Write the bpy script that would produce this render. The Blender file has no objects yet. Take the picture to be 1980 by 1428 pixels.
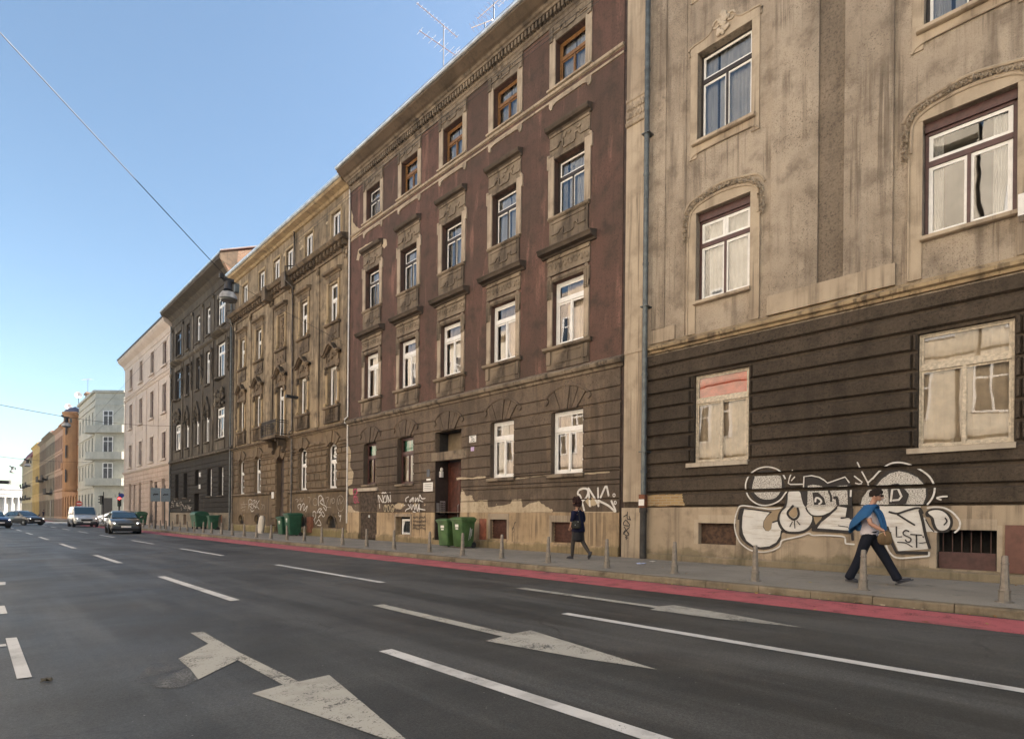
# Street corner row in a Central-European city. World: x = across the street (towards the
# facades), y = along the street (away from the camera), z = up. Units are metres.
import bpy, bmesh, math, random
from math import sin, cos, pi, radians, sqrt, atan2
from mathutils import Vector, Matrix, noise

FOC, CX, VPX, VPY, ROLL = 1080.0, 990.0, -73.0, 989.0, radians(0.55)
TH = math.atan((CX - VPX) / FOC)            # street direction, left of the view axis
PY0 = VPY + math.tan(ROLL) * (CX - VPX)
H = 1.29                                     # eye height above the carriageway
RIGHT = Vector((cos(TH), -sin(TH), 0)); FWD = Vector((sin(TH), cos(TH), 0)); UP = Vector((0, 0, 1))
FX = 14.25                                   # plane of the house fronts
KERB = 9.99                                  # kerb line
PAV = 0.12                                   # pavement level

def ray(px, py):
    u = (px - CX) / FOC; w = (py - PY0) / FOC
    u2 = u * cos(ROLL) + w * sin(ROLL); w2 = -u * sin(ROLL) + w * cos(ROLL)
    return RIGHT * u2 - UP * w2 + FWD

def fp(px, py, d=0.0):
    """survey point -> (y, z) on the facade plane, d metres proud of it"""
    r = ray(px, py); t = (FX - d) / r.x
    return (r.y * t, H + r.z * t)

def fs(px, py=900, d=0.0): return fp(px, py, d)[0]
def fz(px, py, d=0.0): return fp(px, py, d)[1]

def gp(px, py, z=0.0):
    """survey point -> (x, y) on the level z"""
    r = ray(px, py); t = (z - H) / r.z
    return (r.x * t, r.y * t)

# ------------------------------------------------------------------ materials
class NM:
    """small node-material writer"""
    def __init__(s, name):
        s.m = bpy.data.materials.new(name); s.m.use_nodes = True
        s.t = s.m.node_tree; s.t.nodes.clear()
        s.out = s.t.nodes.new('ShaderNodeOutputMaterial')
        s.tc = s.t.nodes.new('ShaderNodeTexCoord'); s.co = s.tc.outputs['Object']
    def n(s, typ, ins=None, **props):
        nd = s.t.nodes.new('ShaderNode' + typ)
        for k, v in props.items(): setattr(nd, k, v)
        for k, v in (ins or {}).items():
            i = nd.inputs[k]
            if isinstance(v, bpy.types.NodeSocket): s.t.links.new(v, i)
            else: i.default_value = v
        return nd
    def math(s, op, a, b=0.0, c=0.0, clamp=False):
        return s.n('Math', {0: a, 1: b, 2: c}, operation=op, use_clamp=clamp).outputs[0]
    def sep(s):
        return s.n('SeparateXYZ', {0: s.co}).outputs
    def scale(s, v, vec=None):
        return s.n('Mapping', {'Vector': vec or s.co, 'Scale': v}).outputs[0]
    def noise(s, sc, det=4, rough=.6, vec=None, dist=0.0, w=None):
        ins = {'Scale': sc, 'Detail': det, 'Roughness': rough, 'Distortion': dist, 'Vector': vec or s.co}
        nd = s.n('TexNoise', ins)
        return nd.outputs[0]
    def vor(s, sc, vec=None, feature='F1'):
        return s.n('TexVoronoi', {'Scale': sc, 'Vector': vec or s.co}, feature=feature).outputs['Distance']
    def step(s, v, a, b):
        return s.n('MapRange', {0: v, 1: a, 2: b, 3: 0.0, 4: 1.0}, clamp=True, interpolation_type='SMOOTHSTEP').outputs[0]
    def mix(s, f, a, b, blend='MIX'):
        nd = s.n('Mix', None, data_type='RGBA', blend_type=blend)
        for idx, v in ((0, f), (6, a), (7, b)):
            i = nd.inputs[idx]
            if isinstance(v, bpy.types.NodeSocket): s.t.links.new(v, i)
            elif idx == 0: i.default_value = v
            else: i.default_value = (*v[:3], 1)
        return nd.outputs[2]
    def bump(s, h, strength=.4, dist=.01, normal=None):
        ins = {'Height': h, 'Strength': strength, 'Distance': dist}
        if normal: ins['Normal'] = normal
        return s.n('Bump', ins).outputs[0]
    def pbr(s, col, rough=.85, normal=None, **kw):
        ins = {'Base Color': col if isinstance(col, bpy.types.NodeSocket) else (*col[:3], 1), 'Roughness': rough}
        if normal: ins['Normal'] = normal
        ins.update(kw)
        b = s.n('BsdfPrincipled', ins)
        s.t.links.new(b.outputs[0], s.out.inputs[0]); return s.m

_cache = {}
def plain(name, col, rough=.6, metal=0.0, var=.12, sc=6.0, bump=0.0, spec=.5):
    """paint, metal, cloth: one colour with slight wear"""
    if name in _cache: return _cache[name]
    k = NM(name); f = k.noise(sc, 5)
    d = tuple(c * (1 - var) for c in col); l = tuple(min(1, c * (1 + var)) for c in col)
    c = k.mix(k.step(f, .35, .65), d, l)
    nrm = k.bump(k.noise(sc * 8, 3), bump, .01) if bump else None
    _cache[name] = k.pbr(c, rough, nrm, Metallic=metal, **{'Specular IOR Level': spec})
    return _cache[name]

def plaster(name, c1, c2, dirt, peel=None, peel_amt=.36, peel_z=(), fine=38., bump=.35, streak=.5,
            moss=None, grain=.16, large=.4, dirt_amt=.5, dist=.012, light=None, light_amt=.0, pits=0):
    k = NM(name)
    big = k.noise(large, 4, .55, dist=.6)
    col = k.mix(k.step(big, .36, .64), c1, c2)
    mid = k.noise(1.7, 7, .65)
    col = k.mix(k.math('MULTIPLY', k.step(mid, .45, .72), dirt_amt), col, dirt)
    st = k.noise(1.0, 5, .6, vec=k.scale((2.6, 2.6, .16)))
    col = k.mix(k.math('MULTIPLY', k.step(st, .5, .72), streak), col, dirt)
    st3 = k.noise(1.0, 4, .65, vec=k.scale((8, 8, .24)))
    col = k.mix(k.math('MULTIPLY', k.math('MULTIPLY', k.step(st3, .5, .66), k.step(k.noise(.5, 3), .4, .62)), min(1, streak * .95)), col, dirt)
    if light is not None:
        st2 = k.noise(1.0, 6, .6, vec=k.scale((1.9, 1.9, .35)))
        col = k.mix(k.math('MULTIPLY', k.step(st2, .53, .7), light_amt), col, light)
    if moss is not None:
        mz = k.n('MapRange', {0: k.sep()[2], 1: moss[0], 2: moss[1], 3: .25, 4: -.3}, clamp=True).outputs[0]
        mm = k.step(k.math('ADD', k.noise(1.3, 6, .65), mz), .5, .68)
        col = k.mix(k.math('MULTIPLY', mm, .5), col, moss[2])
    gr = k.noise(fine, 3, .7)
    if pits:
        pv = k.math('MULTIPLY', k.step(k.noise(pits, 3, .75), .5, .66), k.math('ADD', .45, k.math('MULTIPLY', k.step(k.noise(.8, 4), .4, .65), .4)))
        col = k.mix(pv, col, dirt)
    col = k.mix(1.0, col, k.mix(gr, (1 - grain,) * 3, (1 + grain,) * 3), 'MULTIPLY')
    h = k.noise(fine, 4, .7)
    if peel is not None:
        pn = k.noise(.9, 9, .62, dist=.35)
        if peel_z:
            acc = None
            z = k.sep()[2]
            for z0, z1, amt in peel_z:
                zc = (z0 + z1) / 2; hw = (z1 - z0) / 2
                a = k.math('SUBTRACT', 1.0, k.math('DIVIDE', k.math('ABSOLUTE', k.math('SUBTRACT', z, zc)), hw), clamp=True)
                a = k.math('MULTIPLY', a, amt)
                acc = a if acc is None else k.math('ADD', acc, a)
            pn = k.math('ADD', pn, acc)
        pm = k.step(pn, 1 - peel_amt, 1 - peel_amt + .015)
        pc = k.mix(k.noise(5., 4), tuple(c * .78 for c in peel), peel)
        col = k.mix(pm, col, pc)
        h = k.math('ADD', h, k.math('MULTIPLY', pm, -1.5))
    return k.pbr(col, .92, k.bump(h, bump, dist), **{'Specular IOR Level': .2})

def glass_mat(name, tint=(.88, .86, .83), ior=2.1):
    k = NM(name)
    nrm = k.bump(k.noise(.8, 2, .5), 0.05, .08)
    tr = k.n('BsdfTransparent', {0: (*tint, 1)}); gl = k.n('BsdfGlossy', {'Color': (1, 1, 1, 1), 'Roughness': .015, 'Normal': nrm})
    fr = k.n('Fresnel', {'IOR': ior, 'Normal': nrm})
    mx = k.n('MixShader', {0: fr.outputs[0], 1: tr.outputs[0], 2: gl.outputs[0]})
    k.t.links.new(mx.outputs[0], k.out.inputs[0]); return k.m

# ------------------------------------------------------------------ objects
COL = bpy.context.scene.collection
ORG = {}                                     # world origin of every object built here
def tag(o, label=None, cat=None, group=None, kind=None):
    if label: o['label'] = label
    if cat: o['category'] = cat
    if group: o['group'] = group
    if kind: o['kind'] = kind
    return o
def thing(name, loc, label, cat, group=None, rz=0.0):
    o = bpy.data.objects.new(name, None); COL.objects.link(o)
    o.location = loc; o.rotation_euler = (0, 0, rz); o.empty_display_size = .3
    ORG[o] = Vector(loc); return tag(o, label, cat, group)

WHOLE = {'pane', 'curtain', 'niche_relief', 'garland', 'cartouche', 'architrave', 'hair', 'scribble', 'bell_button', 'lettering', 'emblem', 'wall', 'window', 'corner_window', 'frame', 'door', 'body', 'hood', 'apron', 'keystone_fan', 'sign_bracket',
         'window_frame', 'rusticated_wall', 'plinth', 'lane_line', 'direction_arrow', 'parking_marking', 'crossing_marking', 'cellar_door', 'sunglasses', 'tilted_sash', 'sill', 'pediment', 'railing', 'reflector', 'dentil_cornice', 'bracket_cornice', 'pilaster_capital', 'bracket', 'lamp_bracket'}
class MB:
    """collects geometry in world coordinates"""
    def __init__(s): s.v = []; s.f = []; s.mi = []; s.k = 0; s.sm = []; s.smooth = False; s.sh = []
    def add(s, vs, fs):
        s.sh.append((len(s.v), len(s.v) + len(vs), len(s.f), len(s.f) + len(fs)))
        b = len(s.v); s.v += [tuple(p) for p in vs]
        for f in fs: s.f.append([b + i for i in f]); s.mi.append(s.k); s.sm.append(s.smooth)
    def quad(s, a, b, c, d): s.add([a, b, c, d], [(0, 1, 2, 3)])
    def box(s, x0, x1, y0, y1, z0, z1):
        s.add([(x0, y0, z0), (x1, y0, z0), (x1, y1, z0), (x0, y1, z0), (x0, y0, z1), (x1, y0, z1), (x1, y1, z1), (x0, y1, z1)],
              [(0, 3, 2, 1), (4, 5, 6, 7), (0, 1, 5, 4), (1, 2, 6, 5), (2, 3, 7, 6), (3, 0, 4, 7)])
    # facade coordinates: sy along the street, z up, d metres proud of the house fronts
    def fbox(s, s0, s1, z0, z1, d0, d1):
        s.box(FX - d1, FX - d0, min(s0, s1), max(s0, s1), z0, z1)
    def fprism(s, poly, d0, d1):
        n = len(poly)
        s.add([(FX - d0, a, b) for a, b in poly] + [(FX - d1, a, b) for a, b in poly],
              [tuple(range(n))[::-1], tuple(range(n, 2 * n))] + [(i, (i + 1) % n, n + (i + 1) % n, n + i) for i in range(n)])
    def mould(s, prof, s0, s1):
        """profile [(d, z)...] (closed) run along the street"""
        n = len(prof)
        s.add([(FX - d, s0, z) for d, z in prof] + [(FX - d, s1, z) for d, z in prof],
              [tuple(range(n)), tuple(range(n, 2 * n))[::-1]] + [(i, n + i, n + (i + 1) % n, (i + 1) % n) for i in range(n)])
    def block(s, sa, sb, za, zb, d0, d1, ch=.02, cs=.0):
        a = [(sa, za), (sb, za), (sb, zb), (sa, zb)]
        i = [(sa + cs, za + ch), (sb - cs, za + ch), (sb - cs, zb - ch), (sa + cs, zb - ch)]
        s.add([(FX - d0, p, q) for p, q in a] + [(FX - d1, p, q) for p, q in i],
              [(4, 5, 6, 7), (0, 1, 5, 4), (1, 2, 6, 5), (2, 3, 7, 6), (3, 0, 4, 7)])
    def tube(s, path, r, n=8, r2=None, cap=True):
        path = [Vector(p) for p in path]; rings = []
        for i, p in enumerate(path):
            t = (path[min(i + 1, len(path) - 1)] - path[max(i - 1, 0)]).normalized()
            a = t.cross(Vector((0, 0, 1)));
            if a.length < .05: a = t.cross(Vector((0, 1, 0)))
            a.normalize(); b = a.cross(t)
            rr = r if r2 is None else r + (r2 - r) * i / max(1, len(path) - 1)
            rings.append([p + a * (rr * cos(2 * pi * j / n)) + b * (rr * sin(2 * pi * j / n)) for j in range(n)])
        vs = [q for R in rings for q in R]; fs = []
        for i in range(len(path) - 1):
            for j in range(n): fs.append((i * n + j, i * n + (j + 1) % n, (i + 1) * n + (j + 1) % n, (i + 1) * n + j))
        if cap: fs += [tuple(range(n))[::-1], tuple(range((len(path) - 1) * n, len(path) * n))]
        sm = s.smooth; s.smooth = n > 5; s.add(vs, fs); s.smooth = sm
    def lathe(s, prof, c=(0, 0, 0), n=16, axis='z', arc=2 * pi):
        """prof [(r, h)]"""
        vs = []; full = abs(arc - 2 * pi) < 1e-6; m = n if full else n + 1
        for r, h in prof:
            for j in range(m):
                a = arc * j / n; u, w = r * cos(a), r * sin(a)
                p = (u, w, h) if axis == 'z' else ((u, h, w) if axis == 'y' else (h, u, w))
                vs.append((c[0] + p[0], c[1] + p[1], c[2] + p[2]))
        fs = []
        for i in range(len(prof) - 1):
            for j in range(n if full else n):
                k = (j + 1) % m
                if not full and j == n: continue
                fs.append((i * m + j, i * m + k, (i + 1) * m + k, (i + 1) * m + j))
        sm = s.smooth; s.smooth = True; s.add(vs, fs); s.smooth = sm
    def blob(s, c, r, n=8, jit=0.0, rnd=random):
        """lumpy ellipsoid; r = (rx, ry, rz)"""
        m = max(4, n // 2); vs = []; fs = []
        for i in range(m + 1):
            th = pi * i / m
            for j in range(n):
                a = 2 * pi * j / n; k = 1 + rnd.uniform(-jit, jit)
                vs.append((c[0] + r[0] * sin(th) * cos(a) * k, c[1] + r[1] * sin(th) * sin(a) * k, c[2] + r[2] * cos(th) * k))
        for i in range(m):
            for j in range(n): fs.append((i * n + j, i * n + (j + 1) % n, (i + 1) * n + (j + 1) % n, (i + 1) * n + j))
        sm = s.smooth; s.smooth = True; s.add(vs, fs); s.smooth = sm
    def pieces(s, tol=.012):
        """groups of shapes that touch one another"""
        bb = []
        for a, b, c, d in s.sh:
            if b <= a: bb.append(None); continue
            P = s.v[a:b]; bb.append([min(p[i] for p in P) - tol for i in range(3)] + [max(p[i] for p in P) + tol for i in range(3)])
        par = list(range(len(bb)))
        def find(i):
            while par[i] != i: par[i] = par[par[i]]; i = par[i]
            return i
        for i in range(len(bb)):
            for j in range(i):
                if bb[i] and bb[j] and all(bb[i][k] <= bb[j][k + 3] and bb[j][k] <= bb[i][k + 3] for k in range(3)): par[find(i)] = find(j)
        g = {}
        for i in range(len(bb)):
            if bb[i]: g.setdefault(find(i), []).append(i)
        return list(g.values())
    def build(s, name, mats, parent=None, origin=None, bevel=0.0, recalc=True, angle=40):
        if parent is not None and name not in WHOLE and 1 < len(s.sh) < 90:
            g = s.pieces()
            if 1 < len(g) <= 12:
                first = None
                for ids in g:
                    q = MB()
                    for i in ids:
                        a, b, c, d = s.sh[i]; off = len(q.v) - a; q.sh.append((0, 0, 0, 0)); q.v += s.v[a:b]
                        for f in range(c, d): q.f.append([v + off for v in s.f[f]]); q.mi.append(s.mi[f]); q.sm.append(s.sm[f])
                    o = q._build(name, mats, parent, origin, bevel, recalc, angle)
                    first = first or o
                return first
        return s._build(name, mats, parent, origin, bevel, recalc, angle)
    def _build(s, name, mats, parent=None, origin=None, bevel=0.0, recalc=True, angle=40):
        me = bpy.data.meshes.new(name)
        po = ORG.get(parent, Vector((0, 0, 0)))
        o0 = Vector(origin) if origin is not None else po.copy()
        me.from_pydata([(a - o0.x, b - o0.y, c - o0.z) for a, b, c in s.v], [], s.f)
        mats = mats if isinstance(mats, (list, tuple)) else [mats]
        for m in mats: me.materials.append(m)
        me.polygons.foreach_set('material_index', s.mi); me.polygons.foreach_set('use_smooth', s.sm)
        if recalc or bevel:
            bm = bmesh.new(); bm.from_mesh(me)
            if recalc: bmesh.ops.recalc_face_normals(bm, faces=bm.faces)
            if bevel:
                bmesh.ops.remove_doubles(bm, verts=bm.verts, dist=1e-5)
                ed = [e for e in bm.edges if len(e.link_faces) == 2 and e.calc_face_angle(0) > .6]
                bmesh.ops.bevel(bm, geom=ed, offset=bevel, segments=2, affect='EDGES', profile=.6, clamp_overlap=True)
            bm.to_mesh(me); bm.free()
        if any(s.sm): me.set_sharp_from_angle(angle=radians(angle))
        me.update()
        o = bpy.data.objects.new(name, me); COL.objects.link(o)
        o.location = o0 - po
        if parent is not None: o.parent = parent
        ORG[o] = o0; return o

def kids(o): return [c for c in bpy.data.objects if c.parent is o]
CH = {}
def copy_tree(o, parent=None, loc=None, rz=None):
    """a thing, its parts and their sub-parts"""
    c = o.copy(); COL.objects.link(c)
    c.parent = parent
    if loc is not None: c.location = loc
    if rz is not None: c.rotation_euler = (0, 0, rz)
    for ch in kids(o): copy_tree(ch, c)
    return c

# ------------------------------------------------------------------ paint strokes on walls
def smooth_path(pts, k=5, closed=False):
    if len(pts) < 3: return list(pts)
    P = list(pts); n = len(P); out = []
    rng = range(n if closed else n - 1)
    for i in rng:
        p0 = P[(i - 1) % n] if (closed or i > 0) else P[i]; p1 = P[i]; p2 = P[(i + 1) % n]
        p3 = P[(i + 2) % n] if (closed or i + 2 < n) else p2
        for j in range(k):
            t = j / k; t2 = t * t; t3 = t2 * t
            out.append(tuple(.5 * (2 * p1[a] + (p2[a] - p0[a]) * t + (2 * p0[a] - 5 * p1[a] + 4 * p2[a] - p3[a]) * t2
                                   + (3 * p1[a] - p0[a] - 3 * p2[a] + p3[a]) * t3) for a in (0, 1)))
    if not closed: out.append(P[-1])
    return out

class Paint:
    """flat paint on a wall: strokes and fills in facade coordinates (sy, z); each layer a hair prouder than the last"""
    def __init__(s): s.v = []; s.f = []; s.mi = []; s.d = .0025
    def stroke(s, pts, w, mat=0, closed=False, smooth=True, cap=True):
        P = smooth_path(pts, 5, closed) if smooth else list(pts)
        if closed: P = P + [P[0]]
        Q = [P[0]]
        for p in P[1:]:
            if abs(p[0] - Q[-1][0]) + abs(p[1] - Q[-1][1]) > 1e-4: Q.append(p)
        P = Q
        if len(P) < 2: return
        if cap and not closed:
            def ext(a, b):
                l = math.hypot(a[0] - b[0], a[1] - b[1]) or 1; return (a[0] + (a[0] - b[0]) / l * w * .25, a[1] + (a[1] - b[1]) / l * w * .25)
            P = [ext(P[0], P[1])] + P + [ext(P[-1], P[-2])]
        n = len(P); b = len(s.v)
        for i, p in enumerate(P):
            a = P[max(i - 1, 0)]; c = P[min(i + 1, n - 1)]
            if closed and i in (0, n - 1): a, c = P[-2], P[1]
            l = math.hypot(c[0] - a[0], c[1] - a[1]) or 1
            nx, ny = -(c[1] - a[1]) / l, (c[0] - a[0]) / l
            hw = w / 2 * (.55 if (cap and not closed and i in (0, n - 1)) else 1)
            dd = s.d + i * 1.2e-5
            s.v += [(p[0] + nx * hw, p[1] + ny * hw, dd), (p[0] - nx * hw, p[1] - ny * hw, dd)]
        for i in range(n - 1):
            s.f.append([b + 2 * i, b + 2 * i + 1, b + 2 * i + 3, b + 2 * i + 2]); s.mi.append(mat)
        s.d += .0007
    def fill(s, pts, mat=0, smooth=True):
        P = smooth_path(pts, 4, True) if smooth else list(pts)
        b = len(s.v); s.v += [(p[0], p[1], s.d) for p in P]
        s.f.append(list(range(b, b + len(P)))); s.mi.append(mat); s.d += .0007
    def build(s, name, mats, parent, base=lambda z: 0.0, cuts=(), split=None, gap=.02):
        """cuts: levels of wall joints the paint does not bridge; split: (level, d below, d above)"""
        out = []
        for lo, hi, dd in ([(-9, 99, split)] if not isinstance(split, tuple) else [(-9, split[0], split[1]), (split[0], 99, split[2])]):
            bm = bmesh.new(); vs = [bm.verts.new((FX - (dd or 0) - d, a, z)) for a, z, d in s.v]
            for f, m in zip(s.f, s.mi):
                try: fc = bm.faces.new([vs[i] for i in f]); fc.material_index = m
                except ValueError: pass
            bm.normal_update(); big = [f for f in bm.faces if len(f.verts) > 4]
            bmesh.ops.triangulate(bm, faces=big, ngon_method='EAR_CLIP')
            def cut(z):
                bmesh.ops.bisect_plane(bm, geom=bm.verts[:] + bm.edges[:] + bm.faces[:], plane_co=(0, 0, z), plane_no=(0, 0, 1), dist=1e-6)
            cut(lo); cut(hi)
            kill = []
            for c in cuts: cut(c - gap); cut(c + gap)
            for f in bm.faces:
                z = f.calc_center_median().z
                if z < lo or z > hi or any(abs(z - c) < gap for c in cuts): kill.append(f)
            bmesh.ops.delete(bm, geom=kill, context='FACES')
            if not bm.faces: bm.free(); continue
            for f in bm.faces:
                f.normal_update()
                if f.normal.x > 0: f.normal_flip()
            po = ORG[parent]
            bmesh.ops.translate(bm, verts=bm.verts, vec=-po)
            me = bpy.data.meshes.new(name); bm.to_mesh(me); bm.free()
            for m in mats: me.materials.append(m)
            o = bpy.data.objects.new(name, me); COL.objects.link(o); o.parent = parent; ORG[o] = po; out.append(o)
        return out

def zc(x0, y0, sc, d=0.0):
    """reader for survey sketches: sketch point -> facade (sy, z)"""
    return lambda *pts: [fp(x0 + a / sc, y0 + b / sc, d) for a, b in pts]
def ell(c, rx, ry, n=14, a0=0, a1=2 * pi):
    return [(c[0] + rx * cos(a0 + (a1 - a0) * i / n), c[1] + ry * sin(a0 + (a1 - a0) * i / n)) for i in range(n)]

# ------------------------------------------------------------------ walls
def wall_grid(mb, s0, s1, z0, z1, ops, d=0.0, reveal=.3, back=.75, ri=0, bi=1):
    """front face with rectangular openings (sa, sb, za, zb), their reveals and a dark room behind each"""
    S = sorted({s0, s1, *[o[0] for o in ops], *[o[1] for o in ops]}); Z = sorted({z0, z1, *[o[2] for o in ops], *[o[3] for o in ops]})
    S = [v for v in S if s0 <= v <= s1]; Z = [v for v in Z if z0 <= v <= z1]
    mb.k = 0
    for i in range(len(S) - 1):
        for j in range(len(Z) - 1):
            cs, cz = (S[i] + S[i + 1]) / 2, (Z[j] + Z[j + 1]) / 2
            if any(o[0] < cs < o[1] and o[2] < cz < o[3] for o in ops): continue
            x = FX - d
            mb.quad((x, S[i], Z[j]), (x, S[i + 1], Z[j]), (x, S[i + 1], Z[j + 1]), (x, S[i], Z[j + 1]))
    for o in ops:
        a, b, c, e = o[:4]; x = FX - d
        for k, xa, xb in ((ri, x, x + reveal + d), (bi, x + reveal + d, FX + back)):
            mb.k = k
            mb.quad((x if k == ri else xa, a, c), (xb, a, c), (xb, a, e), (x if k == ri else xa, a, e))
            mb.quad((xa, b, c), (xb, b, c), (xb, b, e), (xa, b, e))
            mb.quad((xa, a, e), (xb, a, e), (xb, b, e), (xa, b, e))
            mb.quad((xa, a, c), (xb, a, c), (xb, b, c), (xa, b, c))
        mb.k = bi; xb = FX + back
        mb.quad((xb, a, c), (xb, b, c), (xb, b, e), (xb, a, e))
    mb.k = 0

def bands(mb, s0, s1, levels, ops, d0=0.0, d1=.04, ch=.018, g=.008, joint=None, rnd=None, pillow=0.0):
    """rusticated courses between levels, stopping at openings"""
    for j in range(len(levels) - 1):
        za, zb = levels[j] + g, levels[j + 1] - g
        zs = sorted({za, zb, *[v for o in ops for v in (o[2], o[3]) if za < v < zb]})
        for p in range(len(zs) - 1):
            q0, q1 = zs[p], zs[p + 1]; zc_ = (q0 + q1) / 2
            if q1 - q0 < .03: continue
            cutters = sorted((o[0], o[1]) for o in ops if o[2] - 1e-6 < zc_ < o[3] + 1e-6)
            cur = s0; segs = []
            for a, b in cutters:
                if a > cur: segs.append((cur, a))
                cur = max(cur, b)
            if cur < s1: segs.append((cur, s1))
            for a, b in segs:
                if b - a < .05: continue
                js = [a, b]
                if joint:
                    n = max(1, round((b - a) / joint)); off = (j % 2) * .5
                    js = [a] + [a + (b - a) * (i + off * .6) / n for i in range(1, n)] + [b]
                for i in range(len(js) - 1):
                    mb.block(js[i] + (g if i else 0), js[i + 1] - (g if i < len(js) - 2 else 0), q0, q1, d0, d1 + (rnd.uniform(0, .006) if rnd else 0), min(ch + pillow, (q1 - q0) * .3), pillow if joint else ch * .6)

def house_shell(mb, s0, s1, z0, ztop, depth, front_d=0.0):
    """side, back walls (front left open for wall_grid)"""
    x0, x1 = FX - front_d, FX + depth
    mb.quad((x0, s0, z0), (x1, s0, z0), (x1, s0, ztop), (x0, s0, ztop))
    mb.quad((x0, s1, z0), (x1, s1, z0), (x1, s1, ztop), (x0, s1, ztop))
    mb.quad((x1, s0, z0), (x1, s1, z0), (x1, s1, ztop), (x1, s0, ztop))

def gable_roof(mb, s0, s1, z, depth, over, rise):
    xf, xb, xm = FX - over, FX + depth + .3, FX + depth / 2
    mb.add([(xf, s0, z), (xf, s1, z), (xm, s1, z + rise), (xm, s0, z + rise), (xb, s1, z), (xb, s0, z)],
           [(0, 1, 2, 3), (3, 2, 4, 5), (0, 3, 5), (1, 4, 2), (0, 5, 4, 1)])

# ------------------------------------------------------------------ windows
def window(parent, s0, s1, z0, z1, depth, mats, transom=.68, up=1, low=2, curtain=None, inner=None, fw=.07, rnd=random,
           sill=None, name='window', extra=None, sash=.045, open_amt=0.0, blind=None, pane_mat=None):
    """framed casement window set `depth` behind the wall face; sub-parts: pane, curtain, sill ..."""
    fm, gm, cm, sm = mats
    a, b = s0 + .012, s1 - .012; m = MB(); d = -depth; P = MB(); I = MB()
    zt = z0 + (z1 - z0) * transom if transom else None
    m.fbox(a, a + fw, z0 + .004, z1 - .004, d - .07, d); m.fbox(b - fw, b, z0 + .004, z1 - .004, d - .07, d)
    m.fbox(a + fw, b - fw, z1 - fw, z1 - .004, d - .07, d - .003); m.fbox(a + fw, b - fw, z0 + .004, z0 + fw, d - .07, d - .003)
    cells = []
    if zt:
        m.fbox(a + fw, b - fw, zt - .055, zt + .055, d - .07, d + .02)
        for i in range(up): cells.append((a + fw + (b - a - 2 * fw) * i / up, a + fw + (b - a - 2 * fw) * (i + 1) / up, zt + .055, z1 - fw))
    zl = zt - .055 if zt else z1 - fw
    for i in range(low): cells.append((a + fw + (b - a - 2 * fw) * i / low, a + fw + (b - a - 2 * fw) * (i + 1) / low, z0 + fw, zl))
    for i in range(1, low): 
        c = a + fw + (b - a - 2 * fw) * i / low; m.fbox(c - .03, c + .03, z0 + fw, zl, d - .06, d + .012)
    tgt = I if inner else m
    for ca, cb, za, zb in cells:
        w = sash; e = .004
        tgt.fbox(ca + e, ca + w, za + e, zb - e, d - .05, d - .012); tgt.fbox(cb - w, cb - e, za + e, zb - e, d - .05, d - .012)
        tgt.fbox(ca + w, cb - w, za + e, za + w, d - .05, d - .014); tgt.fbox(ca + w, cb - w, zb - w, zb - e, d - .05, d - .014)
        t1, t2 = rnd.uniform(-.012, .012), rnd.uniform(-.009, .009); x = FX - d + .03
        P.quad((x - t1 + t2, ca + w - .01, zb - w + .01), (x + t1 + t2, cb - w + .01, zb - w + .01), (x + t1 - t2, cb - w + .01, za + w - .01), (x - t1 - t2, ca + w - .01, za + w - .01))
    o = m.build(name, fm, parent, origin=(FX, (s0 + s1) / 2, z0))
    P.build('pane', pane_mat or gm, o, recalc=False)
    if inner: I.build('sash', inner, o)
    if blind:
        B = MB(); B.fbox(a + fw, b - fw, z1 - fw - (z1 - z0) * blind[0], z1 - fw, d - .12, d - .10); B.build('blind', blind[1], o)
    if curtain:
        C = MB(); C.smooth = True; x = FX + depth + .16; n = 26
        g0, g1 = curtain if isinstance(curtain, tuple) else (.5, .5)
        for u0, u1 in ((0, g0), (g1, 1)) if g0 < g1 else ((0, 1),):
            vs = []; 
            for i in range(n + 1):
                u = u0 + (u1 - u0) * i / n; y = a + (b - a) * u; xx = x + .022 * sin(i * 1.9) + .01 * sin(i * .7 + 1)
                vs += [(xx, y, z0 + .02), (xx + .01 * sin(i), y, z1 - .03)]
            C.add(vs, [(2 * i, 2 * i + 2, 2 * i + 3, 2 * i + 1) for i in range(n)])
        C.build('curtain', cm, o)
    if sill:
        q = MB(); ex, pr, th = sill
        q.mould([(-depth + .002, z0 - .002), (.0, z0 - .006), (pr, z0 - .03), (pr, z0 - th), (pr - .04, z0 - th - .02), (-.02, z0 - th - .02)], s0 - ex, s1 + ex)
        q.build('sill', sm, o)
    return o

# ------------------------------------------------------------------ shared materials
R = random.Random(7)
M = {}
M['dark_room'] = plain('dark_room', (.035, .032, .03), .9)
M['zinc'] = plain('zinc', (.55, .57, .58), .38, .8, .15, 3)
M['white_frame'] = plain('white_frame', (.78, .77, .74), .45, 0, .06, 4)
M['old_white'] = plain('old_white_frame', (.50, .43, .33), .6, 0, .22, 14)
M['oak_frame'] = plain('oak_frame', (.20, .10, .035), .5, 0, .25, 8)
M['brown_frame'] = plain('brown_frame', (.075, .032, .028), .45, 0, .2, 8)
M['black_frame'] = plain('black_frame', (.035, .027, .022), .5, 0, .2, 8)
M['glass'] = glass_mat('window_glass')
M['glass_clear'] = glass_mat('clear_window_glass', ior=1.8)
M['curtain'] = plain('net_curtain', (.60, .64, .68), .9, 0, .08, 2)
M['cream_curtain'] = plain('cream_curtain', (.70, .60, .47), .9, 0, .12, 2)
M['dark_interior'] = plain('dark_interior', (.10, .10, .10), .9, 0, .3, 2)  # sheet coloured dark to stand for unlit interiors behind the panes
M['red_curtain'] = plain('red_curtain', (.75, .12, .06), .9, 0, .15, 3)
M['green_blind'] = plain('green_blind', (.10, .42, .30), .8, 0, .1, 2)
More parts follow.
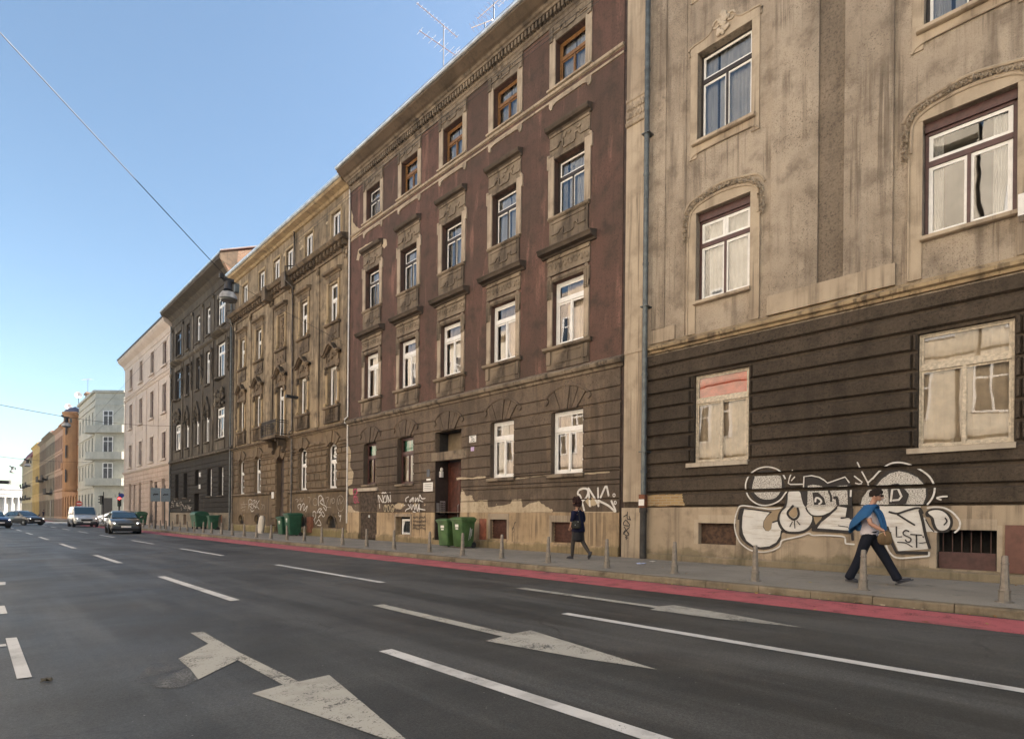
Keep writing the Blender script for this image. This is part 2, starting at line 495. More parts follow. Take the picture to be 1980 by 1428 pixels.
M['white_blind'] = plain('white_blind', (.72, .70, .66), .7, 0, .05, 2)
M['iron'] = plain('dark_iron', (.03, .03, .032), .55, .3, .3, 9)
M['rust'] = plain('rusty_iron', (.16, .06, .03), .8, .1, .35, 9)
M['white_plate'] = plain('white_plate', (.72, .70, .66), .5, 0, .05)
M['ink'] = plain('black_ink', (.02, .02, .022), .6)
M['tile'] = plaster('roof_tiles', (.33, .12, .06), (.27, .10, .055), (.14, .07, .045), fine=14, bump=.6, streak=.3)

def paint_mat(name, col, cover=.0, under=(.06, .05, .04), sc=30.):
    k = NM(name); f = k.noise(sc, 4, .75, vec=k.scale((1, 1, 2.4)))
    c = k.mix(k.step(f, cover - .06, cover + .06), under, col) if cover > 0 else k.mix(k.step(k.noise(2.2, 5), .4, .7), tuple(v * .8 for v in col), col)
    return k.pbr(c, .8, k.bump(f, .3, .008))
k = NM('white_spray_paint'); f = k.noise(7, 5, .7, vec=k.scale((1, .25, 2.2))); f2 = k.noise(1.6, 4)
c = k.mix(k.math('MULTIPLY', k.step(f, .47, .7), .75), (.66, .64, .60), (.40, .34, .27)); c = k.mix(k.math('MULTIPLY', k.step(f2, .45, .7), .4), c, (.46, .44, .42))
M['spray_white'] = k.pbr(c, .8, k.bump(k.noise(30, 4), .3, .008))
M['spray_rough'] = paint_mat('white_spray_on_roughcast', (.60, .57, .52), .47, (.09, .075, .06), 34.)
M['spray_black'] = paint_mat('black_spray_paint', (.035, .03, .028))
M['spray_pink'] = paint_mat('magenta_spray_paint', (.45, .06, .13))
M['spray_cream'] = paint_mat('cream_spray_paint', (.50, .42, .26))
M['spray_tan'] = paint_mat('bare_tan_stone', (.36, .27, .17))
M['spray_thin'] = paint_mat('thin_white_marker', (.48, .43, .36))

# ================================================================== A: roughcast corner house at the right
M['a_rough'] = plaster('beige_roughcast', (.48, .40, .31), (.36, .295, .225), (.115, .09, .068), pits=27, fine=27, bump=1.0, dist=.035, streak=.7, grain=.42, dirt_amt=.6, light=(.47, .40, .32), light_amt=.35)
M['a_dkrough'] = plaster('dark_roughcast', (.25, .20, .15), (.20, .16, .12), (.09, .07, .052), pits=20, fine=24, bump=1.0, dist=.025, grain=.4)  # darker roughcast tone for the recessed strips
M['a_smooth'] = plaster('beige_render', (.45, .37, .275), (.36, .29, .215), (.17, .135, .10), fine=70, bump=.25, streak=.75)
M['a_pale'] = plaster('pale_lime_render', (.50, .435, .35), (.42, .36, .285), (.22, .18, .14), fine=70, bump=.25, streak=.4)
M['a_dark'] = plaster('sooty_rustication', (.098, .076, .056), (.066, .052, .039), (.028, .023, .019), pits=20, fine=22, bump=1.0, dist=.035, streak=.35, grain=.4,
                      light=(.13, .10, .075), light_amt=.45)
M['a_plinth'] = plaster('sandstone_plinth', (.42, .335, .24), (.33, .26, .185), (.12, .095, .07), fine=60, bump=.3, streak=.75,
                        moss=(.1, .6, (.085, .078, .04)), dirt_amt=.6)
M['a_belt'] = plaster('stained_belt', (.40, .30, .18), (.30, .23, .14), (.08, .06, .045), fine=60, bump=.3, streak=.9)
M['pipe_grey'] = plain('painted_zinc_pipe', (.105, .118, .118), .5, .3, .25, 5)
M['a_pipe_dark'] = plain('cast_iron_pipe', (.035, .032, .03), .6, .1, .3, 5)
M['garland'] = plaster('stucco_leaves', (.56, .48, .38), (.44, .36, .27), (.16, .125, .095), fine=40, bump=.3, streak=.25, dirt_amt=.3)

hA = thing('corner_house', (FX, 0, PAV), 'beige roughcast house with sooty grooved ground floor and large white graffiti', 'house')
A0, A1 = -34.0, 9.66  # unseen length behind the camera, added to shade the road
wA = [(5.93, 7.42, 2.82, 5.2), (.88, 2.40, 2.82, 5.2)]
upA = []
for c in (6.66, 1.61): upA += [(c - .735, c + .735, 7.22, 9.62), (c - .735, c + .735, 11.58, 13.98), (c - .735, c + .735, 15.9, 18.2)]
a_lv = [1.61 + .4033 * k for k in range(11)] + [6.03]
m = MB(); wall_grid(m, A0, A1, 6.0, 20.4, upA, 0.0, .22); house_shell(m, A0, A1, PAV, 20.4, 13)
m.build('wall', [M['a_rough'], M['dark_room']], hA)
cellA = [(fs(1425, 1045), fs(1352, 1045), .62, 1.18), (fs(1928, 1060), fs(1812, 1060), .33, 1.12)]
m = MB(); wall_grid(m, A0, A1, 1.55, 6.02, wA, -.012, .25)
bands(m, A0, 8.87, a_lv, [(a - .10, b + .10, c, e) for a, b, c, e in wA], -.012, .072, .04, .024)
for a, b, c, e in wA:                        # rounded jamb stones next to the windows
    for j in range(3, 9):
        for q in (a - .10, b + .005):
            m.block(q, q + .095, a_lv[j] + .022, a_lv[j + 1] - .022, -.012, .055, .03, .035)
m.build('rusticated_wall', [M['a_dark'], M['dark_room']], hA)
m = MB(); wall_grid(m, A0, 8.87, PAV, 1.60, cellA, .05, .25)
m.quad((FX - .05, A0, 1.60), (FX - .05, 8.87, 1.60), (FX + .02, 8.87, 1.615), (FX + .02, A0, 1.615))
for q in (8.0, 5.3, 3.55, 2.55, -1, -4): m.fbox(q - .008, q + .008, .30, 1.598, .03, .0535)
m.build('plinth', [M['a_plinth'], M['dark_room']], hA)
m = MB(); m.mould([(0, PAV), (.13, PAV), (.13, .27), (.055, .30), (0, .30)], A0, 8.86)
m.build('plinth_ledge', M['a_plinth'], hA)
m = MB(); m.mould([(0, 6.035), (.07, 6.04), (.09, 6.1), (.16, 6.13), (.17, 6.2), (.13, 6.22), (0, 6.33)], A0, 8.87)
m.build('belt_course', M['a_belt'], hA)
# relief strips of the upper wall
m = MB()
for base in (0.0, -5.05):
    m.fbox(2.86 + base, 3.80 + base, 6.34, 20.3, -.02, .06); m.fbox(4.34 + base, 5.41 + base, 6.34, 20.3, -.02, .06)
m.fbox(7.72, 7.78, 6.34, 20.3, -.02, .02); m.fbox(8.35, 8.80, 6.74, 20.3, -.02, .025)
m.build('pilaster', M['a_rough'], hA)
m = MB()
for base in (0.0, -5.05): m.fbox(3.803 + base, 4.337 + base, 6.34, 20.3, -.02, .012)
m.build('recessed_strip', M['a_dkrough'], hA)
m = MB()
for base in (0.0, -5.05): m.fbox(2.80 + base, 5.46 + base, 6.33, 6.80, -.02, .10)
m.fbox(8.0, 8.80, 6.33, 6.72, -.02, .05)
m.build('pilaster_base', M['a_smooth'], hA)
m = MB(); m.fbox(8.98, A1, 1.78, 20.4, -.02, .05); m.fbox(8.99, A1 - .01, 6.2, 6.3, .05, .075)
m.fbox(8.96, A1 + .0, PAV, 1.60, -.02, .12)
m.build('corner_pilaster', M['a_smooth'], hA)
m = MB(); m.mould([(.04, 13.0), (.11, 13.02), (.14, 13.1), (.10, 13.14), (.08, 13.2), (.08, 13.72), (.11, 13.75), (.11, 13.82), (.04, 13.82)], 8.99, A1 - .01)
for i in range(14): m.blob((FX - .10, 9.06 + (i % 7) * .09, 13.3 + (i // 7) * .24), (.03, .05, .09), 6, .2, R)
m.build('pilaster_capital', M['a_smooth'], hA)
# windows of the sooty ground floor
winA = (M['old_white'], M['glass'], M['cream_curtain'], M['a_smooth'])
M['rust_dark'] = plain('dark_rusty_sheet', (.075, .042, .026), .8, .1, .4, 9)
w = window(hA, *wA[0], .10, winA, .70, 1, 2, inner=M['old_white'], pane_mat=M['glass_clear'], curtain=True, fw=.035, sash=.045, rnd=R)
m = MB(); m.fbox(5.98, 7.37, 4.56, 5.15, -.21, -.19); m.fbox(6.1, 7.3, 4.62, 4.72, -.19, -.17); m.build('curtain', M['red_curtain'], w)
w = window(hA, *wA[1], .10, winA, .70, 1, 2, inner=M['old_white'], pane_mat=M['glass_clear'], curtain=(.5, .5), fw=.035, sash=.045, rnd=R)
for a, b, c, e in wA:
    m = MB(); m.mould([(-.1, c - .004), (.14, c - .02), (.14, c - .13), (-.02, c - .13)], a - .03, b + .16); m.build('sill', M['a_pale'], hA)
for (a, b, c, e), mt in zip(cellA, (M['rust'], M['a_dark'])):
    m = MB()
    if mt is M['rust']: m.fbox(a, b, c, e, -.16, -.12)
    else:
        m.fbox(a + .02, b - .02, c, c + .34, -.10, -.06)
        for i in range(9): m.fbox(a + .1 + i * .15, a + .115 + i * .15, c + .34, e, -.2, -.185)
    m.build('cellar_window', M['rust_dark'] if mt is M['rust'] else M['brown_frame'], hA)
    q = MB(); q.fbox(a - .08, a - .002, c, e + .1, .03, .058); q.fbox(b + .002, b + .12, c, e + .1, .03, .058); q.fbox(a, b, e + .004, e + .22, .03, .062)
    q.build('cellar_surround', M['a_smooth'], hA)
m = MB(); m.fbox(fs(1990, 1060), fs(1944, 1060), .32, 1.23, .03, .085); m.build('meter_cabinet', plain('brown_cabinet', (.13, .055, .04), .5, .1, .15), hA)

def swag(mb, pts, r, step, rnd):
    P = smooth_path(pts, 6); acc = 0
    for i in range(len(P) - 1):
        L = math.hypot(P[i + 1][0] - P[i][0], P[i + 1][1] - P[i][1]); t = 0
        while t < L:
            u = t / L; y = P[i][0] + (P[i + 1][0] - P[i][0]) * u; z = P[i][1] + (P[i + 1][1] - P[i][1]) * u
            for _ in range(4):
                a = rnd.uniform(0, 2 * pi); l = r * rnd.uniform(.55, .95); w = l * rnd.uniform(.4, .6); x = FX - .06 - rnd.uniform(0, .05); cy, cz = y + rnd.uniform(-r, r) * .6, z + rnd.uniform(-r, r) * .6
                dy, dz = cos(a), sin(a); tilt = rnd.uniform(-.02, .045)
                mb.add([(x, cy - dy * l * .5, cz - dz * l * .5), (x + .02, cy - dz * w * .5, cz + dy * w * .5), (x - tilt, cy + dy * l * .5, cz + dz * l * .5), (x + .02, cy + dz * w * .5, cz - dy * w * .5), (x - .028, cy, cz), (FX, cy, cz)],
                       [(0, 1, 4), (1, 2, 4), (2, 3, 4), (3, 0, 4), (0, 5, 1), (1, 5, 2), (2, 5, 3), (3, 5, 0)])
            t += step

upm = (M['brown_frame'], M['glass'], M['curtain'], M['a_smooth'])
for c in (6.66, 1.61):
    h = .735
    for fl, (z0, z1) in enumerate(((7.22, 9.62), (11.58, 13.98), (15.9, 18.2))):
        s0, s1 = c - h, c + h
        if fl == 0:
            w = window(hA, s0, s1, z0, z1 - .20, .18, upm, .70, 2 if c > 3 else 1, 2, inner=M['white_frame'], rnd=R, fw=.06, sash=.075, sill=(.03, .12, .1), curtain=(.25, .8) if c < 3 else (.85, .95))
            m = MB(); m.fbox(s0 + .012, s1 - .012, z1 - .198, z1 - .005, -.22, -.12); m.fbox(s0 + .06, s1 - .06, z1 - .26, z1 - .20, -.19, -.165); m.build('shutter_box', M['brown_frame'], w)
            m = MB(); m.fbox(s0 - .22, s0 - .003, 6.34, z1, -.02, .035); m.fbox(s1 + .003, s1 + .22, 6.34, z1, -.02, .035)
            top = [(s0 - .22, z1 + .004), (s1 + .22, z1 + .004), (s1 + .22, z1 + .06)] + [(c + (h + .2) * cos(a), z1 + .06 + .30 * sin(a)) for a in [pi * i / 14 for i in range(1, 14)]] + [(s0 - .22, z1 + .06)]
            m.fprism(top, -.02, .037)
            for q in (s0 - .25, s1 + .22): m.fbox(q, q + .03, 6.34, z1 - .62, -.02, .06)
            m.build('window_surround', M['a_smooth'], w)
            g = MB(); e = h + .3
            swag(g, [(c + e, z1 - .66), (c + e + .01, z1 - .35), (c + e - .03, z1 - .02), (c + e - .2, z1 + .22), (c + .55, z1 + .34), (c, z1 + .42), (c - .55, z1 + .34), (c - e + .2, z1 + .22), (c - e + .03, z1 - .02), (c - e - .01, z1 - .35), (c - e, z1 - .66)], .085, .075, R)
            g.build('garland', M['garland'], w)
            g = MB(); pth = [(c + e - .10, z1 - .6), (c + e - .12, z1 - .05), (c + e - .26, z1 + .14), (c + .5, z1 + .24), (c, z1 + .30), (c - .5, z1 + .24), (c - e + .26, z1 + .14), (c - e + .12, z1 - .05), (c - e + .10, z1 - .6)]
            g.tube([(FX - .045, y, z) for y, z in smooth_path(pth)], .028, 6)
            pth = [(c + e + .06, z1 + .12), (c + e - .1, z1 + .36), (c + .6, z1 + .46), (c, z1 + .56), (c - .6, z1 + .46), (c - e + .1, z1 + .36), (c - e - .06, z1 + .12)]
            g.tube([(FX - .01, y, z) for y, z in smooth_path(pth)], .035, 6); g.build('hood_mould', M['a_smooth'], w)
        else:
            w = window(hA, s0, s1, z0, z1, .2, (M['black_frame'], M['glass'], M['curtain'], M['a_smooth']), .70, 1, 2, inner=M['white_frame'], rnd=R, fw=.05, sash=.06, sill=(.12, .14, .1), curtain=(.68, .73))
            m = MB(); m.fbox(s0 - .2, s0 - .003, z0 - .45, z1, -.02, .03); m.fbox(s1 + .003, s1 + .2, z0 - .45, z1, -.02, .03)
            tp = [(s0 - .2, z1 + .004), (s1 + .2, z1 + .004), (s1 + .2, z1 + .22), (c + .5, z1 + .26), (c + .34, z1 + .36), (c + .2, z1 + .55), (c - .2, z1 + .55), (c - .34, z1 + .36), (c - .5, z1 + .26), (s0 - .2, z1 + .22)]
            m.fprism(tp, -.02, .03); m.fprism([(s0 - .2, z0 - .45), (s0 + .02, z0 - .30), (s1 - .02, z0 - .30), (s1 + .2, z0 - .45), (s1 + .2, z0 - .1), (s0 - .2, z0 - .1)][::-1], -.02, .025)
            edge = [(s1 + .22, z1 + .02), (s1 + .22, z1 + .24), (c + .5, z1 + .28), (c + .34, z1 + .38), (c + .2, z1 + .56), (c - .2, z1 + .56), (c - .34, z1 + .38), (c - .5, z1 + .28), (s0 - .22, z1 + .24), (s0 - .22, z1 + .02)]
            m.tube([(FX - .035, y, z) for y, z in smooth_path(edge, 3)], .024, 6)
            edge = [(s1 + .21, z0 - .46), (s1 + .02, z0 - .32), (c, z0 - .30), (s0 - .02, z0 - .32), (s0 - .21, z0 - .46)]
            m.tube([(FX - .035, y, z) for y, z in smooth_path(edge, 3)], .024, 6)
            m.build('window_surround', M['a_smooth'], w)
            g = MB()
            for i in range(26):
                y = R.uniform(-.16, .16); zz = R.uniform(.12, .72)
                g.blob((FX - .07, c + y * (1.1 - zz * .6), z1 + zz), (.05, .06, .07), 6, .25, R)
            for q in (-1, 1): g.tube([(FX - .05, c + q * (.2 + .1 * cos(a)), z1 + .45 + .1 * sin(a)) for a in [i * .8 for i in range(8)]], .025, 6)
            g.build('cartouche', M['garland'], w)
m = MB(); m.mould([(0, 19.6), (.1, 19.6), (.2, 19.8), (.6, 19.95), (.7, 20.2), (.7, 20.4), (0, 20.4)], A0, A1); m.build('cornice', M['a_smooth'], hA)
m = MB(); gable_roof(m, A0, A1, 20.42, 13, .7, 3.0); m.build('roof', M['tile'], hA)
m = MB()
m.tube([(FX - .20, 8.86, z) for z in (1.86, 4, 8, 12, 16, 20.2)], .075, 12)
for z in (2.6, 5.4, 8.6, 11.2, 14.2): m.lathe([(.082, z), (.088, z + .02), (.088, z + .07), (.082, z + .09)], (FX - .20, 8.86, 0), 12)
for z in (3.2, 7.4, 12.4): m.fbox(8.74, 8.98, z, z + .03, .0, .29)
dp = m.build('drainpipe', M['pipe_grey'], hA)
m = MB(); m.tube([(FX - .20, 8.86, .13), (FX - .20, 8.86, 1.58)], .095, 12); m.lathe([(.095, 1.45), (.115, 1.47), (.115, 1.58), (.095, 1.6)], (FX - .2, 8.86, 0), 12)
m.build('pipe_foot', M['a_pipe_dark'], dp)
m = MB(); m.fbox(8.765, 8.955, 1.6, 1.98, .14, .30); m.build('pipe_box', M['rust'], dp)
m = MB(); m.fbox(8.77, 8.95, 1.66, 1.84, .301, .306); m.build('sticker', M['white_plate'], dp)
m = MB(); m.fbox(fs(1985, 440), .84, 6.95, 7.35, .0, .35); m.build('sign_bracket', M['white_plate'], hA)

k = NM('exposed_yellow_brick'); bt = k.n('TexBrick', {'Vector': k.n('CombineXYZ', {0: k.sep()[1], 1: k.sep()[2], 2: 0.0}).outputs[0], 'Color1': (.40, .27, .12, 1), 'Color2': (.30, .19, .09, 1), 'Mortar': (.36, .29, .19, 1), 'Scale': 1.0, 'Brick Width': .26, 'Row Height': .075, 'Mortar Size': .012})
M['yellow_brick'] = k.pbr(k.mix(k.math('MULTIPLY', k.step(k.noise(3, 5), .5, .7), .6), bt.outputs['Color'], (.12, .09, .06)), .9, k.bump(k.noise(24, 3), .6, .02))
g = Paint(); rb = random.Random(6); P = zc(1200, 680, 3.245)((172, 900), (300, 894), (395, 892), (400, 930), (412, 962), (172, 968)); Q = []
for (a, b), (c, d) in zip(P, P[1:] + P[:1]):
    for i in range(6): t = i / 6; Q.append((a + (c - a) * t + rb.uniform(-.02, .02), b + (d - b) * t + rb.uniform(-.015, .015)))
g.fill(Q, 0, smooth=False); g.build('exposed_brick', [M['yellow_brick']], hA, split=.074)
# big white throw-up, traced on the wall
g = Paint(); Z1 = zc(1410, 880, 6.8); Z2 = zc(1540, 880, 6.8); Z3 = zc(1690, 880, 6.8)
WH, BK, RG, TN = 0, 1, 2, 3
u = .044
g.fill(Z1(*ell((512, 415), 232, 222, 18)), BK)
J = [(210, 705), (330, 720), (545, 750), (500, 800), (460, 870), (455, 940), (490, 990), (530, 995), (565, 960), (575, 890), (640, 870), (672, 862), (735, 970), (690, 985), (680, 1060), (630, 1140), (540, 1190), (420, 1205), (320, 1180), (240, 1120), (195, 1030), (180, 940), (188, 800)]
g.fill(Z1((175, 690), (330, 700), (560, 735), (600, 760), (590, 860), (720, 840), (770, 990), (705, 1020), (690, 1110), (620, 1190), (520, 1232), (400, 1232), (280, 1190), (185, 1110), (130, 1000), (118, 880), (135, 760)), BK)
g.fill(Z1((490, 985), (462, 930), (465, 870), (505, 805), (570, 745), (640, 700), (745, 690), (700, 760), (665, 830), (580, 870), (560, 960), (530, 992)), TN, smooth=False)
g.fill(Z1(*J), WH, smooth=False)
g.stroke(Z1((300, 940), (300, 1000), (340, 1070), (420, 1130), (520, 1145), (610, 1105), (665, 1030), (670, 975)), u * .7, WH)
O = [(800, 475), (935, 475), (965, 560), (995, 650), (1060, 720), (1100, 800), (1090, 880), (1040, 950), (960, 990), (850, 1000), (760, 985), (700, 920), (675, 840), (690, 760), (740, 690), (765, 650)]
g.fill(Z1(*[(870 + (x - 870) * 1.16, 760 + (y - 760) * 1.14) for x, y in O]), BK)
# black grounds of the upper letters
g.fill(Z2((130, 300), (220, 278), (320, 300), (400, 345), (430, 375), (660, 300), (705, 350), (745, 430), (745, 660), (100, 660), (60, 520), (50, 450), (120, 420)), BK, smooth=False)
g.fill(Z3((-110, 520), (0, 410), (60, 320), (160, 225), (260, 185), (400, 188), (540, 240), (645, 320), (715, 420), (722, 540), (690, 645), (-190, 650)), BK, smooth=False)
g.fill(Z2((120, 690), (560, 650), (700, 640), (760, 700), (752, 1000), (755, 1110), (735, 1110), (720, 1025), (230, 995), (215, 960), (190, 940)), BK, smooth=False)
g.fill(Z1(*O), WH)
g.fill(Z1((350, 300), (380, 265), (660, 265), (700, 310), (705, 400), (690, 480), (620, 560), (520, 580), (420, 560), (345, 490), (322, 420)), RG)
D = [(165, 400), (230, 385), (330, 400), (400, 432), (470, 430), (580, 400), (685, 395), (690, 480), (700, 645), (560, 650), (520, 690), (430, 755), (350, 785), (230, 785), (150, 720), (135, 690), (160, 640)]
g.fill(Z2(*D), RG, smooth=False)
g.fill(Z2((140, 690), (300, 672), (520, 690), (430, 755), (350, 785), (230, 785), (160, 735)), WH)
g.fill(Z2((560, 668), (680, 690), (655, 815), (735, 830), (742, 930), (690, 945), (700, 985), (285, 955), (335, 880), (450, 790)), WH, smooth=False)
g.fill(Z2((235, 790), (350, 800), (330, 850), (270, 920), (245, 850)), TN, smooth=False)
g.fill(Z3((50, 390), (120, 310), (220, 240), (340, 210), (460, 235), (580, 290), (640, 350), (690, 420), (693, 540), (655, 645), (-160, 650), (-140, 560), (-60, 450)), RG, smooth=False)
g.fill(Z3((-170, 665), (625, 668), (600, 730), (640, 880), (745, 1225), (330, 1255), (250, 1080), (180, 930), (110, 800)), WH, smooth=False)
g.fill(Z3((690, 740), (760, 700), (850, 698), (960, 740), (1035, 820), (1040, 920), (980, 1002), (880, 1012), (800, 970), (765, 890), (745, 820), (690, 800)), BK)
g.fill(Z3((720, 750), (800, 718), (900, 730), (975, 790), (1008, 870), (985, 950), (920, 985), (850, 970), (810, 900), (790, 820)), WH)
g.fill(Z3((660, 820), (700, 850), (760, 960), (850, 1012), (760, 1000), (690, 990)), WH)
# details
g.fill(Z2((225, 490), (300, 485), (380, 560), (402, 650), (248, 650)), BK, smooth=False)
g.stroke(Z2((265, 610), (275, 560), (320, 570), (345, 610), (312, 640)), u * .9, WH)
g.stroke(Z2((440, 470), (470, 540), (472, 605)), u, BK); g.stroke(Z2((510, 560), (545, 560), (560, 645)), u * 1.4, BK)
g.stroke(Z2((712, 440), (718, 650)), u * 1.9, BK); g.stroke(Z2((732, 450), (728, 540)), u * .8, WH)
g.stroke(Z1((860, 660), (785, 745), (800, 800), (850, 838), (900, 825), (928, 770), (912, 690)), u * 1.2, BK)
g.fill(Z1((858, 690), (800, 750), (815, 790), (850, 815), (890, 805), (908, 765), (895, 690)), TN)
for a in (((845, 870), (812, 935)), ((870, 855), (878, 955)), ((905, 862), (945, 910))): g.stroke(Z1(*a), u * .5, BK)
g.stroke(Z1((780, 470), (765, 650), (690, 740), (668, 840), (700, 940), (750, 1000)), u * .8, BK)
g.stroke(Z2((540, 690), (420, 795), (330, 865), (245, 960)), u * 1.1, BK); g.stroke(Z2((225, 975), (460, 985), (715, 1010)), u * 1.5, BK, smooth=False)
g.stroke(Z2((690, 690), (668, 815), (600, 822)), u * .9, BK, smooth=False); g.stroke(Z2((735, 650), (730, 832)), u * 1.3, BK)
g.stroke(Z2((560, 920), (690, 940)), u * .4, BK); g.stroke(Z2((738, 940), (752, 1110)), u * 1.2, BK); g.stroke(Z2((140, 690), (170, 745), (235, 792), (350, 795), (430, 765)), u * .7, BK)
g.fill(Z3((200, 440), (245, 380), (330, 368), (400, 425), (472, 510), (462, 560), (430, 642), (210, 642)), BK, smooth=False)
g.stroke(Z3((235, 605), (255, 450), (330, 440), (375, 540), (340, 585), (262, 592)), u * .9, WH, smooth=False)
g.stroke(Z3((210, 742), (320, 762), (450, 722), (600, 690), (650, 760)), u * .9, BK); g.stroke(Z3((320, 775), (440, 850), (545, 915)), u * .8, BK)
g.stroke(Z3((612, 720), (650, 860), (690, 1050), (742, 1215)), u * 1.2, BK); g.stroke(Z3((180, 940), (240, 1130), (308, 1272), (715, 1278)), u * 1.5, BK, smooth=False)
g.stroke(Z3((305, 935), (308, 1070), (375, 1066)), u * .55, BK, smooth=False)
g.stroke(Z3((470, 998), (430, 982), (395, 1010), (410, 1045), (470, 1072), (498, 1102), (478, 1135), (440, 1130), (425, 1105)), u * .6, BK)
g.stroke(Z3((490, 1035), (640, 1046)), u * .55, BK); g.stroke(Z3((568, 1050), (572, 1208)), u * .6, BK); g.stroke(Z3((320, 1138), (420, 1145), (515, 1200)), u * .5, BK)
g.stroke(Z3((610, 1150), (700, 1140)), u * .4, BK); g.stroke(Z3((655, 1060), (660, 1078)), u * .5, BK)
g.stroke(Z3((945, 820), (968, 865), (930, 912)), u * .6, BK); g.stroke(Z3((690, 840), (740, 930), (800, 1000)), u * .45, BK)
# white outer lines
for pts in (Z1((760, 310), (720, 240), (640, 180), (520, 155), (400, 180), (300, 250), (250, 340), (240, 430), (270, 530), (330, 600), (420, 648), (520, 656), (620, 630), (700, 580), (755, 505), (788, 458), (752, 436)),
            Z1((700, 690), (560, 705), (400, 685), (185, 662), (122, 740), (92, 870), (102, 1000), (150, 1120), (230, 1200), (330, 1252), (470, 1266), (590, 1242), (680, 1192), (706, 1122), (760, 1100), (870, 1076), (960, 1056), (1020, 1035)),
            Z2((136, 1035), (180, 1020), (230, 1046), (340, 1046), (480, 1050), (620, 1062), (655, 1086), (662, 1150), (700, 1160), (775, 1166)),
            Z2((960, 360), (1025, 300)) , Z3((0, 310), (70, 230), (150, 160), (240, 110), (340, 97), (450, 115), (560, 160), (660, 215), (740, 280), (790, 360), (812, 430), (797, 520), (762, 590), (715, 645)),
            Z3((165, 1150), (200, 1240), (270, 1322), (360, 1346), (500, 1338), (700, 1322), (732, 1312), (736, 1268)),
            Z3((712, 690), (820, 680), (930, 690), (1030, 740), (1100, 810), (1140, 880), (1125, 960), (1070, 1012)),
            Z3((975, 540), (900, 545), (842, 562), (895, 586))): g.stroke(pts, u * .75, WH)
for pts in (Z1((855, 195), (812, 310), (800, 368), (830, 383), (998, 380)), Z2((116, 418), (122, 282), (220, 268), (320, 290), (390, 330), (430, 366), (660, 287), (715, 360)), Z1((885, 285), (840, 335)),
            Z2((780, 275), (885, 355)), Z2((795, 366), (840, 380), (878, 371)), Z2((820, 95), (860, 180), (958, 360), (965, 400)), Z2((958, 360), (1020, 303))): g.stroke(pts, u * .6, WH, smooth=False)
g.build('graffiti', [M['spray_white'], M['spray_black'], M['spray_rough'], M['spray_tan']], hA, cuts=a_lv[1:], split=(1.605, .052, .074), gap=.044)
g = Paint(); Z = zc(1090, 920, 8.4)
for p in (((1075, 580), (1070, 685), (1125, 705)), ((1010, 660), (1075, 620)), ((1100, 650), (1125, 715)), ((1010, 760), (1050, 715), (1110, 800), (1020, 795), (1010, 750)), ((1020, 820), (1100, 950)), ((1110, 820), (1005, 940)),
          ((1010, 920), (1060, 965), (1100, 940), (1045, 880), (1010, 920)), ((1040, 992), (1082, 1000)), ((1055, 965), (1055, 1030)), ((975, 680), (975, 740))): g.stroke(Z(*p), .03, 0)
g.build('graffiti', [M['spray_black']], hA, split=.123)

# ================================================================== B: brown house
M['b_wall'] = plaster('oxblood_render', (.125, .072, .058), (.095, .062, .050), (.060, .046, .037), peel=(.42, .35, .26), peel_amt=.26,
                      peel_z=((13.2, 16.6, .0),), pits=15, fine=22, bump=.6, streak=.35, light=(.27, .15, .115), light_amt=.6, large=.3, dirt_amt=.85)
M['b_low'] = plaster('brown_rustication', (.16, .122, .09), (.11, .085, .064), (.06, .046, .036), peel=(.50, .40, .27), peel_amt=.235,
                     peel_z=((1.2, 2.1, .20),), pits=18, fine=55, bump=.3, streak=.6, dirt_amt=.6, light=(.24, .17, .11), light_amt=.35)
M['b_trim'] = plaster('brown_stucco', (.25, .20, .145), (.155, .122, .09), (.052, .042, .034), fine=60, bump=.3, streak=.9, dirt_amt=.85)
M['b_jamb'] = plaster('tan_stucco', (.42, .345, .26), (.33, .27, .20), (.13, .10, .077), fine=60, bump=.3, streak=.6, dirt_amt=.4)
M['b_hood'] = plaster('sooty_hood', (.10, .078, .06), (.066, .054, .042), (.03, .025, .021), fine=60, bump=.3, streak=.5)
M['b_plinth'] = plaster('tan_stone_plinth', (.46, .345, .215), (.37, .27, .165), (.14, .105, .075), fine=50, bump=.3, streak=.9, dirt_amt=.5,
                        moss=(.1, .6, (.10, .09, .04)))
M['b_strip'] = plain('dark_party_strip', (.045, .028, .022), .8, 0, .3, 4)
M['door_wood'] = plain('dark_red_door', (.085, .028, .018), .5, 0, .3, 5)

hB = thing('apartment_house', (FX, 18.2, PAV), 'dark oxblood apartment house with five window columns and peeling brown ground floor', 'house')
B0, B1 = 9.80, 26.62
bc = [11.92 + 3.11 * i for i in range(5)]
g_ops = [(bc[0] - .675, bc[0] + .675, 2.76, 4.85), (bc[1] - .62, bc[1] + .62, 2.76, 4.85), (17.39, 19.11, .30, 4.83), (20.74, 22.0, 2.76, 4.85), (23.85, 25.02, 2.84, 4.85)]
f1 = [(c - .68, c + .68, 7.07, 9.24) for c in bc]; f2 = [(c - .655, c + .655, 11.47, 13.40) for c in bc]; f3 = [(c - .64, c + .64, 15.84, 17.42) for c in bc]
m = MB(); wall_grid(m, B0, B1, 5.86, 19.0, f1 + f2 + f3, 0, .2); house_shell(m, B0, B1, PAV, 19.0, 13); m.build('wall', [M['b_wall'], M['dark_room']], hB)
b_lv = [1.46 + .4283 * k for k in range(10)] + [5.90]
low_ops = g_ops + [(23.69, 25.36, PAV - .02, 2.47)]
m = MB(); wall_grid(m, B0, B1, 1.44, 5.88, [(a, b, max(c, 1.44), e) for a, b, c, e in g_ops] + [(23.69, 25.36, 1.44, 2.47)], -.015, .2)
bands(m, B0, B1, b_lv, low_ops, -.015, .03, .02, .009, rnd=R)
m.build('rusticated_wall', [M['b_low'], M['dark_room']], hB)
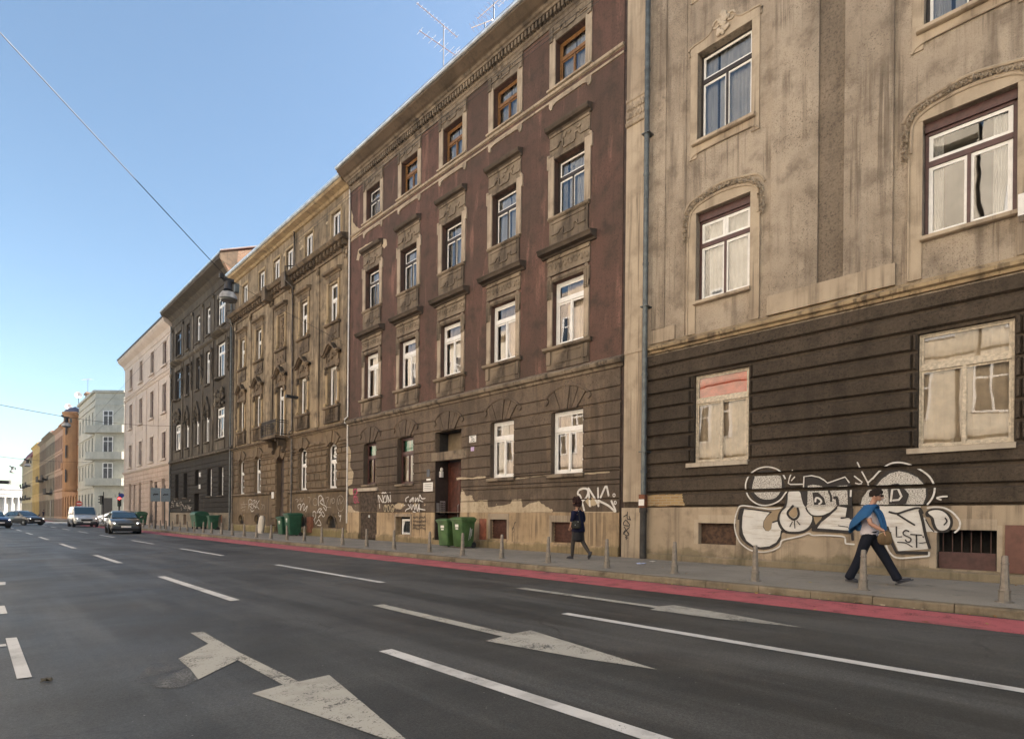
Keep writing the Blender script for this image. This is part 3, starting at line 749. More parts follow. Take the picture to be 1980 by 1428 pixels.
cellB = [(20.85, 22.02, .46, 1.26), (14.68, 15.6, .48, 1.2), (11.55, 12.5, .46, 1.14), (15.80, 16.22, .42, 1.22)]
m = MB(); wall_grid(m, B0, B1, PAV, 1.455, cellB + [(17.39, 19.11, PAV, 1.455), (23.69, 25.36, PAV, 1.455)], .055, .25)
m.quad((FX - .055, B0, 1.455), (FX - .055, B1, 1.455), (FX + .01, B1, 1.47), (FX + .01, B0, 1.47))
for q in (10.9, 13.0, 14.2, 16.6, 20.3, 22.8): m.fbox(q - .007, q + .007, .40, 1.452, .03, .058)
m.fbox(B0 + .001, B0 + .05, PAV, 1.45, -.3, .053); m.build('plinth', [M['b_plinth'], M['dark_room']], hB)
m = MB()
for a, b in ((B0, 17.38), (19.12, 23.68), (25.37, B1)):
    m.mould([(0, PAV), (.11, PAV), (.11, .38), (.06, .41), (0, .41)], a, b)
m.build('plinth_ledge', M['b_plinth'], hB)
m = MB(); m.mould([(0, 5.9), (.05, 5.9), (.08, 5.98), (.17, 6.02), (.2, 6.1), (.19, 6.14), (0, 6.26)], B0 - .1, B1 + .02); m.build('belt_course', M['b_trim'], hB)
m = MB(); m.mould([(0, 15.42), (.04, 15.42), (.05, 15.48), (0, 15.50)], B0, B1); m.mould([(0, 15.63), (.07, 15.65), (.09, 15.72), (0, 15.76)], B0, B1); m.build('string_course', M['b_jamb'], hB)
# ground-floor fans over the openings
for i, (a, b, c, e) in enumerate(g_ops):
    sc = (a + b) / 2; hw = min(.62, (b - a) / 2); m = MB(); cz = e - .55
    for j in range(5):
        a0, a1 = radians(52 + 15.2 * j + .8), radians(52 + 15.2 * (j + 1) - .8)
        r0 = (e + .03 - cz)
        m.fprism([(sc + cos(a1) * r0 / sin(a1), e + .03), (sc + cos(a0) * r0 / sin(a0), e + .03), (sc + 1.32 * cos(a0), cz + 1.32 * sin(a0)), (sc + 1.32 * cos(a1), cz + 1.32 * sin(a1))], .0, .075 + .03 * (j == 2))
    arc = [(FX - .06, sc + 1.36 * cos(t), cz + 1.36 * sin(t)) for t in [radians(48 + 84 * k / 12) for k in range(13)]]
    m.tube(arc, .045, 6)
    for q in (0, -1): m.lathe([(.0, -.03), (.11, -.03), (.11, .02), (.06, .04), (0, .04)][::-1], (FX - .045, arc[q][1], arc[q][2] - .1), 12, axis='x')
    m.build('keystone_fan', M['b_low'], hB)
# ground windows
wf = (M['white_frame'], M['glass'], M['cream_curtain'], M['b_trim'])
bw = (M['brown_frame'], M['glass'], M['cream_curtain'], M['b_trim'])
window(hB, *g_ops[0], .16, wf, .70, 1, 2, rnd=R, fw=.08, sash=.06, sill=(.10, .14, .13), curtain=(.9, .95))
window(hB, *g_ops[1], .16, wf, .70, 1, 2, rnd=R, fw=.08, sash=.06, sill=(.10, .14, .13), curtain=(.9, .95))
for k in (3, 4):
    w = window(hB, *g_ops[k], .2, (M['brown_frame'], M['glass_clear'], M['cream_curtain'], M['b_trim']), .66, 1, 2, rnd=R, fw=.06, sash=.05, sill=(.08, .12, .11), curtain=(.42, .5))
    a, b, c, e = g_ops[k]; m = MB(); m.fbox(a + .08, b - .08, e - .62, e - .08, -.345, -.335); m.build('blind', M['green_blind'], w)
# entrance
a, b, c, e = g_ops[2]
m = MB(); m.fbox(a - .35, b + .25, 3.62, 3.97, -.3, .045); m.build('lintel', M['b_trim'], hB)
m = MB(); m.fbox(a, b, 3.98, 4.82, -.70, -.66); m.fbox(a + .0, b - .0, 3.97, 4.05, -.66, -.62); m.build('transom_panel', plain('dusty_panel', (.20, .155, .10), .7, 0, .2, 2), hB)
m = MB(); m.fbox(a - .1, b + .1, PAV - .05, .30, -.7, .10); m.build('door_step', M['b_plinth'], hB)
m = MB(); m.fbox(a + .002, b - .002, .30, 3.62, -.72, -.67)
for s0, s1 in ((a + .10, a + .80), (a + .92, b - .10)):
    for z0, z1 in ((.5, 1.2), (1.4, 2.9), (3.0, 3.5)):
        m.fbox(s0, s1, z0, z0 + .06, -.67, -.64); m.fbox(s0, s1, z1 - .06, z1, -.67, -.64); m.fbox(s0, s0 + .06, z0 + .06, z1 - .06, -.67, -.64); m.fbox(s1 - .06, s1, z0 + .06, z1 - .06, -.67, -.64)
m.fbox(a + .83, a + .89, .32, 3.6, -.67, -.63)
dr = m.build('door', M['door_wood'], hB)
m = MB(); m.fbox(a + .55, a + .72, 1.75, 2.05, -.64, -.635); m.build('notice', M['white_plate'], dr)
m = MB(); m.tube([(FX + .60, a + .90, 1.2), (FX + .56, a + .90, 1.25), (FX + .56, a + .90, 1.75), (FX + .60, a + .90, 1.8)], .018, 6); m.build('handle', M['zinc'], dr)
m = MB(); m.box(FX + .0, FX + .66, b - .004, b + .01, .30, 3.6); m.build('passage_lining', plain('dark_brown_passage', (.04, .027, .022), .7, 0, .2), hB)
m = MB(); m.box(FX + .06, FX + .20, b - .03, b - .006, 1.45, 1.86); m.box(FX + .24, FX + .50, b - .035, b - .006, 1.38, 1.95); ic = m.build('intercom', M['zinc'], hB)
m = MB()
for i in range(6): 
    for j in range(3): m.box(FX + .26 + j * .08, FX + .31 + j * .08, b - .038, b - .0355, 1.43 + i * .08, 1.48 + i * .08)
m.build('bell_button', M['ink'], ic)
m = MB(); m.box(FX + .18, FX + .30, b - .15, b - .006, 2.95, 3.2); m.blob((FX + .24, b - .1, 3.28), (.07, .07, .09), 8); m.build('wall_lamp', M['white_plate'], hB)
# cellar door
m = MB(); m.fbox(23.70, 25.35, .16, 2.46, -.10, -.03)
for i in range(16):
    y = 23.72 + i * .1015; m.fbox(y, y + .06, .2, 2.42, -.03, .005)
cd = m.build('cellar_door', plain('weathered_planks', (.085, .06, .042), .8, 0, .5, 6, .4), hB)
m = MB(); m.fbox(24.4, 24.5, 1.2, 1.32, .005, .03); m.build('handle', M['zinc'], cd)
m = MB(); m.fbox(23.62, 25.45, 2.50, 2.66, -.02, .12); m.build('door_slab', M['a_pale'], hB)
# cellar openings
a, b, c, e = cellB[0]
m = MB(); m.fbox(a - .1, a - .002, c - .05, e + .12, .03, .085); m.fbox(b + .002, b + .1, c - .05, e + .12, .03, .085); m.fbox(a, b, e + .002, e + .12, .03, .09); m.build('cellar_surround', M['b_jamb'], hB)
w = window(hB, a + .02, b - .30, c, e - .1, .08, (M['white_frame'], M['glass'], M['curtain'], M['b_trim']), None, 1, 1, rnd=R, fw=.05, sash=.04, name='cellar_window')
m = MB(); y0, y1 = a + .12, b - .42
m.add([(FX + .04, y0, c + .08), (FX + .04, y1, c + .08), (FX + .12, y1, e - .2), (FX + .12, y0, e - .2)], []); 
for p, q in (((y0, c + .08), (y0 + .04, e - .18)), ((y1, c + .08), (y1 - .10, e - .18))): m.tube([(FX + .02, p[0], p[1]), (FX + .09, q[0], q[1])], .02, 6)
m.tube([(FX + .02, y0, c + .08), (FX + .02, y1, c + .08)], .02, 6); m.build('tilted_sash', M['white_frame'], w)
for k in (1, 2):
    a, b, c, e = cellB[k]
    m = MB(); m.fbox(a - .1, a - .002, c - .02, e + .1, .03, .075); m.fbox(b + .002, b + .1, c - .02, e + .1, .03, .075); m.fbox(a - .1, b + .1, e + .104, e + .22, .03, .08); m.fbox(a, b, e + .002, e + .1, .03, .078); m.build('cellar_surround', M['b_jamb'], hB)
    m = MB(); m.fbox(a, b, c, e, -.14, -.11)
    for i in range(6): m.fbox(a, b, c + .05 + i * .115, c + .08 + i * .115, -.11, -.08)
    m.build('cellar_grille', plain('dark_red_grille', (.075, .03, .02), .7, .2, .3, 8), hB)
a, b, c, e = cellB[3]; m = MB(); m.fbox(a, b, c, e, .0, .045); m.fbox(a + .03, b - .03, c + .04, e - .04, .045, .052); m.build('meter_cabinet', plain('terracotta_cabinet', (.27, .085, .045), .6, 0, .25, 6), hB)

def meander(mb, s0, s1, z, hgt, t, d1):
    w = s1 - s0; a, b = s0 + w * .22, s1 - w * .22; a2, b2 = s0 + w * .36, s1 - w * .36
    for p, q, zz in ((s0, a, z + hgt * .5), (a, a2, z + hgt), (a2, b2, z), (b2, b, z + hgt), (b, s1, z + hgt * .5)):
        mb.fbox(p, q, zz, zz + t, .0, d1)
    for p, za, zb in ((a, z + hgt * .5 + t, z + hgt), (a2 - t, z + t, z + hgt), (b2, z + t, z + hgt), (b - t, z + hgt * .5 + t, z + hgt)):
        mb.fbox(p, p + t, za, zb, .0, d1)

for i, c in enumerate(bc):
    # first floor: white casements, deep hoods
    s0, s1, z0, z1 = f1[i]
    w = window(hB, s0, s1, z0, z1, .18, wf, .71, 1, 2, rnd=R, fw=.085, sash=.065, curtain=(.72, .98) if i == 0 else (.85, .97))
    m = MB(); m.fbox(s0 - .20, s0 - .003, z0 + .02, z1 - .32, -.02, .05); m.fbox(s1 + .003, s1 + .20, z0 + .02, z1 - .32, -.02, .05)
    m.blob((FX - .06, s0 - .1, z0 + .07), (.04, .1, .08), 8, .1, R); m.blob((FX - .06, s1 + .1, z0 + .07), (.04, .1, .08), 8, .1, R)
    m.build('jamb', M['b_jamb'], w)
    m = MB()
    for q in (s0 - .22, s1 + .003):
        for j in range(3): m.fbox(q + .02 + j * .068, q + .07 + j * .068, z1 - .5, z1 + .1, -.02, .085)
        m.fbox(q, q + .217, z1 - .32, z1 + .12, -.02, .06); m.blob((FX - .07, q + .11, z1 + .13), (.05, .085, .085), 8, 0, R)
        for j in range(3): m.blob((FX - .07, q + .045 + j * .068, z1 - .54), (.03, .03, .04), 6)
    m.fbox(s0, s1, z1 + .002, z1 + .07, -.1, .03); m.fbox(s0, s1, z1 + .07, z1 + .17, -.02, .06)
    for j in range(18): m.fbox(s0 + .01 + j * .0755, s0 + .05 + j * .0755, z1 + .01, z1 + .06, .03, .05)
    m.fbox(s0 - .22, s1 + .22, z1 + .23, z1 + .88, -.02, .04); m.fbox(s0 - .22, s1 + .22, z1 + .23, z1 + .28, .04, .07); m.fbox(s0 - .22, s1 + .22, z1 + .72, z1 + .80, .04, .09)
    for j in range(8):
        y = s0 - .12 + j * .225; m.blob((FX - .05, y, z1 + .50), (.035, .075, .10), 8, .08, R); m.blob((FX - .05, y + .11, z1 + .58), (.025, .035, .04), 6, .1, R)
    m.build('architrave', M['b_trim'], w)
    m = MB(); m.mould([(0, z1 + .87), (.08, z1 + .88), (.12, z1 + .93), (.30, z1 + .95), (.33, z1 + 1.02), (.37, z1 + 1.07), (.36, z1 + 1.1), (0, z1 + 1.2)], s0 - .46, s1 + .46); m.build('hood', M['b_hood'], w)
    m = MB(); m.mould([(-.17, z0 - .002), (.0, z0 - .006), (.17, z0 - .04), (.16, z0 - .12), (.08, z0 - .16), (-.02, z0 - .16)], s0 - .34, s1 + .34); m.build('sill', M['b_trim'], w)
    m = MB(); m.fbox(s0 - .22, s1 + .22, 6.28, z0 - .17, -.02, .045)
    for q in (s0 - .20, s1 + .02): m.fbox(q, q + .18, 6.45, z0 - .18, .045, .09)
    m.fbox(s0 + .1, s1 - .1, 6.46, 6.50, .045, .065); m.fbox(s0 + .1, s1 - .1, z0 - .28, z0 - .24, .045, .065); m.fbox(c - .03, c + .03, 6.5, z0 - .28, .045, .06)
    m.build('apron', M['b_trim'], w)
    # second floor: dark frames with white inner sashes
    s0, s1, z0, z1 = f2[i]
    w = window(hB, s0, s1, z0, z1, .2, (M['black_frame'], M['glass'], M['curtain'], M['b_trim']), .67, 1, 2, inner=M['white_frame'], rnd=R, fw=.075, sash=.055, curtain=(.46, .52) if i % 2 else (.7, .78))
    m = MB(); m.fbox(s0 - .24, s0 - .003, z0 + .0, z1 + .12, -.02, .05); m.fbox(s1 + .003, s1 + .24, z0 + .0, z1 + .12, -.02, .05)
    m.fbox(s0 - .31, s0 - .245, z1 - .25, z1 + .16, -.02, .055); m.fbox(s1 + .245, s1 + .31, z1 - .25, z1 + .16, -.02, .055)
    for q in (s0 - .24, s1 + .24): m.blob((FX - .05, q, z1 + .17), (.04, .07, .06), 8, 0, R)
    m.build('jamb', M['b_jamb'], w)
    m = MB(); m.fbox(s0 - .2, s1 + .2, z1 + .125, z1 + .85, -.02, .035); m.fbox(s0 - .003, s1 + .003, z1 + .003, z1 + .12, -.02, .06)
    meander(m, s0 - .18, s1 + .18, z1 + .20, .26, .06, .075); m.fbox(s0 - .2, s1 + .2, z1 + .78, z1 + .86, .035, .07)
    for j in range(7): m.blob((FX - .05, c + R.uniform(-.45, .45), z1 + R.uniform(.45, .7)), (.03, .09, .06), 6, .2, R)
    m.build('architrave', M['b_trim'], w)
    m = MB(); m.mould([(0, z1 + .86), (.06, z1 + .87), (.10, z1 + .92), (.22, z1 + .94), (.26, z1 + 1.0), (.27, z1 + 1.06), (0, z1 + 1.16)], s0 - .27, s1 + .27); m.build('hood', M['b_hood'], w)
    m = MB(); m.mould([(-.19, z0 - .002), (.0, z0 - .006), (.12, z0 - .03), (.11, z0 - .09), (.05, z0 - .13), (-.02, z0 - .13)], s0 - .22, s1 + .22); m.build('sill', M['b_trim'], w)
    m = MB(); m.fbox(s0 - .14, s1 + .14, 10.47, z0 - .14, -.02, .04); m.fbox(s0 - .17, s0 - .142, 10.47, z0 - .14, -.02, .06); m.fbox(s1 + .142, s1 + .17, 10.47, z0 - .14, -.02, .06)
    meander(m, s0 - .06, s1 + .06, 10.72, .22, .05, .07); m.fbox(s0 - .06, s1 + .06, z0 - .26, z0 - .21, .04, .065)
    m.build('apron', M['b_trim'], w)
    # third floor: oak frames
    s0, s1, z0, z1 = f3[i]
    w = window(hB, s0, s1, z0, z1, .2, (M['oak_frame'] if i < 4 else M['black_frame'], M['glass'], M['curtain'], M['b_trim']), .63, 1, 2, inner=M['white_frame'] if i == 4 else None, rnd=R, fw=.07, sash=.05, curtain=(.5, .55))
    m = MB(); m.fbox(s0 - .26, s0 - .003, z0 - .05, z1 + .1, -.02, .04); m.fbox(s1 + .003, s1 + .26, z0 - .05, z1 + .1, -.02, .04)
    m.build('jamb', M['b_jamb'], w)
    m = MB(); m.fbox(s0 - .26, s1 + .26, z1 + .104, 18.0, -.02, .035); m.fbox(s0 - .003, s1 + .003, z1 + .003, z1 + .1, -.02, .045)
    meander(m, s0 - .1, s1 + .1, z1 + .16, .2, .05, .07)
    for q in (s0 - .26, s1 + .1): m.fbox(q, q + .16, z1 + .02, z1 + .5, .04, .085)
    m.build('architrave', M['b_trim'], w)
    m = MB(); m.mould([(-.19, z0 - .002), (.0, z0 - .006), (.15, z0 - .03), (.14, z0 - .08), (-.02, z0 - .1)], s0 - .3, s1 + .3)
    m.fprism([(s0 - .26, 15.42), (s0 - .26, 15.26), (s0 - .20, 15.14), (s0 - .12, 15.16), (s0 - .1, 15.26), (s0 + .05, 15.32), (s1 - .05, 15.32), (s1 + .1, 15.26), (s1 + .12, 15.16), (s1 + .2, 15.14), (s1 + .26, 15.26), (s1 + .26, 15.42)][::-1], -.02, .05)
    m.build('sill', M['b_jamb'], w)
# eaves
m = MB(); m.mould([(0, 17.98), (.05, 17.98), (.06, 18.08), (.11, 18.12), (.11, 18.2), (.0, 18.2)], B0, B1)
m.mould([(0, 18.40), (.27, 18.40), (.30, 18.46), (.36, 18.48), (.42, 18.53), (.46, 18.54), (0, 18.55)], B0, B1)
m.fbox(B0, B1, 18.2, 18.4, -.02, .10)
n = int((B1 - B0) / .17)
for j in range(n): m.fbox(B0 + .04 + j * .17, B0 + .13 + j * .17, 18.205, 18.395, .10, .24)
m.build('dentil_cornice', M['b_trim'], hB)
M['b_eave'] = plaster('peeling_eave', (.15, .112, .08), (.11, .085, .06), (.05, .04, .032), peel=(.62, .50, .34), peel_amt=.27, fine=40, bump=.4)
m = MB(); m.mould([(0, 18.552), (.40, 18.56), (.52, 18.60), (.68, 18.68), (.80, 18.74), (.80, 18.80), (0, 18.82)], B0, B1); m.build('eave_cove', M['b_eave'], hB)
m = MB(); m.mould([(.79, 18.805), (.86, 18.81), (.90, 18.84), (.92, 18.90), (.91, 18.95), (.80, 18.95)], B0, B1); m.build('gutter', M['zinc'], hB)
m = MB(); gable_roof(m, B0, B1, 18.95, 13, .78, 3.2); m.build('roof', M['tile'], hB)
m = MB(); m.tube([(FX - .07, 26.60, .9), (FX - .07, 26.60, 6.0), (FX - .24, 26.60, 6.05), (FX - .24, 26.60, 6.25), (FX - .07, 26.60, 6.4), (FX - .07, 26.60, 18.2)], .042, 8); m.build('drainpipe', plain('white_pvc_pipe', (.66, .63, .58), .5, 0, .1), hB)
m = MB(); m.fbox(9.665, 9.795, PAV, 19.0, -.3, -.02); m.build('party_joint', M['b_strip'], hB)
# plates by the door
m = MB(); y0, y1 = fs(922, 850), fs(909, 850); m.fbox(y0, y1, 4.20, 4.46, .03, .05); pl = m.build('house_number_plate', M['white_plate'], hB)
g = Paint(); yc = (y0 + y1) / 2
g.stroke([(yc + .10, 4.40), (yc + .03, 4.41), (yc + .05, 4.34), (yc + .02, 4.29), (yc + .10, 4.25)], .022, 0); g.stroke([(yc - .03, 4.41), (yc - .02, 4.27), (yc - .08, 4.25), (yc - .10, 4.31), (yc - .03, 4.34)], .022, 0)
for z in (4.225, 4.435): g.stroke([(yc - .14, z), (yc + .14, z)], .012, 0)
g.build('number', [M['ink']], pl, split=.05)
m = MB(); m.fbox(fs(838, 950), fs(820, 950), 2.36, 2.74, .03, .045); pl = m.build('notice_plate', M['white_plate'], hB)
g = Paint()
for j in range(4): g.stroke([(fs(836, 950), 2.66 - j * .075), (fs(822, 950), 2.66 - j * .075)], .018, 0, smooth=False)
g.build('lettering', [M['ink']], pl, split=.045)
m = MB(); m.fbox(fs(832.5, 922), fs(826.5, 922), 2.98, 3.30, .03, .045); m.build('door_plaque', plain('navy_plate', (.03, .04, .06), .4), hB)
m = MB(); m.fbox(fs(834, 931), fs(826, 931), 2.82, 2.90, .03, .045); m.build('name_plate', M['white_plate'], hB)
m = MB(); m.fbox(fs(918, 871), fs(912, 871), 3.86, 4.02, .03, .045); m.build('sticker', plain('lilac_sticker', (.45, .33, .55), .5), hB)
# fallen render: bare patches traced on the wall
def rough_poly(pts, amp, rnd, sub=5):
    out = []
    for (a, b), (c, d) in zip(pts, pts[1:] + pts[:1]):
        for i in range(sub): t = i / sub; out.append((a + (c - a) * t + rnd.uniform(-amp, amp), b + (d - b) * t + rnd.uniform(-amp, amp)))
    return out
M['bare'] = plaster('bare_lime_render', (.52, .43, .31), (.44, .36, .25), (.28, .22, .15), fine=20, bump=.8, pits=9)
g = Paint(); Z = zc(660, 300, 3.4); rp = random.Random(2)
for P in (Z((66, 362), (78, 400), (76, 440), (100, 470), (133, 492), (130, 505), (66, 560)), Z((100, 690), (112, 620), (160, 590), (205, 568), (240, 572), (268, 548), (297, 553), (302, 590), (282, 612), (255, 590), (205, 598), (150, 640), (122, 660), (116, 692))): g.fill(rough_poly(P, .02, rp), 0, smooth=False)
g.build('bare_patch', [M['bare']], hB, split=.001)
g = Paint(); Z = zc(900, 740, 3.758)
for P in (Z((-30, 800), (-18, 770), (10, 820), (55, 815), (60, 855), (165, 850), (170, 905), (330, 880), (345, 850), (410, 845), (420, 905), (480, 870), (540, 860), (600, 900), (640, 925), (635, 938), (-30, 948)), Z((345, 865), (405, 862), (400, 905), (350, 905)), Z((-60, 690), (150, 680), (150, 692), (-60, 705)), Z((370, 690), (480, 685), (600, 668), (600, 676), (370, 700)), Z((860, 655), (1050, 640), (1050, 650), (860, 664)), Z((640, 938), (1100, 932), (1100, 944), (640, 948))): g.fill(rough_poly(P, .022, rp, 7), 0, smooth=False)
Z = zc(660, 700, 3.757)
for P in (Z((52, 600), (75, 640), (70, 760), (95, 800), (85, 880), (52, 900)), Z((52, 1040), (80, 1045), (95, 1075), (135, 1085), (135, 1094), (52, 1094))):
    g.fill(rough_poly(P, .02, rp), 0, smooth=False); g.build('bare_patch', [M['bare']], hB, cuts=b_lv[1:], split=.033, gap=.014); g = Paint()
if g.f: g.build('bare_patch', [M['bare']], hB, cuts=b_lv[1:], split=.033, gap=.014)
# tags on the house
g = Paint(); Z = zc(1090, 920, 8.4); u = .066
for p in (((345, 560), (320, 460), (280, 320), (240, 290), (260, 230), (330, 200), (395, 215), (405, 280), (370, 360), (300, 410)), ((437, 490), (412, 195)), ((412, 195), (480, 300), (560, 440), (578, 490)), ((576, 485), (568, 190)),
          ((610, 350), (690, 170), (715, 190), (742, 320)), ((575, 395), (740, 480), (855, 575), (785, 400))): g.stroke(Z(*p), u, 0)
g.stroke(Z(*ell((830, 310), 18, 24, 8)), .03, 0, closed=True); g.stroke(Z(*ell((850, 430), 16, 26, 8)), .03, 0, closed=True)
g.build('graffiti', [M['spray_white']], hB, cuts=b_lv[1:], split=.036, gap=.02)
g = Paint(); Z = zc(670, 930, 10.98); u = .05
for p in (((722, 570), (712, 450), (685, 285), (740, 380), (795, 455), (775, 262)), ((830, 300), (795, 400), (825, 455), (868, 410), (850, 300)), ((880, 280), (905, 450)), ((885, 300), (950, 440), (945, 290)), ((940, 245), (942, 235)), ((765, 262), (790, 235), (815, 255), (840, 235), (862, 270))): g.stroke(Z(*p), u, 0)
for c, rx, ry in (((832, 575), 20, 68), ((905, 570), 22, 72), ((992, 570), 34, 76)): g.stroke(Z(*ell(c, rx, ry, 10)), .04, 1, closed=True)
for p in (((1335, 325), (1275, 370), (1285, 440)), ((1185, 508), (1190, 520)), ((1250, 500), (1254, 512)), ((1430, 345), (1370, 400), (1365, 440), (1425, 380), (1440, 345), (1430, 440)), ((1480, 345), (1480, 435), (1525, 350), (1545, 435), (1575, 290), (1615, 365), (1690, 360)), ((1570, 400), (1645, 440)),
          ((1325, 490), (1370, 560), (1290, 600), (1268, 640)), ((1385, 480), (1400, 600), (1440, 500), (1470, 605), (1500, 490), (1525, 635), (1560, 480), (1562, 645)), ((1545, 575), (1600, 590), (1690, 608)), ((1430, 640), (1485, 658))): g.stroke(Z(*p), u, 0)
g.build('graffiti', [M['spray_white'], M['spray_cream']], hB, cuts=b_lv[1:], split=.036, gap=.02)
g = Paint()
g.fill(Z((60, 160), (150, 155), (150, 290), (90, 290), (60, 230)), 0, smooth=False)
for p in (((170, 280), (160, 190), (220, 165), (245, 230), (200, 290), (175, 330), (230, 330), (250, 430), (280, 450)), ((170, 330), (180, 440), (220, 450), (200, 360)), ((210, 300), (250, 170))): g.stroke(Z(*p), .06, 1)
g.build('graffiti', [M['spray_cream'], M['spray_pink']], hB, cuts=b_lv[1:], split=.036, gap=.015)
g = Paint(); rr = random.Random(3)
for row in range(4):
    x = 1435
    while x < 1690:
        y = 770 + row * 75 + rr.uniform(-15, 15); h = rr.uniform(35, 60); w_ = rr.uniform(18, 34)
        g.stroke(Z((x, y + h * .5), (x + w_ * .4, y - h * .4), (x + w_ * .7, y + h * .4), (x + w_, y - h * .2)), .02, 0); x += w_ + 8
g.build('graffiti', [M['spray_black']], hB, split=.058)
g = Paint(); Z = zc(840, 980, 12.375)
for p in (((1890, 560), (1930, 440), (1960, 350)), ((1890, 520), (1925, 480), (1935, 560), (1905, 600)), ((1940, 380), (1975, 360))): g.stroke(Z(*p), .022, 0)
g.build('graffiti', [M['spray_black']], hB, split=.058)

# ================================================================== C: ochre ornate house
M['c_wall'] = plaster('ochre_render', (.31, .24, .155), (.18, .14, .095), (.06, .048, .036), peel=(.50, .40, .27), peel_amt=.27, peel_z=((16.2, 18.6, .12),), fine=45, bump=.4, streak=.9, dirt_amt=.8, light=(.48, .385, .265), light_amt=.55)
M['c_trim'] = plaster('sooty_ochre_stucco', (.20, .15, .10), (.125, .096, .068), (.042, .035, .028), fine=40, bump=.5, streak=.8, dirt_amt=.7)
M['c_jamb'] = plaster('ochre_stucco', (.38, .29, .17), (.30, .22, .13), (.12, .09, .06), fine=50, bump=.3, streak=.7)
M['c_low'] = plaster('brown_pillow_stone', (.19, .14, .09), (.145, .108, .072), (.07, .054, .04), fine=50, bump=.4, streak=.6, dirt_amt=.6, light=(.27, .20, .12), light_amt=.3)
M['c_plinth'] = plaster('mossy_plinth', (.36, .28, .16), (.26, .20, .12), (.10, .08, .055), fine=30, bump=.6, streak=.8, moss=(.1, 1.3, (.13, .12, .045)), dirt_amt=.5)
hC = thing('tenement_house', (FX, 35.3, PAV), 'ochre stucco house with bracketed cornice, small iron balcony and pillow-stone ground floor', 'house')
C0, C1 = 26.66, 43.95
cc = [28.4, 32.05, 35.3, 39.05, 42.15]; ct = [28.2, 31.5, 34.15, 36.15, 38.65, 41.75]
t_ops = [(c - .52, c + .52, 16.05, 17.65) for c in ct]
s_ops = [(c - .52, c + .52, 11.72, 13.85) for c in cc]; p_ops = [(c - .56, c + .56, 7.22, 9.38) for c in cc]; p_ops[2] = (cc[2] - .56, cc[2] + .56, 6.16, 9.38)
gr_ops = [(c - .52, c + .52, 2.76, 5.2) for c in cc]; gr_ops[2] = (cc[2] - .62, cc[2] + .62, PAV + .12, 4.9)
cel = [(c - .42, c + .42, .62, 1.28) for c in cc if c != cc[2]]
m = MB(); wall_grid(m, C0, C1, 5.9, 18.5, t_ops + s_ops + p_ops, 0, .26); house_shell(m, C0, C1, PAV, 18.5, 12); m.build('wall', [M['c_wall'], M['dark_room']], hC)
m = MB(); wall_grid(m, C0, C1, PAV, 5.92, gr_ops + cel, -.02, .3)
zl = [2.78 + .445 * k for k in range(7)]
wide = [(a - .015, b + .015, c, e) for a, b, c, e in gr_ops]
bands(m, C0, C1, zl, wide, -.02, .05, .03, .012, joint=.72, pillow=.03, rnd=R)
bands(m, 34.05, 36.6, [.6 + .43 * k for k in range(6)], [gr_ops[2]], -.02, .05, .03, .012, joint=.72, pillow=.03, rnd=R)
for a, b, c, e in gr_ops:                    # arched heads
    sc, hw = (a + b) / 2, (b - a) / 2
    for q in (-1, 1):
        arc = [(sc + q * hw * cos(t), e - .36 + .36 * sin(t)) for t in [pi / 2 * k / 6 for k in range(7)]]
        m.fprism(arc + [(sc + q * (hw + .001), e + .001)], -.3, -.004)
    for j in range(5):
        a0, a1 = radians(40 + 20 * j + 1), radians(40 + 20 * (j + 1) - 1); cz = e - .55
        m.fprism([(sc + .60 * cos(a1), cz + .60 * sin(a1)), (sc + .60 * cos(a0), cz + .60 * sin(a0)), (sc + 1.2 * cos(a0), cz + 1.2 * sin(a0)), (sc + 1.2 * cos(a1), cz + 1.2 * sin(a1))], .0, .085 + .04 * (j == 2))
m.build('rusticated_wall', [M['c_low'], M['dark_room']], hC)
m = MB()
for a, b in ((C0, 33.95), (36.75, C1)):
    m.mould([(0, 2.58), (.08, 2.60), (.12, 2.66), (.10, 2.74), (0, 2.76)], a, b)
    m.fbox(a, b, 1.36, 1.40, -.01, .02)
for a, b, c, e in cel:
    m.tube([(FX - .02, (a + b) / 2 + .5 * cos(t), .82 + .5 * sin(t)) for t in [pi * k / 12 for k in range(13)]], .05, 6)
m.build('sill_course', M['c_trim'], hC)
m = MB()
for a, b in ((C0, 34.6), (35.95, C1)): m.mould([(0, PAV), (.09, PAV), (.09, .5), (.04, .56), (0, .58)], a, b)
for a, b, c, e in cel:
    sc = (a + b) / 2
    for q in (-1, 1):
        m.fprism([(sc + q * .42 * cos(t), e - .42 + .42 * sin(t)) for t in [pi / 2 * k / 6 for k in range(7)]] + [(sc + q * .4205, e + .0005)], -.25, -.024)
m.build('plinth', M['c_plinth'], hC)
for a, b, c, e in cel:
    m = MB(); m.fbox(a, b, c, e, -.24, -.22)
    for i in range(7): m.tube([(FX + .12, a + .06 + i * .12, c), (FX + .12, a + .06 + i * .12, e)], .012, 5)
    m.build('cellar_grille', M['iron'], hC)
m = MB(); m.mould([(0, 5.92), (.06, 5.93), (.08, 6.0), (.18, 6.04), (.2, 6.1), (0, 6.2)], C0, C1); m.build('belt_course', M['c_trim'], hC)
m = MB()                                      # bracketed cornice above the second floor
m.mould([(0, 15.62), (.42, 15.64), (.48, 15.70), (.54, 15.78), (.52, 15.84), (0, 15.98)], C0, C1); m.mould([(0, 15.18), (.08, 15.2), (.1, 15.3), (0, 15.34)], C0, C1)
m.fbox(C0, C1, 15.34, 15.62, -.02, .06)
n = int((C1 - C0) / .42)
for j in range(n): 
    y = C0 + .15 + j * .42; m.fprism([(y, 15.36), (y + .17, 15.36), (y + .17, 15.615), (y, 15.615)], .06, .3); m.blob((FX - .30, y + .085, 15.5), (.06, .085, .1), 6, 0)
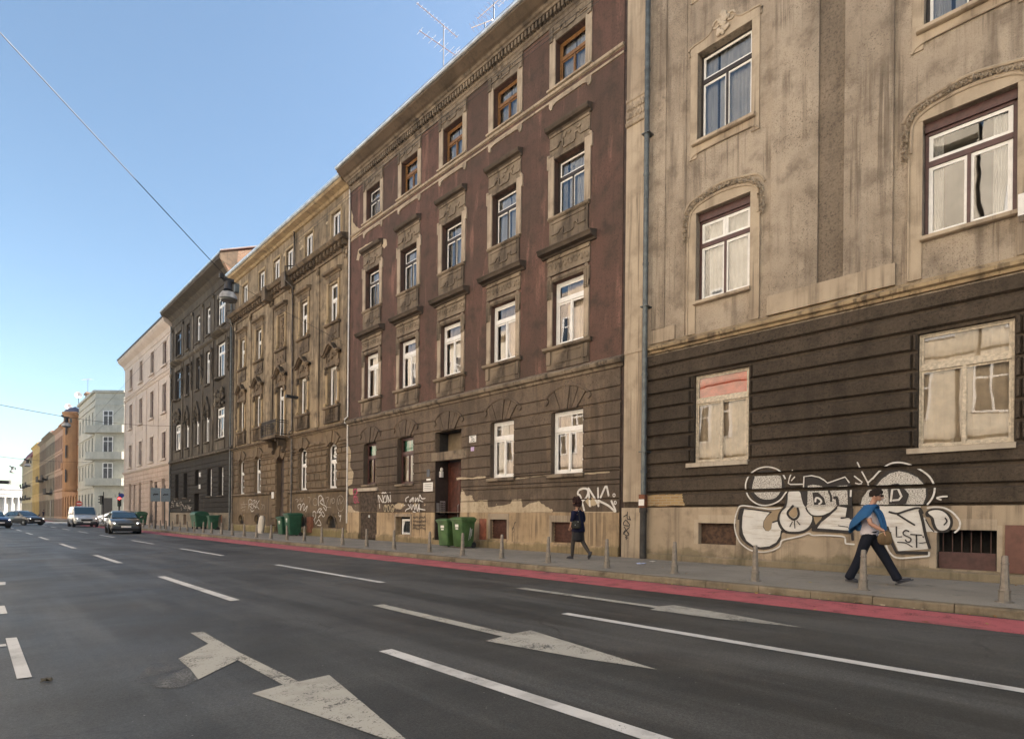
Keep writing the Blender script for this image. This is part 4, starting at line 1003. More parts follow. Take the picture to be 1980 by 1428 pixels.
for y in (33.75, 36.85): m.fbox(y - .3, y + .3, 15.0, 15.9, -.02, .58)
m.build('bracket_cornice', M['c_trim'], hC)
m = MB()
for y in (27.0, 30.2, 33.75, 36.85, 40.6, 43.5):
    wv = .28 if y in (33.75, 36.85) else .2
    m.fbox(y - wv, y + wv, 6.22, 14.75, -.02, .07); m.fbox(y - wv - .05, y + wv + .05, 6.22, 6.6, -.02, .10)
    for i in range(10): m.blob((FX - .10, y + R.uniform(-wv, wv), 14.9 + R.uniform(-.12, .25)), (.06, .08, .1), 6, .2, R)
m.build('pilaster', M['c_wall'], hC)
wc = (M['white_frame'], M['glass'], M['curtain'], M['c_trim'])
for i, o in enumerate(t_ops):
    w = window(hC, *o, .12, wc, None, 1, 2, rnd=R, fw=.07, sash=.055, curtain=(.55, .75))
    a, b, c, e = o; m = MB(); m.fbox(a - .14, a - .003, c, e, -.02, .03); m.fbox(b + .003, b + .14, c, e, -.02, .03); m.fbox(a - .14, b + .14, e + .003, e + .15, -.02, .035); m.build('window_surround', M['c_jamb'], w)
for i, o in enumerate(s_ops):
    a, b, c, e = o; sc = (a + b) / 2
    if i == 2:
        m = MB(); m.fbox(a, b, c, e, -.12, -.08)
        for k in range(24): m.blob((FX + .06, sc + R.uniform(-.22, .22), c + .2 + k * .075), (.06, .09, .07), 6, .25, R)
        w = m.build('niche_relief', M['c_trim'], hC)
    else: w = window(hC, *o, .15, wc, .60, 1, 2 if i in (0, 1) else 1, rnd=R, fw=.075, sash=.055, curtain=(.5, .7))
    m = MB(); m.fbox(a - .2, a - .003, c, e + .1, -.02, .06); m.fbox(b + .003, b + .2, c, e + .1, -.02, .06)
    for q in (a - .1, b + .1):
        m.blob((FX - .1, q, c + .06), (.07, .11, .1), 8, .1, R); m.blob((FX - .08, q, c + .22), (.05, .07, .1), 8, .1, R)
    m.build('jamb', M['c_jamb'], w)
    m = MB(); m.fbox(a - .2, b + .2, e + .103, e + .42, -.02, .05)
    for k in range(4): m.blob((FX - .06, sc + R.uniform(-.3, .3), e + .26), (.03, .1, .06), 6, .1, R)
    m.mould([(0, e + .42), (.08, e + .43), (.12, e + .5), (.26, e + .53), (.3, e + .6), (.29, e + .64), (0, e + .74)], a - .36, b + .36); m.build('hood', M['c_trim'], w)
    m = MB(); m.mould([(-.24, c - .002), (0, c - .006), (.2, c - .03), (.18, c - .12), (.08, c - .16), (-.02, c - .16)], a - .32, b + .32)
    m.fbox(a - .2, b + .2, c - .95, c - .17, -.02, .05)
    for k in range(8): m.blob((FX - .06, sc + R.uniform(-.6, .6), c - R.uniform(.5, .85)), (.04, .12, .08), 6, .2, R)
    m.build('sill', M['c_trim'], w)
for i, o in enumerate(p_ops):
    a, b, c, e = o; sc = (a + b) / 2
    w = window(hC, *o, .17, wc, .78 if i == 2 else None, 1, 2 if i == 2 else 1, rnd=R, fw=.08, sash=.06, curtain=(.0, .0) if i == 2 else None, blind=None if i == 2 else (.98, M['white_blind']), name='balcony_door' if i == 2 else 'window')
    m = MB(); m.fbox(a - .2, a - .003, c + .1, e - .35, -.02, .06); m.fbox(b + .003, b + .2, c + .1, e - .35, -.02, .06)
    if i != 2:
        for q in (a - .1, b + .1): m.blob((FX - .12, q, c + .08), (.09, .12, .11), 8, .05, R)
    m.build('jamb', M['c_jamb'], w)
    m = MB()
    for q in (a - .12, b + .12):
        for k in range(6): m.blob((FX - .1, q + R.uniform(-.08, .08), e - .2 + R.uniform(-.15, .15)), (.07, .09, .1), 6, .2, R)
    m.fbox(a - .22, b + .22, e + .003, e + .22, -.02, .08); m.fbox(a - .2, b + .2, e + .22, e + .75, -.02, .05)
    for q in (a - .12, b + .12): m.fbox(q - .09, q + .09, e + .24, e + .74, .05, .11)
    m.blob((FX - .10, sc, e + .52), (.08, .13, .2), 10)
    for k in range(9): m.blob((FX - .07, sc + R.uniform(-.45, .45), e + R.uniform(.3, .7)), (.05, .09, .07), 6, .2, R)
    m.build('architrave', M['c_trim'], w)
    m = MB(); L = .92
    path = [(sc - L, e + .72), (sc - L * .72, e + .74), (sc - L * .5, e + .92), (sc - L * .25, e + 1.14), (sc, e + 1.22), (sc + L * .25, e + 1.14), (sc + L * .5, e + .92), (sc + L * .72, e + .74), (sc + L, e + .72)]
    P = smooth_path(path, 4)
    for dd, th in ((.3, .10), (.22, .18)):
        m.add([(FX - q, y, z + t) for y, z in P for q, t in ((0, 0), (dd, 0), (dd, -th), (0, -th))],
              [(4 * k + j, 4 * k + (j + 1) % 4, 4 * k + 4 + (j + 1) % 4, 4 * k + 4 + j) for k in range(len(P) - 1) for j in range(4)])
    for q in (-1, 1):
        m.blob((FX - .2, sc + q * L, e + .68), (.12, .1, .1), 8, .1, R)
    m.blob((FX - .2, sc, e + 1.2), (.1, .16, .12), 8, .1, R); m.build('pediment', M['c_trim'], w)
    if i != 2:
        m = MB(); m.mould([(-.26, c - .002), (0, c - .006), (.2, c - .03), (.18, c - .14), (.02, c - .16)], a - .34, b + .34); m.build('sill', M['c_trim'], w)
        m = MB(); m.fbox(a - .28, a - .0, 6.3, c - .17, -.02, .14); m.fbox(b + .0, b + .28, 6.3, c - .17, -.02, .14)
        for k in range(6):
            y = a + .12 + k * (b - a - .24) / 5
            m.lathe([(.05, 6.32), (.05, 6.36), (.03, 6.42), (.065, 6.58), (.03, 6.8), (.05, 6.95), (.05, 7.05)], (FX - .08, y, 0), 8)
        m.fbox(a, b, 6.3, 6.34, 0, .13); m.build('balustrade', M['c_trim'], w)
wl = (M['white_frame'], M['glass'], M['dark_interior'], M['c_trim'])
for i, o in enumerate(gr_ops):
    if i == 2: continue
    window(hC, *o, .16, wl, .60, 1, 2, rnd=R, fw=.085, sash=.05, curtain=(.5, .52))
a, b, c, e = gr_ops[2]
m = MB(); m.fbox(a, b, 1.7, e, -.34, -.29); m.fbox(a, b, c, 1.7, -.33, -.22); m.fbox(a - .1, b + .1, PAV - .02, c, -.32, .12)
dr = m.build('door', plain('boarded_door', (.05, .035, .028), .7, 0, .3, 4), hC)
m = MB(); m.fbox(36.15, 36.5, 2.35, 2.75, .05, .07); m.build('notice_plate', M['white_plate'], hC)
# balcony
m = MB(); m.fbox(34.15, 36.45, 5.98, 6.14, -.02, .82)
for y in (34.55, 36.05):
    m.fprism([(y - .09, 5.2), (y + .09, 5.2), (y + .09, 5.975), (y - .09, 5.975)], -.02, .2); m.fprism([(y - .08, 5.55), (y + .08, 5.55), (y + .08, 5.975), (y - .08, 5.975)], .2, .5); m.blob((FX - .55, y, 5.86), (.14, .09, .11), 8); m.blob((FX - .2, y, 5.25), (.12, .09, .14), 8)
bal = m.build('balcony', M['c_trim'], hC)
m = MB(); xr = FX - .76
for p, q in (((xr, 34.2), (xr, 36.4)), ((xr, 34.2), (FX, 34.2)), ((xr, 36.4), (FX, 36.4))):
    for z in (6.24, 6.95, 7.08): m.tube([(*p, z), (*q, z)], .022, 6)
    L = math.hypot(q[0] - p[0], q[1] - p[1]); n = int(L / .12)
    for k in range(n + 1):
        t = k / n; x, y = p[0] + (q[0] - p[0]) * t, p[1] + (q[1] - p[1]) * t
        if L > 1.5: m.tube([(x, y, 6.16), (x - .0, y, 6.3), (x - .10, y, 6.5), (x - .02, y, 6.75), (x, y, 7.08)], .012, 5)
        else: m.tube([(x, y, 6.16), (x, y, 7.08)], .012, 5)
for k in range(9):
    y = 34.3 + k * .25; m.tube([(xr - .01, y + .09 * cos(t), 7.0 + .05 * sin(t)) for t in [j * .9 for j in range(8)]], .01, 5)
m.build('railing', M['iron'], bal)
m = MB(); m.mould([(0, 18.3), (.1, 18.32), (.2, 18.42), (.5, 18.5), (.56, 18.62), (0, 18.66)], C0, C1); m.build('eave_cove', M['c_jamb'], hC)
m = MB(); m.mould([(.55, 18.62), (.62, 18.63), (.68, 18.68), (.70, 18.78), (.56, 18.80)], C0, C1); m.build('gutter', M['zinc'], hC)
m = MB(); gable_roof(m, C0, C1, 18.80, 12, .56, 2.4); m.build('roof', M['tile'], hC)
m = MB()
for y in (33.32, 43.7): m.tube([(FX - .14, y, PAV + .02), (FX - .14, y, 5.85), (FX - .30, y, 5.95), (FX - .30, y, 6.25), (FX - .16, y, 6.4), (FX - .16, y, 15.0), (FX - .64, y, 15.3), (FX - .64, y, 16.1), (FX - .1, y, 16.3), (FX - .1, y, 18.4)], .055, 8)
m.build('drainpipe', plain('rusted_zinc_pipe', (.13, .115, .10), .6, .3, .3, 4), hC)
m = MB(); m.fbox(fs(566, 737, .3), fs(570, 737, .3) + .05, 8.2, 8.35, -.02, .75); m.build('flag_holder', M['iron'], hC)
g = Paint(); Z = zc(450, 940, 8.61); u = .035
for p in (((262, 370), (262, 230), (310, 225), (315, 280), (270, 300), (300, 350)), ((320, 290), (300, 330), (320, 370), (345, 330), (320, 285)), ((330, 240), (370, 230), (335, 310), (385, 340)), ((395, 235), (365, 290), (375, 355), (400, 320), (395, 240)), ((440, 230), (395, 310), (435, 375)), ((290, 380), (315, 410), (350, 395)), ((310, 420), (340, 410))): g.stroke(Z(*p), u, 0)
for p in (((130, 280), (160, 350), (180, 250), (200, 380), (150, 400)), ((130, 360), (220, 330)), ((140, 300), (240, 290)), ((470, 290), (500, 320), (470, 380)), ((500, 300), (530, 330), (515, 400))): g.stroke(Z(*p), .02, 1)
for p in (((1430, 320), (1425, 180), (1465, 150), (1490, 200), (1450, 260), (1510, 310)), ((1490, 250), (1500, 190), (1520, 290)), ((1090, 370), (1085, 310), (1130, 300), (1120, 400), (1160, 300), (1190, 295), (1180, 400), (1240, 320), (1215, 420)),
          ((1340, 520), (1335, 430), (1370, 420), (1380, 500), (1345, 560)), ((1400, 440), (1440, 370), (1480, 380), (1430, 430), (1480, 440), (1420, 520)), ((1490, 410), (1530, 470), (1500, 500), (1470, 440)), ((1360, 560), (1380, 620), (1430, 550), (1470, 640), (1410, 640)), ((1520, 310), (1555, 340), (1550, 400), (1510, 340)), ((1760, 430), (1775, 500), (1800, 480), (1785, 580))): g.stroke(Z(*p), .05, 0)
for p in (((1040, 220), (1080, 210), (1070, 260), (1110, 210)), ((1120, 260), (1130, 190), (1150, 250), (1180, 190)), ((1250, 180), (1290, 190), (1270, 280)), ((1545, 190), (1600, 180), (1570, 260), (1565, 320)), ((1620, 300), (1640, 200), (1660, 280), (1700, 240), (1670, 190), (1650, 260)), ((1740, 200), (1760, 300), (1780, 200), (1800, 290), (1830, 230)), ((1560, 340), (1640, 350))): g.stroke(Z(*p), .025, 1)
g.stroke(Z(*ell((1375, 255), 38, 60, 12)), .022, 1, closed=True); g.stroke(Z(*ell((1795, 280), 62, 130, 16)), .02, 1, closed=True)
g.build('graffiti', [M['spray_white'], M['spray_thin']], hC, split=-.018)

# ================================================================== D: dark Art-Nouveau house
M['d_wall'] = plaster('sooty_grey_render', (.085, .072, .056), (.064, .054, .043), (.034, .029, .025), fine=40, bump=.5, streak=.6, light=(.19, .155, .115), light_amt=.35)
M['d_trim'] = plaster('sooty_ornament', (.11, .092, .07), (.078, .066, .052), (.034, .03, .025), fine=40, bump=.4, streak=.6, light=(.32, .275, .205), light_amt=.6)
M['d_low'] = plaster('black_rustication', (.040, .036, .031), (.032, .029, .026), (.019, .018, .016), fine=40, bump=.6, streak=.4, light=(.085, .07, .055), light_amt=.4)
M['d_plinth'] = plaster('grey_stone_plinth', (.30, .25, .19), (.24, .20, .15), (.10, .085, .065), fine=50, bump=.4, streak=.8)
hD = thing('art_nouveau_house', (FX, 52.6, PAV), 'soot-black house with bowed end bays and ogee-arched middle windows', 'house')
D0, D1 = 44.0, 61.3
dc = [46.9, 50.2, 52.9, 55.9, 59.0]; hw = [.95, .5, .5, .5, .95]
d_top = [(c - h, c + h, 15.97, 18.2) for c, h in zip(dc, hw)]; d_2 = [(c - h, c + h, 11.93, 14.6) for c, h in zip(dc, hw)]; d_1 = [(c - h, c + h, 7.22, 9.6) for c, h in zip(dc, hw)]
d_g = [(c - .55, c + .55, 2.78, 4.98) for c in (46.6, 49.4, 56.2, 59.0)]; d_door = (52.2, 53.5, PAV + .1, 3.05); d_mid = (52.35, 53.35, 3.75, 5.05)
m = MB(); wall_grid(m, D0, D1, 5.95, 20.0, d_top + d_2 + d_1, 0, .25); house_shell(m, D0, D1, PAV, 20.0, 13); m.build('wall', [M['d_wall'], M['dark_room']], hD)
d_cel = [(c - .45, c + .45, .35, 1.25) for c in (46.6, 56.2, 58.6)]
m = MB(); wall_grid(m, D0, D1, 1.4, 5.96, d_g + [(52.2, 53.5, 1.4, 3.05), d_mid], -.02, .3)
bands(m, D0, D1, [1.42 + .4 * k for k in range(12)], [(a - .02, b + .02, c, e) for a, b, c, e in d_g + [d_door, d_mid]], -.02, .03, .025, .012)
m.build('rusticated_wall', [M['d_low'], M['dark_room']], hD)
m = MB(); wall_grid(m, D0, D1, PAV, 1.41, d_cel + [(52.2, 53.5, PAV + .1, 1.41)], .05, .3); m.quad((FX - .05, D0, 1.41), (FX - .05, D1, 1.41), (FX + .02, D1, 1.42), (FX + .02, D0, 1.42)); m.build('plinth', [M['d_plinth'], M['dark_room']], hD)
for o in d_cel:
    m = MB(); m.fbox(*o, -.2, -.16); m.build('cellar_window', M['rust'], hD)
m = MB(); m.fbox(d_door[0], d_door[1], d_door[2], d_door[3], -.5, -.45)
for z in (.6, 1.7): m.fbox(d_door[0] + .15, d_door[1] - .15, z, z + .9, -.45, -.43)
m.build('door', M['brown_frame'], hD)
for sy, z in ((51.75, 4.6), (51.8, 3.6)):
    m = MB(); m.fbox(sy - .15, sy + .15, z - .18, z + .18, .03, .1); m.build('name_plate', M['white_plate'], hD)
m = MB(); m.mould([(0, 6.0), (.08, 6.02), (.22, 6.08), (.22, 6.2), (0, 6.3)], D0, D1)
for c, h in zip(dc, hw):
    m.fbox(c - h - .15, c + h + .15, 6.32, 7.0, -.02, .06)
m.build('belt_course', M['d_trim'], hD)
# waved cornice over the second floor, bowed out at the end bays
m = MB()
def bow(y): return .18 + .38 * max(0, 1 - ((y - dc[0]) / 1.6) ** 2) ** .5 * (abs(y - dc[0]) < 1.6) + .38 * max(0, 1 - ((y - dc[4]) / 1.6) ** 2) ** .5 * (abs(y - dc[4]) < 1.6)
ys = [D0 + (D1 - D0) * k / 80 for k in range(81)]
pr = [(0, 15.15), (.5, 15.2), (.85, 15.28), (1.0, 15.36), (.95, 15.44), (0, 15.62)]
m.add([(FX - bow(y) * d, y, z) for y in ys for d, z in pr], [(6 * k + j, 6 * k + 6 + j, 6 * k + 6 + (j + 1) % 6, 6 * k + (j + 1) % 6) for k in range(80) for j in range(6)])
m.build('waved_cornice', M['d_trim'], hD)
wd = (M['white_frame'], M['glass'], M['dark_interior'], M['d_trim']); wb = (M['black_frame'], M['glass'], M['dark_interior'], M['d_trim'])
for i, (c, h) in enumerate(zip(dc, hw)):
    big = h > .7
    for fl, o in enumerate((d_1[i], d_2[i], d_top[i])):
        a, b, z0, z1 = o
        lightf = (fl == 0) or (fl == 1 and i < 2) or (fl == 2 and i < 3)
        w = window(hD, *o, .13, wd if lightf else wb, .72, 3 if big else 1, 3 if big else 2, rnd=R, fw=.075, sash=.05, curtain=(.5, .6), sill=(.1, .14, .14))
        m = MB()
        if fl == 0 and not big:               # ogee arch
            pt = [(c - .62, z1 - .5), (c - .66, z1), (c - .55, z1 + .45), (c - .22, z1 + .85), (c, z1 + 1.25), (c + .22, z1 + .85), (c + .55, z1 + .45), (c + .66, z1), (c + .62, z1 - .5)]
            m.tube([(FX - .10, y, z) for y, z in smooth_path(pt)], .11, 6)
            m.fprism(smooth_path(pt[2:7], 4) , -.02, .04)
            for k in range(10): m.blob((FX - .08, c + R.uniform(-.3, .3), z1 + R.uniform(.1, .7)), (.05, .1, .1), 6, .2, R)
        elif fl == 0:
            for k in range(46): m.blob((FX - .12, c + R.uniform(-1.0, 1.0), z1 + R.uniform(.1, 1.35)), (.12, .16, .16), 6, .3, R)
        elif fl == 1:
            m.fbox(a - .12, b + .12, z1 + .02, z1 + .4, -.02, .05)
            if big: m.lathe([(.0, z0 - .2), (1.0, z0 - .2), (1.0, z0 - .08), (0, z0 - .05)], (FX + .55, c, 0), 24)
        else:
            m.fbox(a - .1, b + .1, z1 + .01, z1 + .3, -.02, .04); m.fbox(a - .1, b + .1, z0 - .6, z0 - .2, -.02, .04)
        m.build('ornament', M['d_trim'], w)
m = MB()
for y in (44.9, 48.75, 51.5, 54.4, 57.4, 60.9):
    m.fbox(y - .16, y + .16, 6.35, 15.1, -.02, .07); m.fbox(y - .2, y + .2, 15.66, 18.6, -.02, .05)
    m.blob((FX - .16, y, 14.4), (.13, .16, .22), 8, .1, R)
    for k in range(16): m.blob((FX - .12, y + R.uniform(-.12, .12), 14.1 - k * .13), (.07, .08, .1), 6, .25, R)
    m.blob((FX - .1, y, 18.7), (.1, .24, .16), 8, .1, R)
m.build('pilaster', M['d_trim'], hD)
for i, o in enumerate(d_g): window(hD, *o, .25, wb if i > 1 else wd, .7, 1, 2, rnd=R, fw=.06, sash=.045, sill=(.1, .14, .12), curtain=(.5, .55))
window(hD, *d_mid, .25, wb, None, 1, 1, rnd=R)
m = MB(); m.mould([(0, 18.95), (.06, 18.97), (.08, 19.1), (.03, 19.15), (.05, 19.6), (.35, 19.9), (.95, 20.1), (1.0, 20.3), (0, 20.35)], D0, D1); m.build('eave_cove', M['d_wall'], hD)
m = MB(); m.mould([(.98, 20.3), (1.06, 20.32), (1.08, 20.42), (.95, 20.44)], D0, D1); m.build('gutter', M['zinc'], hD)
M['brick'] = None
k = NM('rough_brick'); bt = k.n('TexBrick', {'Vector': k.scale((1, 1, 1), k.n('CombineXYZ', {0: k.sep()[0], 1: k.sep()[2], 2: 0.0}).outputs[0]), 'Color1': (.24, .13, .075, 1), 'Color2': (.16, .09, .055, 1), 'Mortar': (.22, .19, .14, 1), 'Scale': 1.0, 'Brick Width': .3, 'Row Height': .11, 'Mortar Size': .016})
M['brick'] = k.pbr(k.mix(k.math('MULTIPLY', k.step(k.noise(1.1, 5), .5, .75), .5), bt.outputs['Color'], (.14, .10, .07)), .9, k.bump(k.noise(24, 3), .6, .02))
m = MB(); xf, xm, xb = FX - .98, FX + 6.5, FX + 13.3
m.add([(x, y, z) for y in (D0, D0 + .35) for x, z in ((FX - .05, 18.6), (FX - .9, 20.0), (xf, 20.36), (xm, 23.7), (xb, 20.4), (xb, 18.6))], [(0, 1, 2, 3, 4, 5), (11, 10, 9, 8, 7, 6)] + [(j, j + 6, (j + 1) % 6 + 6, (j + 1) % 6) for j in range(6)])
m.build('gable_wall', M['brick'], hD)
m = MB(); m.add([(xf - .06, D0 - .012, 19.9), (xf - .06, D0 - .012, 20.44), (FX + .25, D0 - .012, 20.95), (FX + .1, D0 - .012, 19.2), (FX - .5, D0 - .012, 19.6)], [(0, 1, 2, 3, 4)]); m.build('eave_return', M['c_trim'], hD)
m = MB()
for z0, z1, q in ((20.40, 23.74, 0), ):
    m.add([(xf - .05, D0 - .1, 20.44), (xf - .05, D1, 20.44), (xm, D1, 23.82), (xm, D0 - .1, 23.82), (xb, D1, 20.44), (xb, D0 - .1, 20.44)], [(0, 1, 2, 3), (3, 2, 4, 5)])
m.build('roof', M['tile'], hD)
m = MB(); m.tube([(xf - .05, D0 - .12, 20.47), (xm, D0 - .12, 23.86)], .06, 6); m.build('verge_flashing', M['zinc'], hD)
m = MB(); m.tube([(FX - .12, 44.25, PAV), (FX - .12, 44.25, 19.2)], .06, 8); m.tube([(FX - .12, 61.15, PAV), (FX - .12, 61.15, 19.2)], .06, 8); m.build('drainpipe', M['pipe_grey'], hD)
g = Paint(); rr = random.Random(11)
for k in range(26):
    y = rr.uniform(54.5, 60.8); z = rr.uniform(1.7, 2.5); P = [(y + rr.uniform(-.3, .3), z + rr.uniform(-.15, .15)) for _ in range(4)]; g.stroke(P, .035, 0)
g.build('graffiti', [M['spray_thin']], hD, split=.032)

# ================================================================== E: pink house before the crossing
M['e_wall'] = plaster('pale_pink_render', (.53, .45, .39), (.47, .395, .34), (.32, .27, .23), fine=60, bump=.15, streak=.25, dirt_amt=.3)
M['e_trim'] = plaster('pink_trim', (.55, .465, .40), (.49, .41, .35), (.33, .275, .235), fine=60, bump=.15, streak=.3, dirt_amt=.3)
M['e_low'] = plaster('pink_rustication', (.50, .385, .315), (.44, .34, .275), (.27, .21, .165), fine=60, bump=.2, streak=.4)
hE = thing('pink_house', (FX, 72, PAV), 'pale pink four-storey house at the crossing with simple moulded sills', 'house')
E0, E1 = 61.32, 83.05
ec = [63.9, 69.0, 74.2, 79.4]
e_ops = [(c - .72, c + .72, z0, z1) for c in ec for z0, z1 in ((16.1, 18.4), (11.4, 14.2), (6.8, 9.4))]
eg = [(c + q - .6, c + q + .6, .3, 4.8) for c in ec for q in (0,)] + [(66.4, 67.5, .3, 4.6), (76.6, 77.6, 1.4, 4.6)]
m = MB(); wall_grid(m, E0, E1, 6.0, 19.6, e_ops, 0, .22); house_shell(m, E0, E1, PAV, 19.6, 14); m.build('wall', [M['e_wall'], M['dark_room']], hE)
m = MB(); wall_grid(m, E0, E1, PAV, 6.02, eg, -.02, .3); bands(m, E0, E1, [.55 + .5 * k for k in range(12)], [(a - .02, b + .02, c, e) for a, b, c, e in eg], -.02, .03, .03, .015); m.build('rusticated_wall', [M['e_low'], M['dark_room']], hE)
m = MB(); m.mould([(0, 6.02), (.1, 6.05), (.22, 6.2), (.22, 6.32), (0, 6.45)], E0, E1); m.mould([(0, 14.9), (.06, 14.92), (.14, 15.05), (.14, 15.12), (0, 15.2)], E0, E1); m.mould([(0, 15.35), (.08, 15.37), (.08, 15.5), (0, 15.55)], E0, E1); m.build('belt_course', M['e_trim'], hE)
we = (M['brown_frame'], M['glass'], M['curtain'], M['e_trim'])
for o in e_ops:
    a, b, c, e = o; w = window(hE, *o, .16, we, .68, 1, 2, rnd=R, fw=.07, sash=.05, curtain=(.3, .7), sill=(.3, .2, .2))
    m = MB(); m.fbox(a - .2, a - .003, c, e, -.02, .04); m.fbox(b + .003, b + .2, c, e, -.02, .04); m.fbox(a - .2, b + .2, e + .003, e + .2, -.02, .045); m.fbox(a - .1, b + .1, c - .8, c - .25, -.02, .03); m.build('window_surround', M['e_trim'], w)
for o in eg: window(hE, *o, .2, (M['black_frame'], M['glass'], M['dark_interior'], M['e_trim']), .7, 1, 2, rnd=R, curtain=(.5, .5), name='shop_window')
m = MB()
for y in (61.7, 66.4, 71.6, 76.8, 82.7): m.fbox(y - .22, y + .22, 6.46, 14.88, -.02, .05)
m.build('pilaster', M['e_trim'], hE)
m = MB(); m.mould([(0, 18.9), (.06, 18.92), (.1, 19.1), (.2, 19.3), (.6, 19.6), (.75, 19.8), (.75, 20.0), (0, 20.1)], E0, E1 + .1); m.build('eave_cove', M['e_wall'], hE)
m = MB(); m.mould([(.72, 20.0), (.82, 20.02), (.84, 20.16), (.7, 20.18)], E0, E1 + .2); m.build('gutter', plain('dark_gutter', (.06, .06, .06), .5, .3), hE)
m = MB(); gable_roof(m, E0, E1, 20.12, 14, .7, 2.6); m.build('roof', M['tile'], hE)
m = MB(); m.box(FX + .4, FX + 4.5, E1, E1 + 1.3, 6.1, 6.3); m.box(FX + .4, FX + 4.5, E1 + 1.2, E1 + 1.3, 6.3, 7.2); m.box(FX + .4, FX + .5, E1, E1 + 1.2, 6.3, 7.2); m.build('balcony', M['e_trim'], hE)

# ================================================================== beyond the crossing
def simple_house(name, label, s0, s1, h, wall, trim, floors, cols, ww=.55, depth=12, cat='house', base=None, frame='white_frame', roof=True, door=None, rise=2.4, x=None, flip=False, parts=True, eave=.5, relief=True):
    """a plain terraced house: wall, belts, windows (> pane, sill), door, eaves, roof"""
    global FX
    keep = FX
    if x is not None: FX = x
    t = thing(name, (FX, (s0 + s1) / 2, PAV), label, cat)
    ops = []
    cs = [s0 + (s1 - s0) * (i + .5) / cols for i in range(cols)]
    for z0, z1 in floors:
        ops += [(c - ww, c + ww, z0, z1) for c in cs]
    m = MB(); wall_grid(m, s0, s1, PAV, h, ops, 0, .2, back=.6); house_shell(m, s0, s1, PAV, h, depth)
    m.build('wall', [wall, M['dark_room']], t)
    m = MB()
    for z0, z1 in floors[1:]: m.mould([(0, z0 - .55), (.12, z0 - .52), (.14, z0 - .4), (0, z0 - .34)], s0, s1)
    if relief:
        for z0, z1 in floors:
            for c in cs:
                m.fbox(c - ww - .18, c - ww - .003, z0, z1, -.02, .05); m.fbox(c + ww + .003, c + ww + .18, z0, z1, -.02, .05); m.fbox(c - ww - .25, c + ww + .25, z1 + .003, z1 + .25, -.02, .10)
    m.mould([(0, h - .5), (.1, h - .45), (eave, h - .1), (eave, h + .05), (0, h + .1)], s0, s1)
    m.build('cornice', trim, t)
    n = 0
    for o in ops:
        if parts and n < 60:
            window(t, *o, .14, (M[frame], M['glass'], M['curtain'], trim), .68, 1, 2, rnd=R, fw=.09, sash=.05)
        n += 1
    if door:
        m = MB(); m.fbox(door - .9, door + .9, PAV, 3.4, -.0, .04); m.fbox(door - 1.1, door + 1.1, 3.4, 3.7, -.0, .08); m.build('door', M['brown_frame'], t)
    if roof:
        m = MB(); gable_roof(m, s0, s1, h + .12, depth, eave, rise); m.build('roof', M['tile'], t)
    FX = keep
    return t
def pm(name, c, k=.85, **kw):
    return plaster(name, c, tuple(v * k for v in c), tuple(v * .55 for v in c), fine=20, bump=.15, streak=.3, dirt_amt=.35, **kw)

# F: pale green corner house with wrap-round balconies; its cut corner faces the crossing
M['f_wall'] = pm('pale_green_render', (.51, .50, .43)); M['f_side'] = M['f_wall']; M['f_base'] = pm('tan_base_render', (.40, .33, .24))
hF = thing('green_corner_house', (FX, 104.6, PAV), 'pale green corner house with wrap-round balconies on its cut corner', 'house')
FS0, FS1, FH, CH_ = 104.6, 121.6, 19.5, 3.1
fl = [(.6, 4.3), (6.6, 8.9), (10.6, 12.9), (14.5, 16.8)]
f_ops = [(FS0 + 2.4 + 3.2 * i - .6, FS0 + 2.4 + 3.2 * i + .6, z0, z1) for i in range(5) for z0, z1 in fl]
m = MB(); wall_grid(m, FS0, FS1, PAV, FH, f_ops, 0, .2)
ca, cb = Vector((FX, FS0, 0)), Vector((FX + CH_, FS0 - CH_, 0))
def cp(t, z, d=0.0): 
    p = ca.lerp(cb, t) + Vector((-1, -1, 0)).normalized() * d; return (p.x, p.y, z)
m.quad(cp(0, PAV), cp(1, PAV), cp(1, FH), cp(0, FH))
m.quad(cp(1, PAV), (FX + 14, FS0 - CH_, PAV), (FX + 14, FS0 - CH_, FH), cp(1, FH)); m.quad((FX + 14, FS0 - CH_, PAV), (FX + 14, FS1, PAV), (FX + 14, FS1, FH), (FX + 14, FS0 - CH_, FH)); m.quad((FX, FS1, PAV), (FX + 14, FS1, PAV), (FX + 14, FS1, FH), (FX, FS1, FH))
m.add([(FX, FS0, FH), cp(1, FH), (FX + 14, FS0 - CH_, FH), (FX + 14, FS1, FH), (FX, FS1, FH)], [(0, 1, 2, 3, 4)]); m.build('wall', [M['f_wall'], M['dark_room']], hF)
for o in f_ops: window(hF, *o, .14, (M['black_frame'] if o[2] < 2 else M['white_frame'], M['glass'], M['curtain'], M['f_wall']), .68, 1, 2, rnd=R, fw=.08)
def cbox(mb, t0, t1, z0, z1, d0, d1):
    mb.add([cp(t0, z0, d0), cp(t1, z0, d0), cp(t1, z0, d1), cp(t0, z0, d1), cp(t0, z1, d0), cp(t1, z1, d0), cp(t1, z1, d1), cp(t0, z1, d1)], [(0, 1, 2, 3), (4, 5, 6, 7), (0, 1, 5, 4), (1, 2, 6, 5), (2, 3, 7, 6), (3, 0, 4, 7)])
for z0, z1 in fl[1:]:
    m = MB(); cbox(m, .30, .62, z0 - .2, z1, .02, .06); w = m.build('corner_window', M['dark_interior'], hF)
    m = MB()
    for t0, t1, za, zb in ((.28, .31, z0 - .2, z1), (.61, .64, z0 - .2, z1), (.45, .475, z0 - .2, z1), (.31, .61, z1 - .1, z1), (.31, .61, z0 + 1.5, z0 + 1.6), (.31, .61, z0 - .2, z0 - .1)): cbox(m, t0, t1, za, zb, .061, .09)
    m.build('frame', M['white_frame'], w)
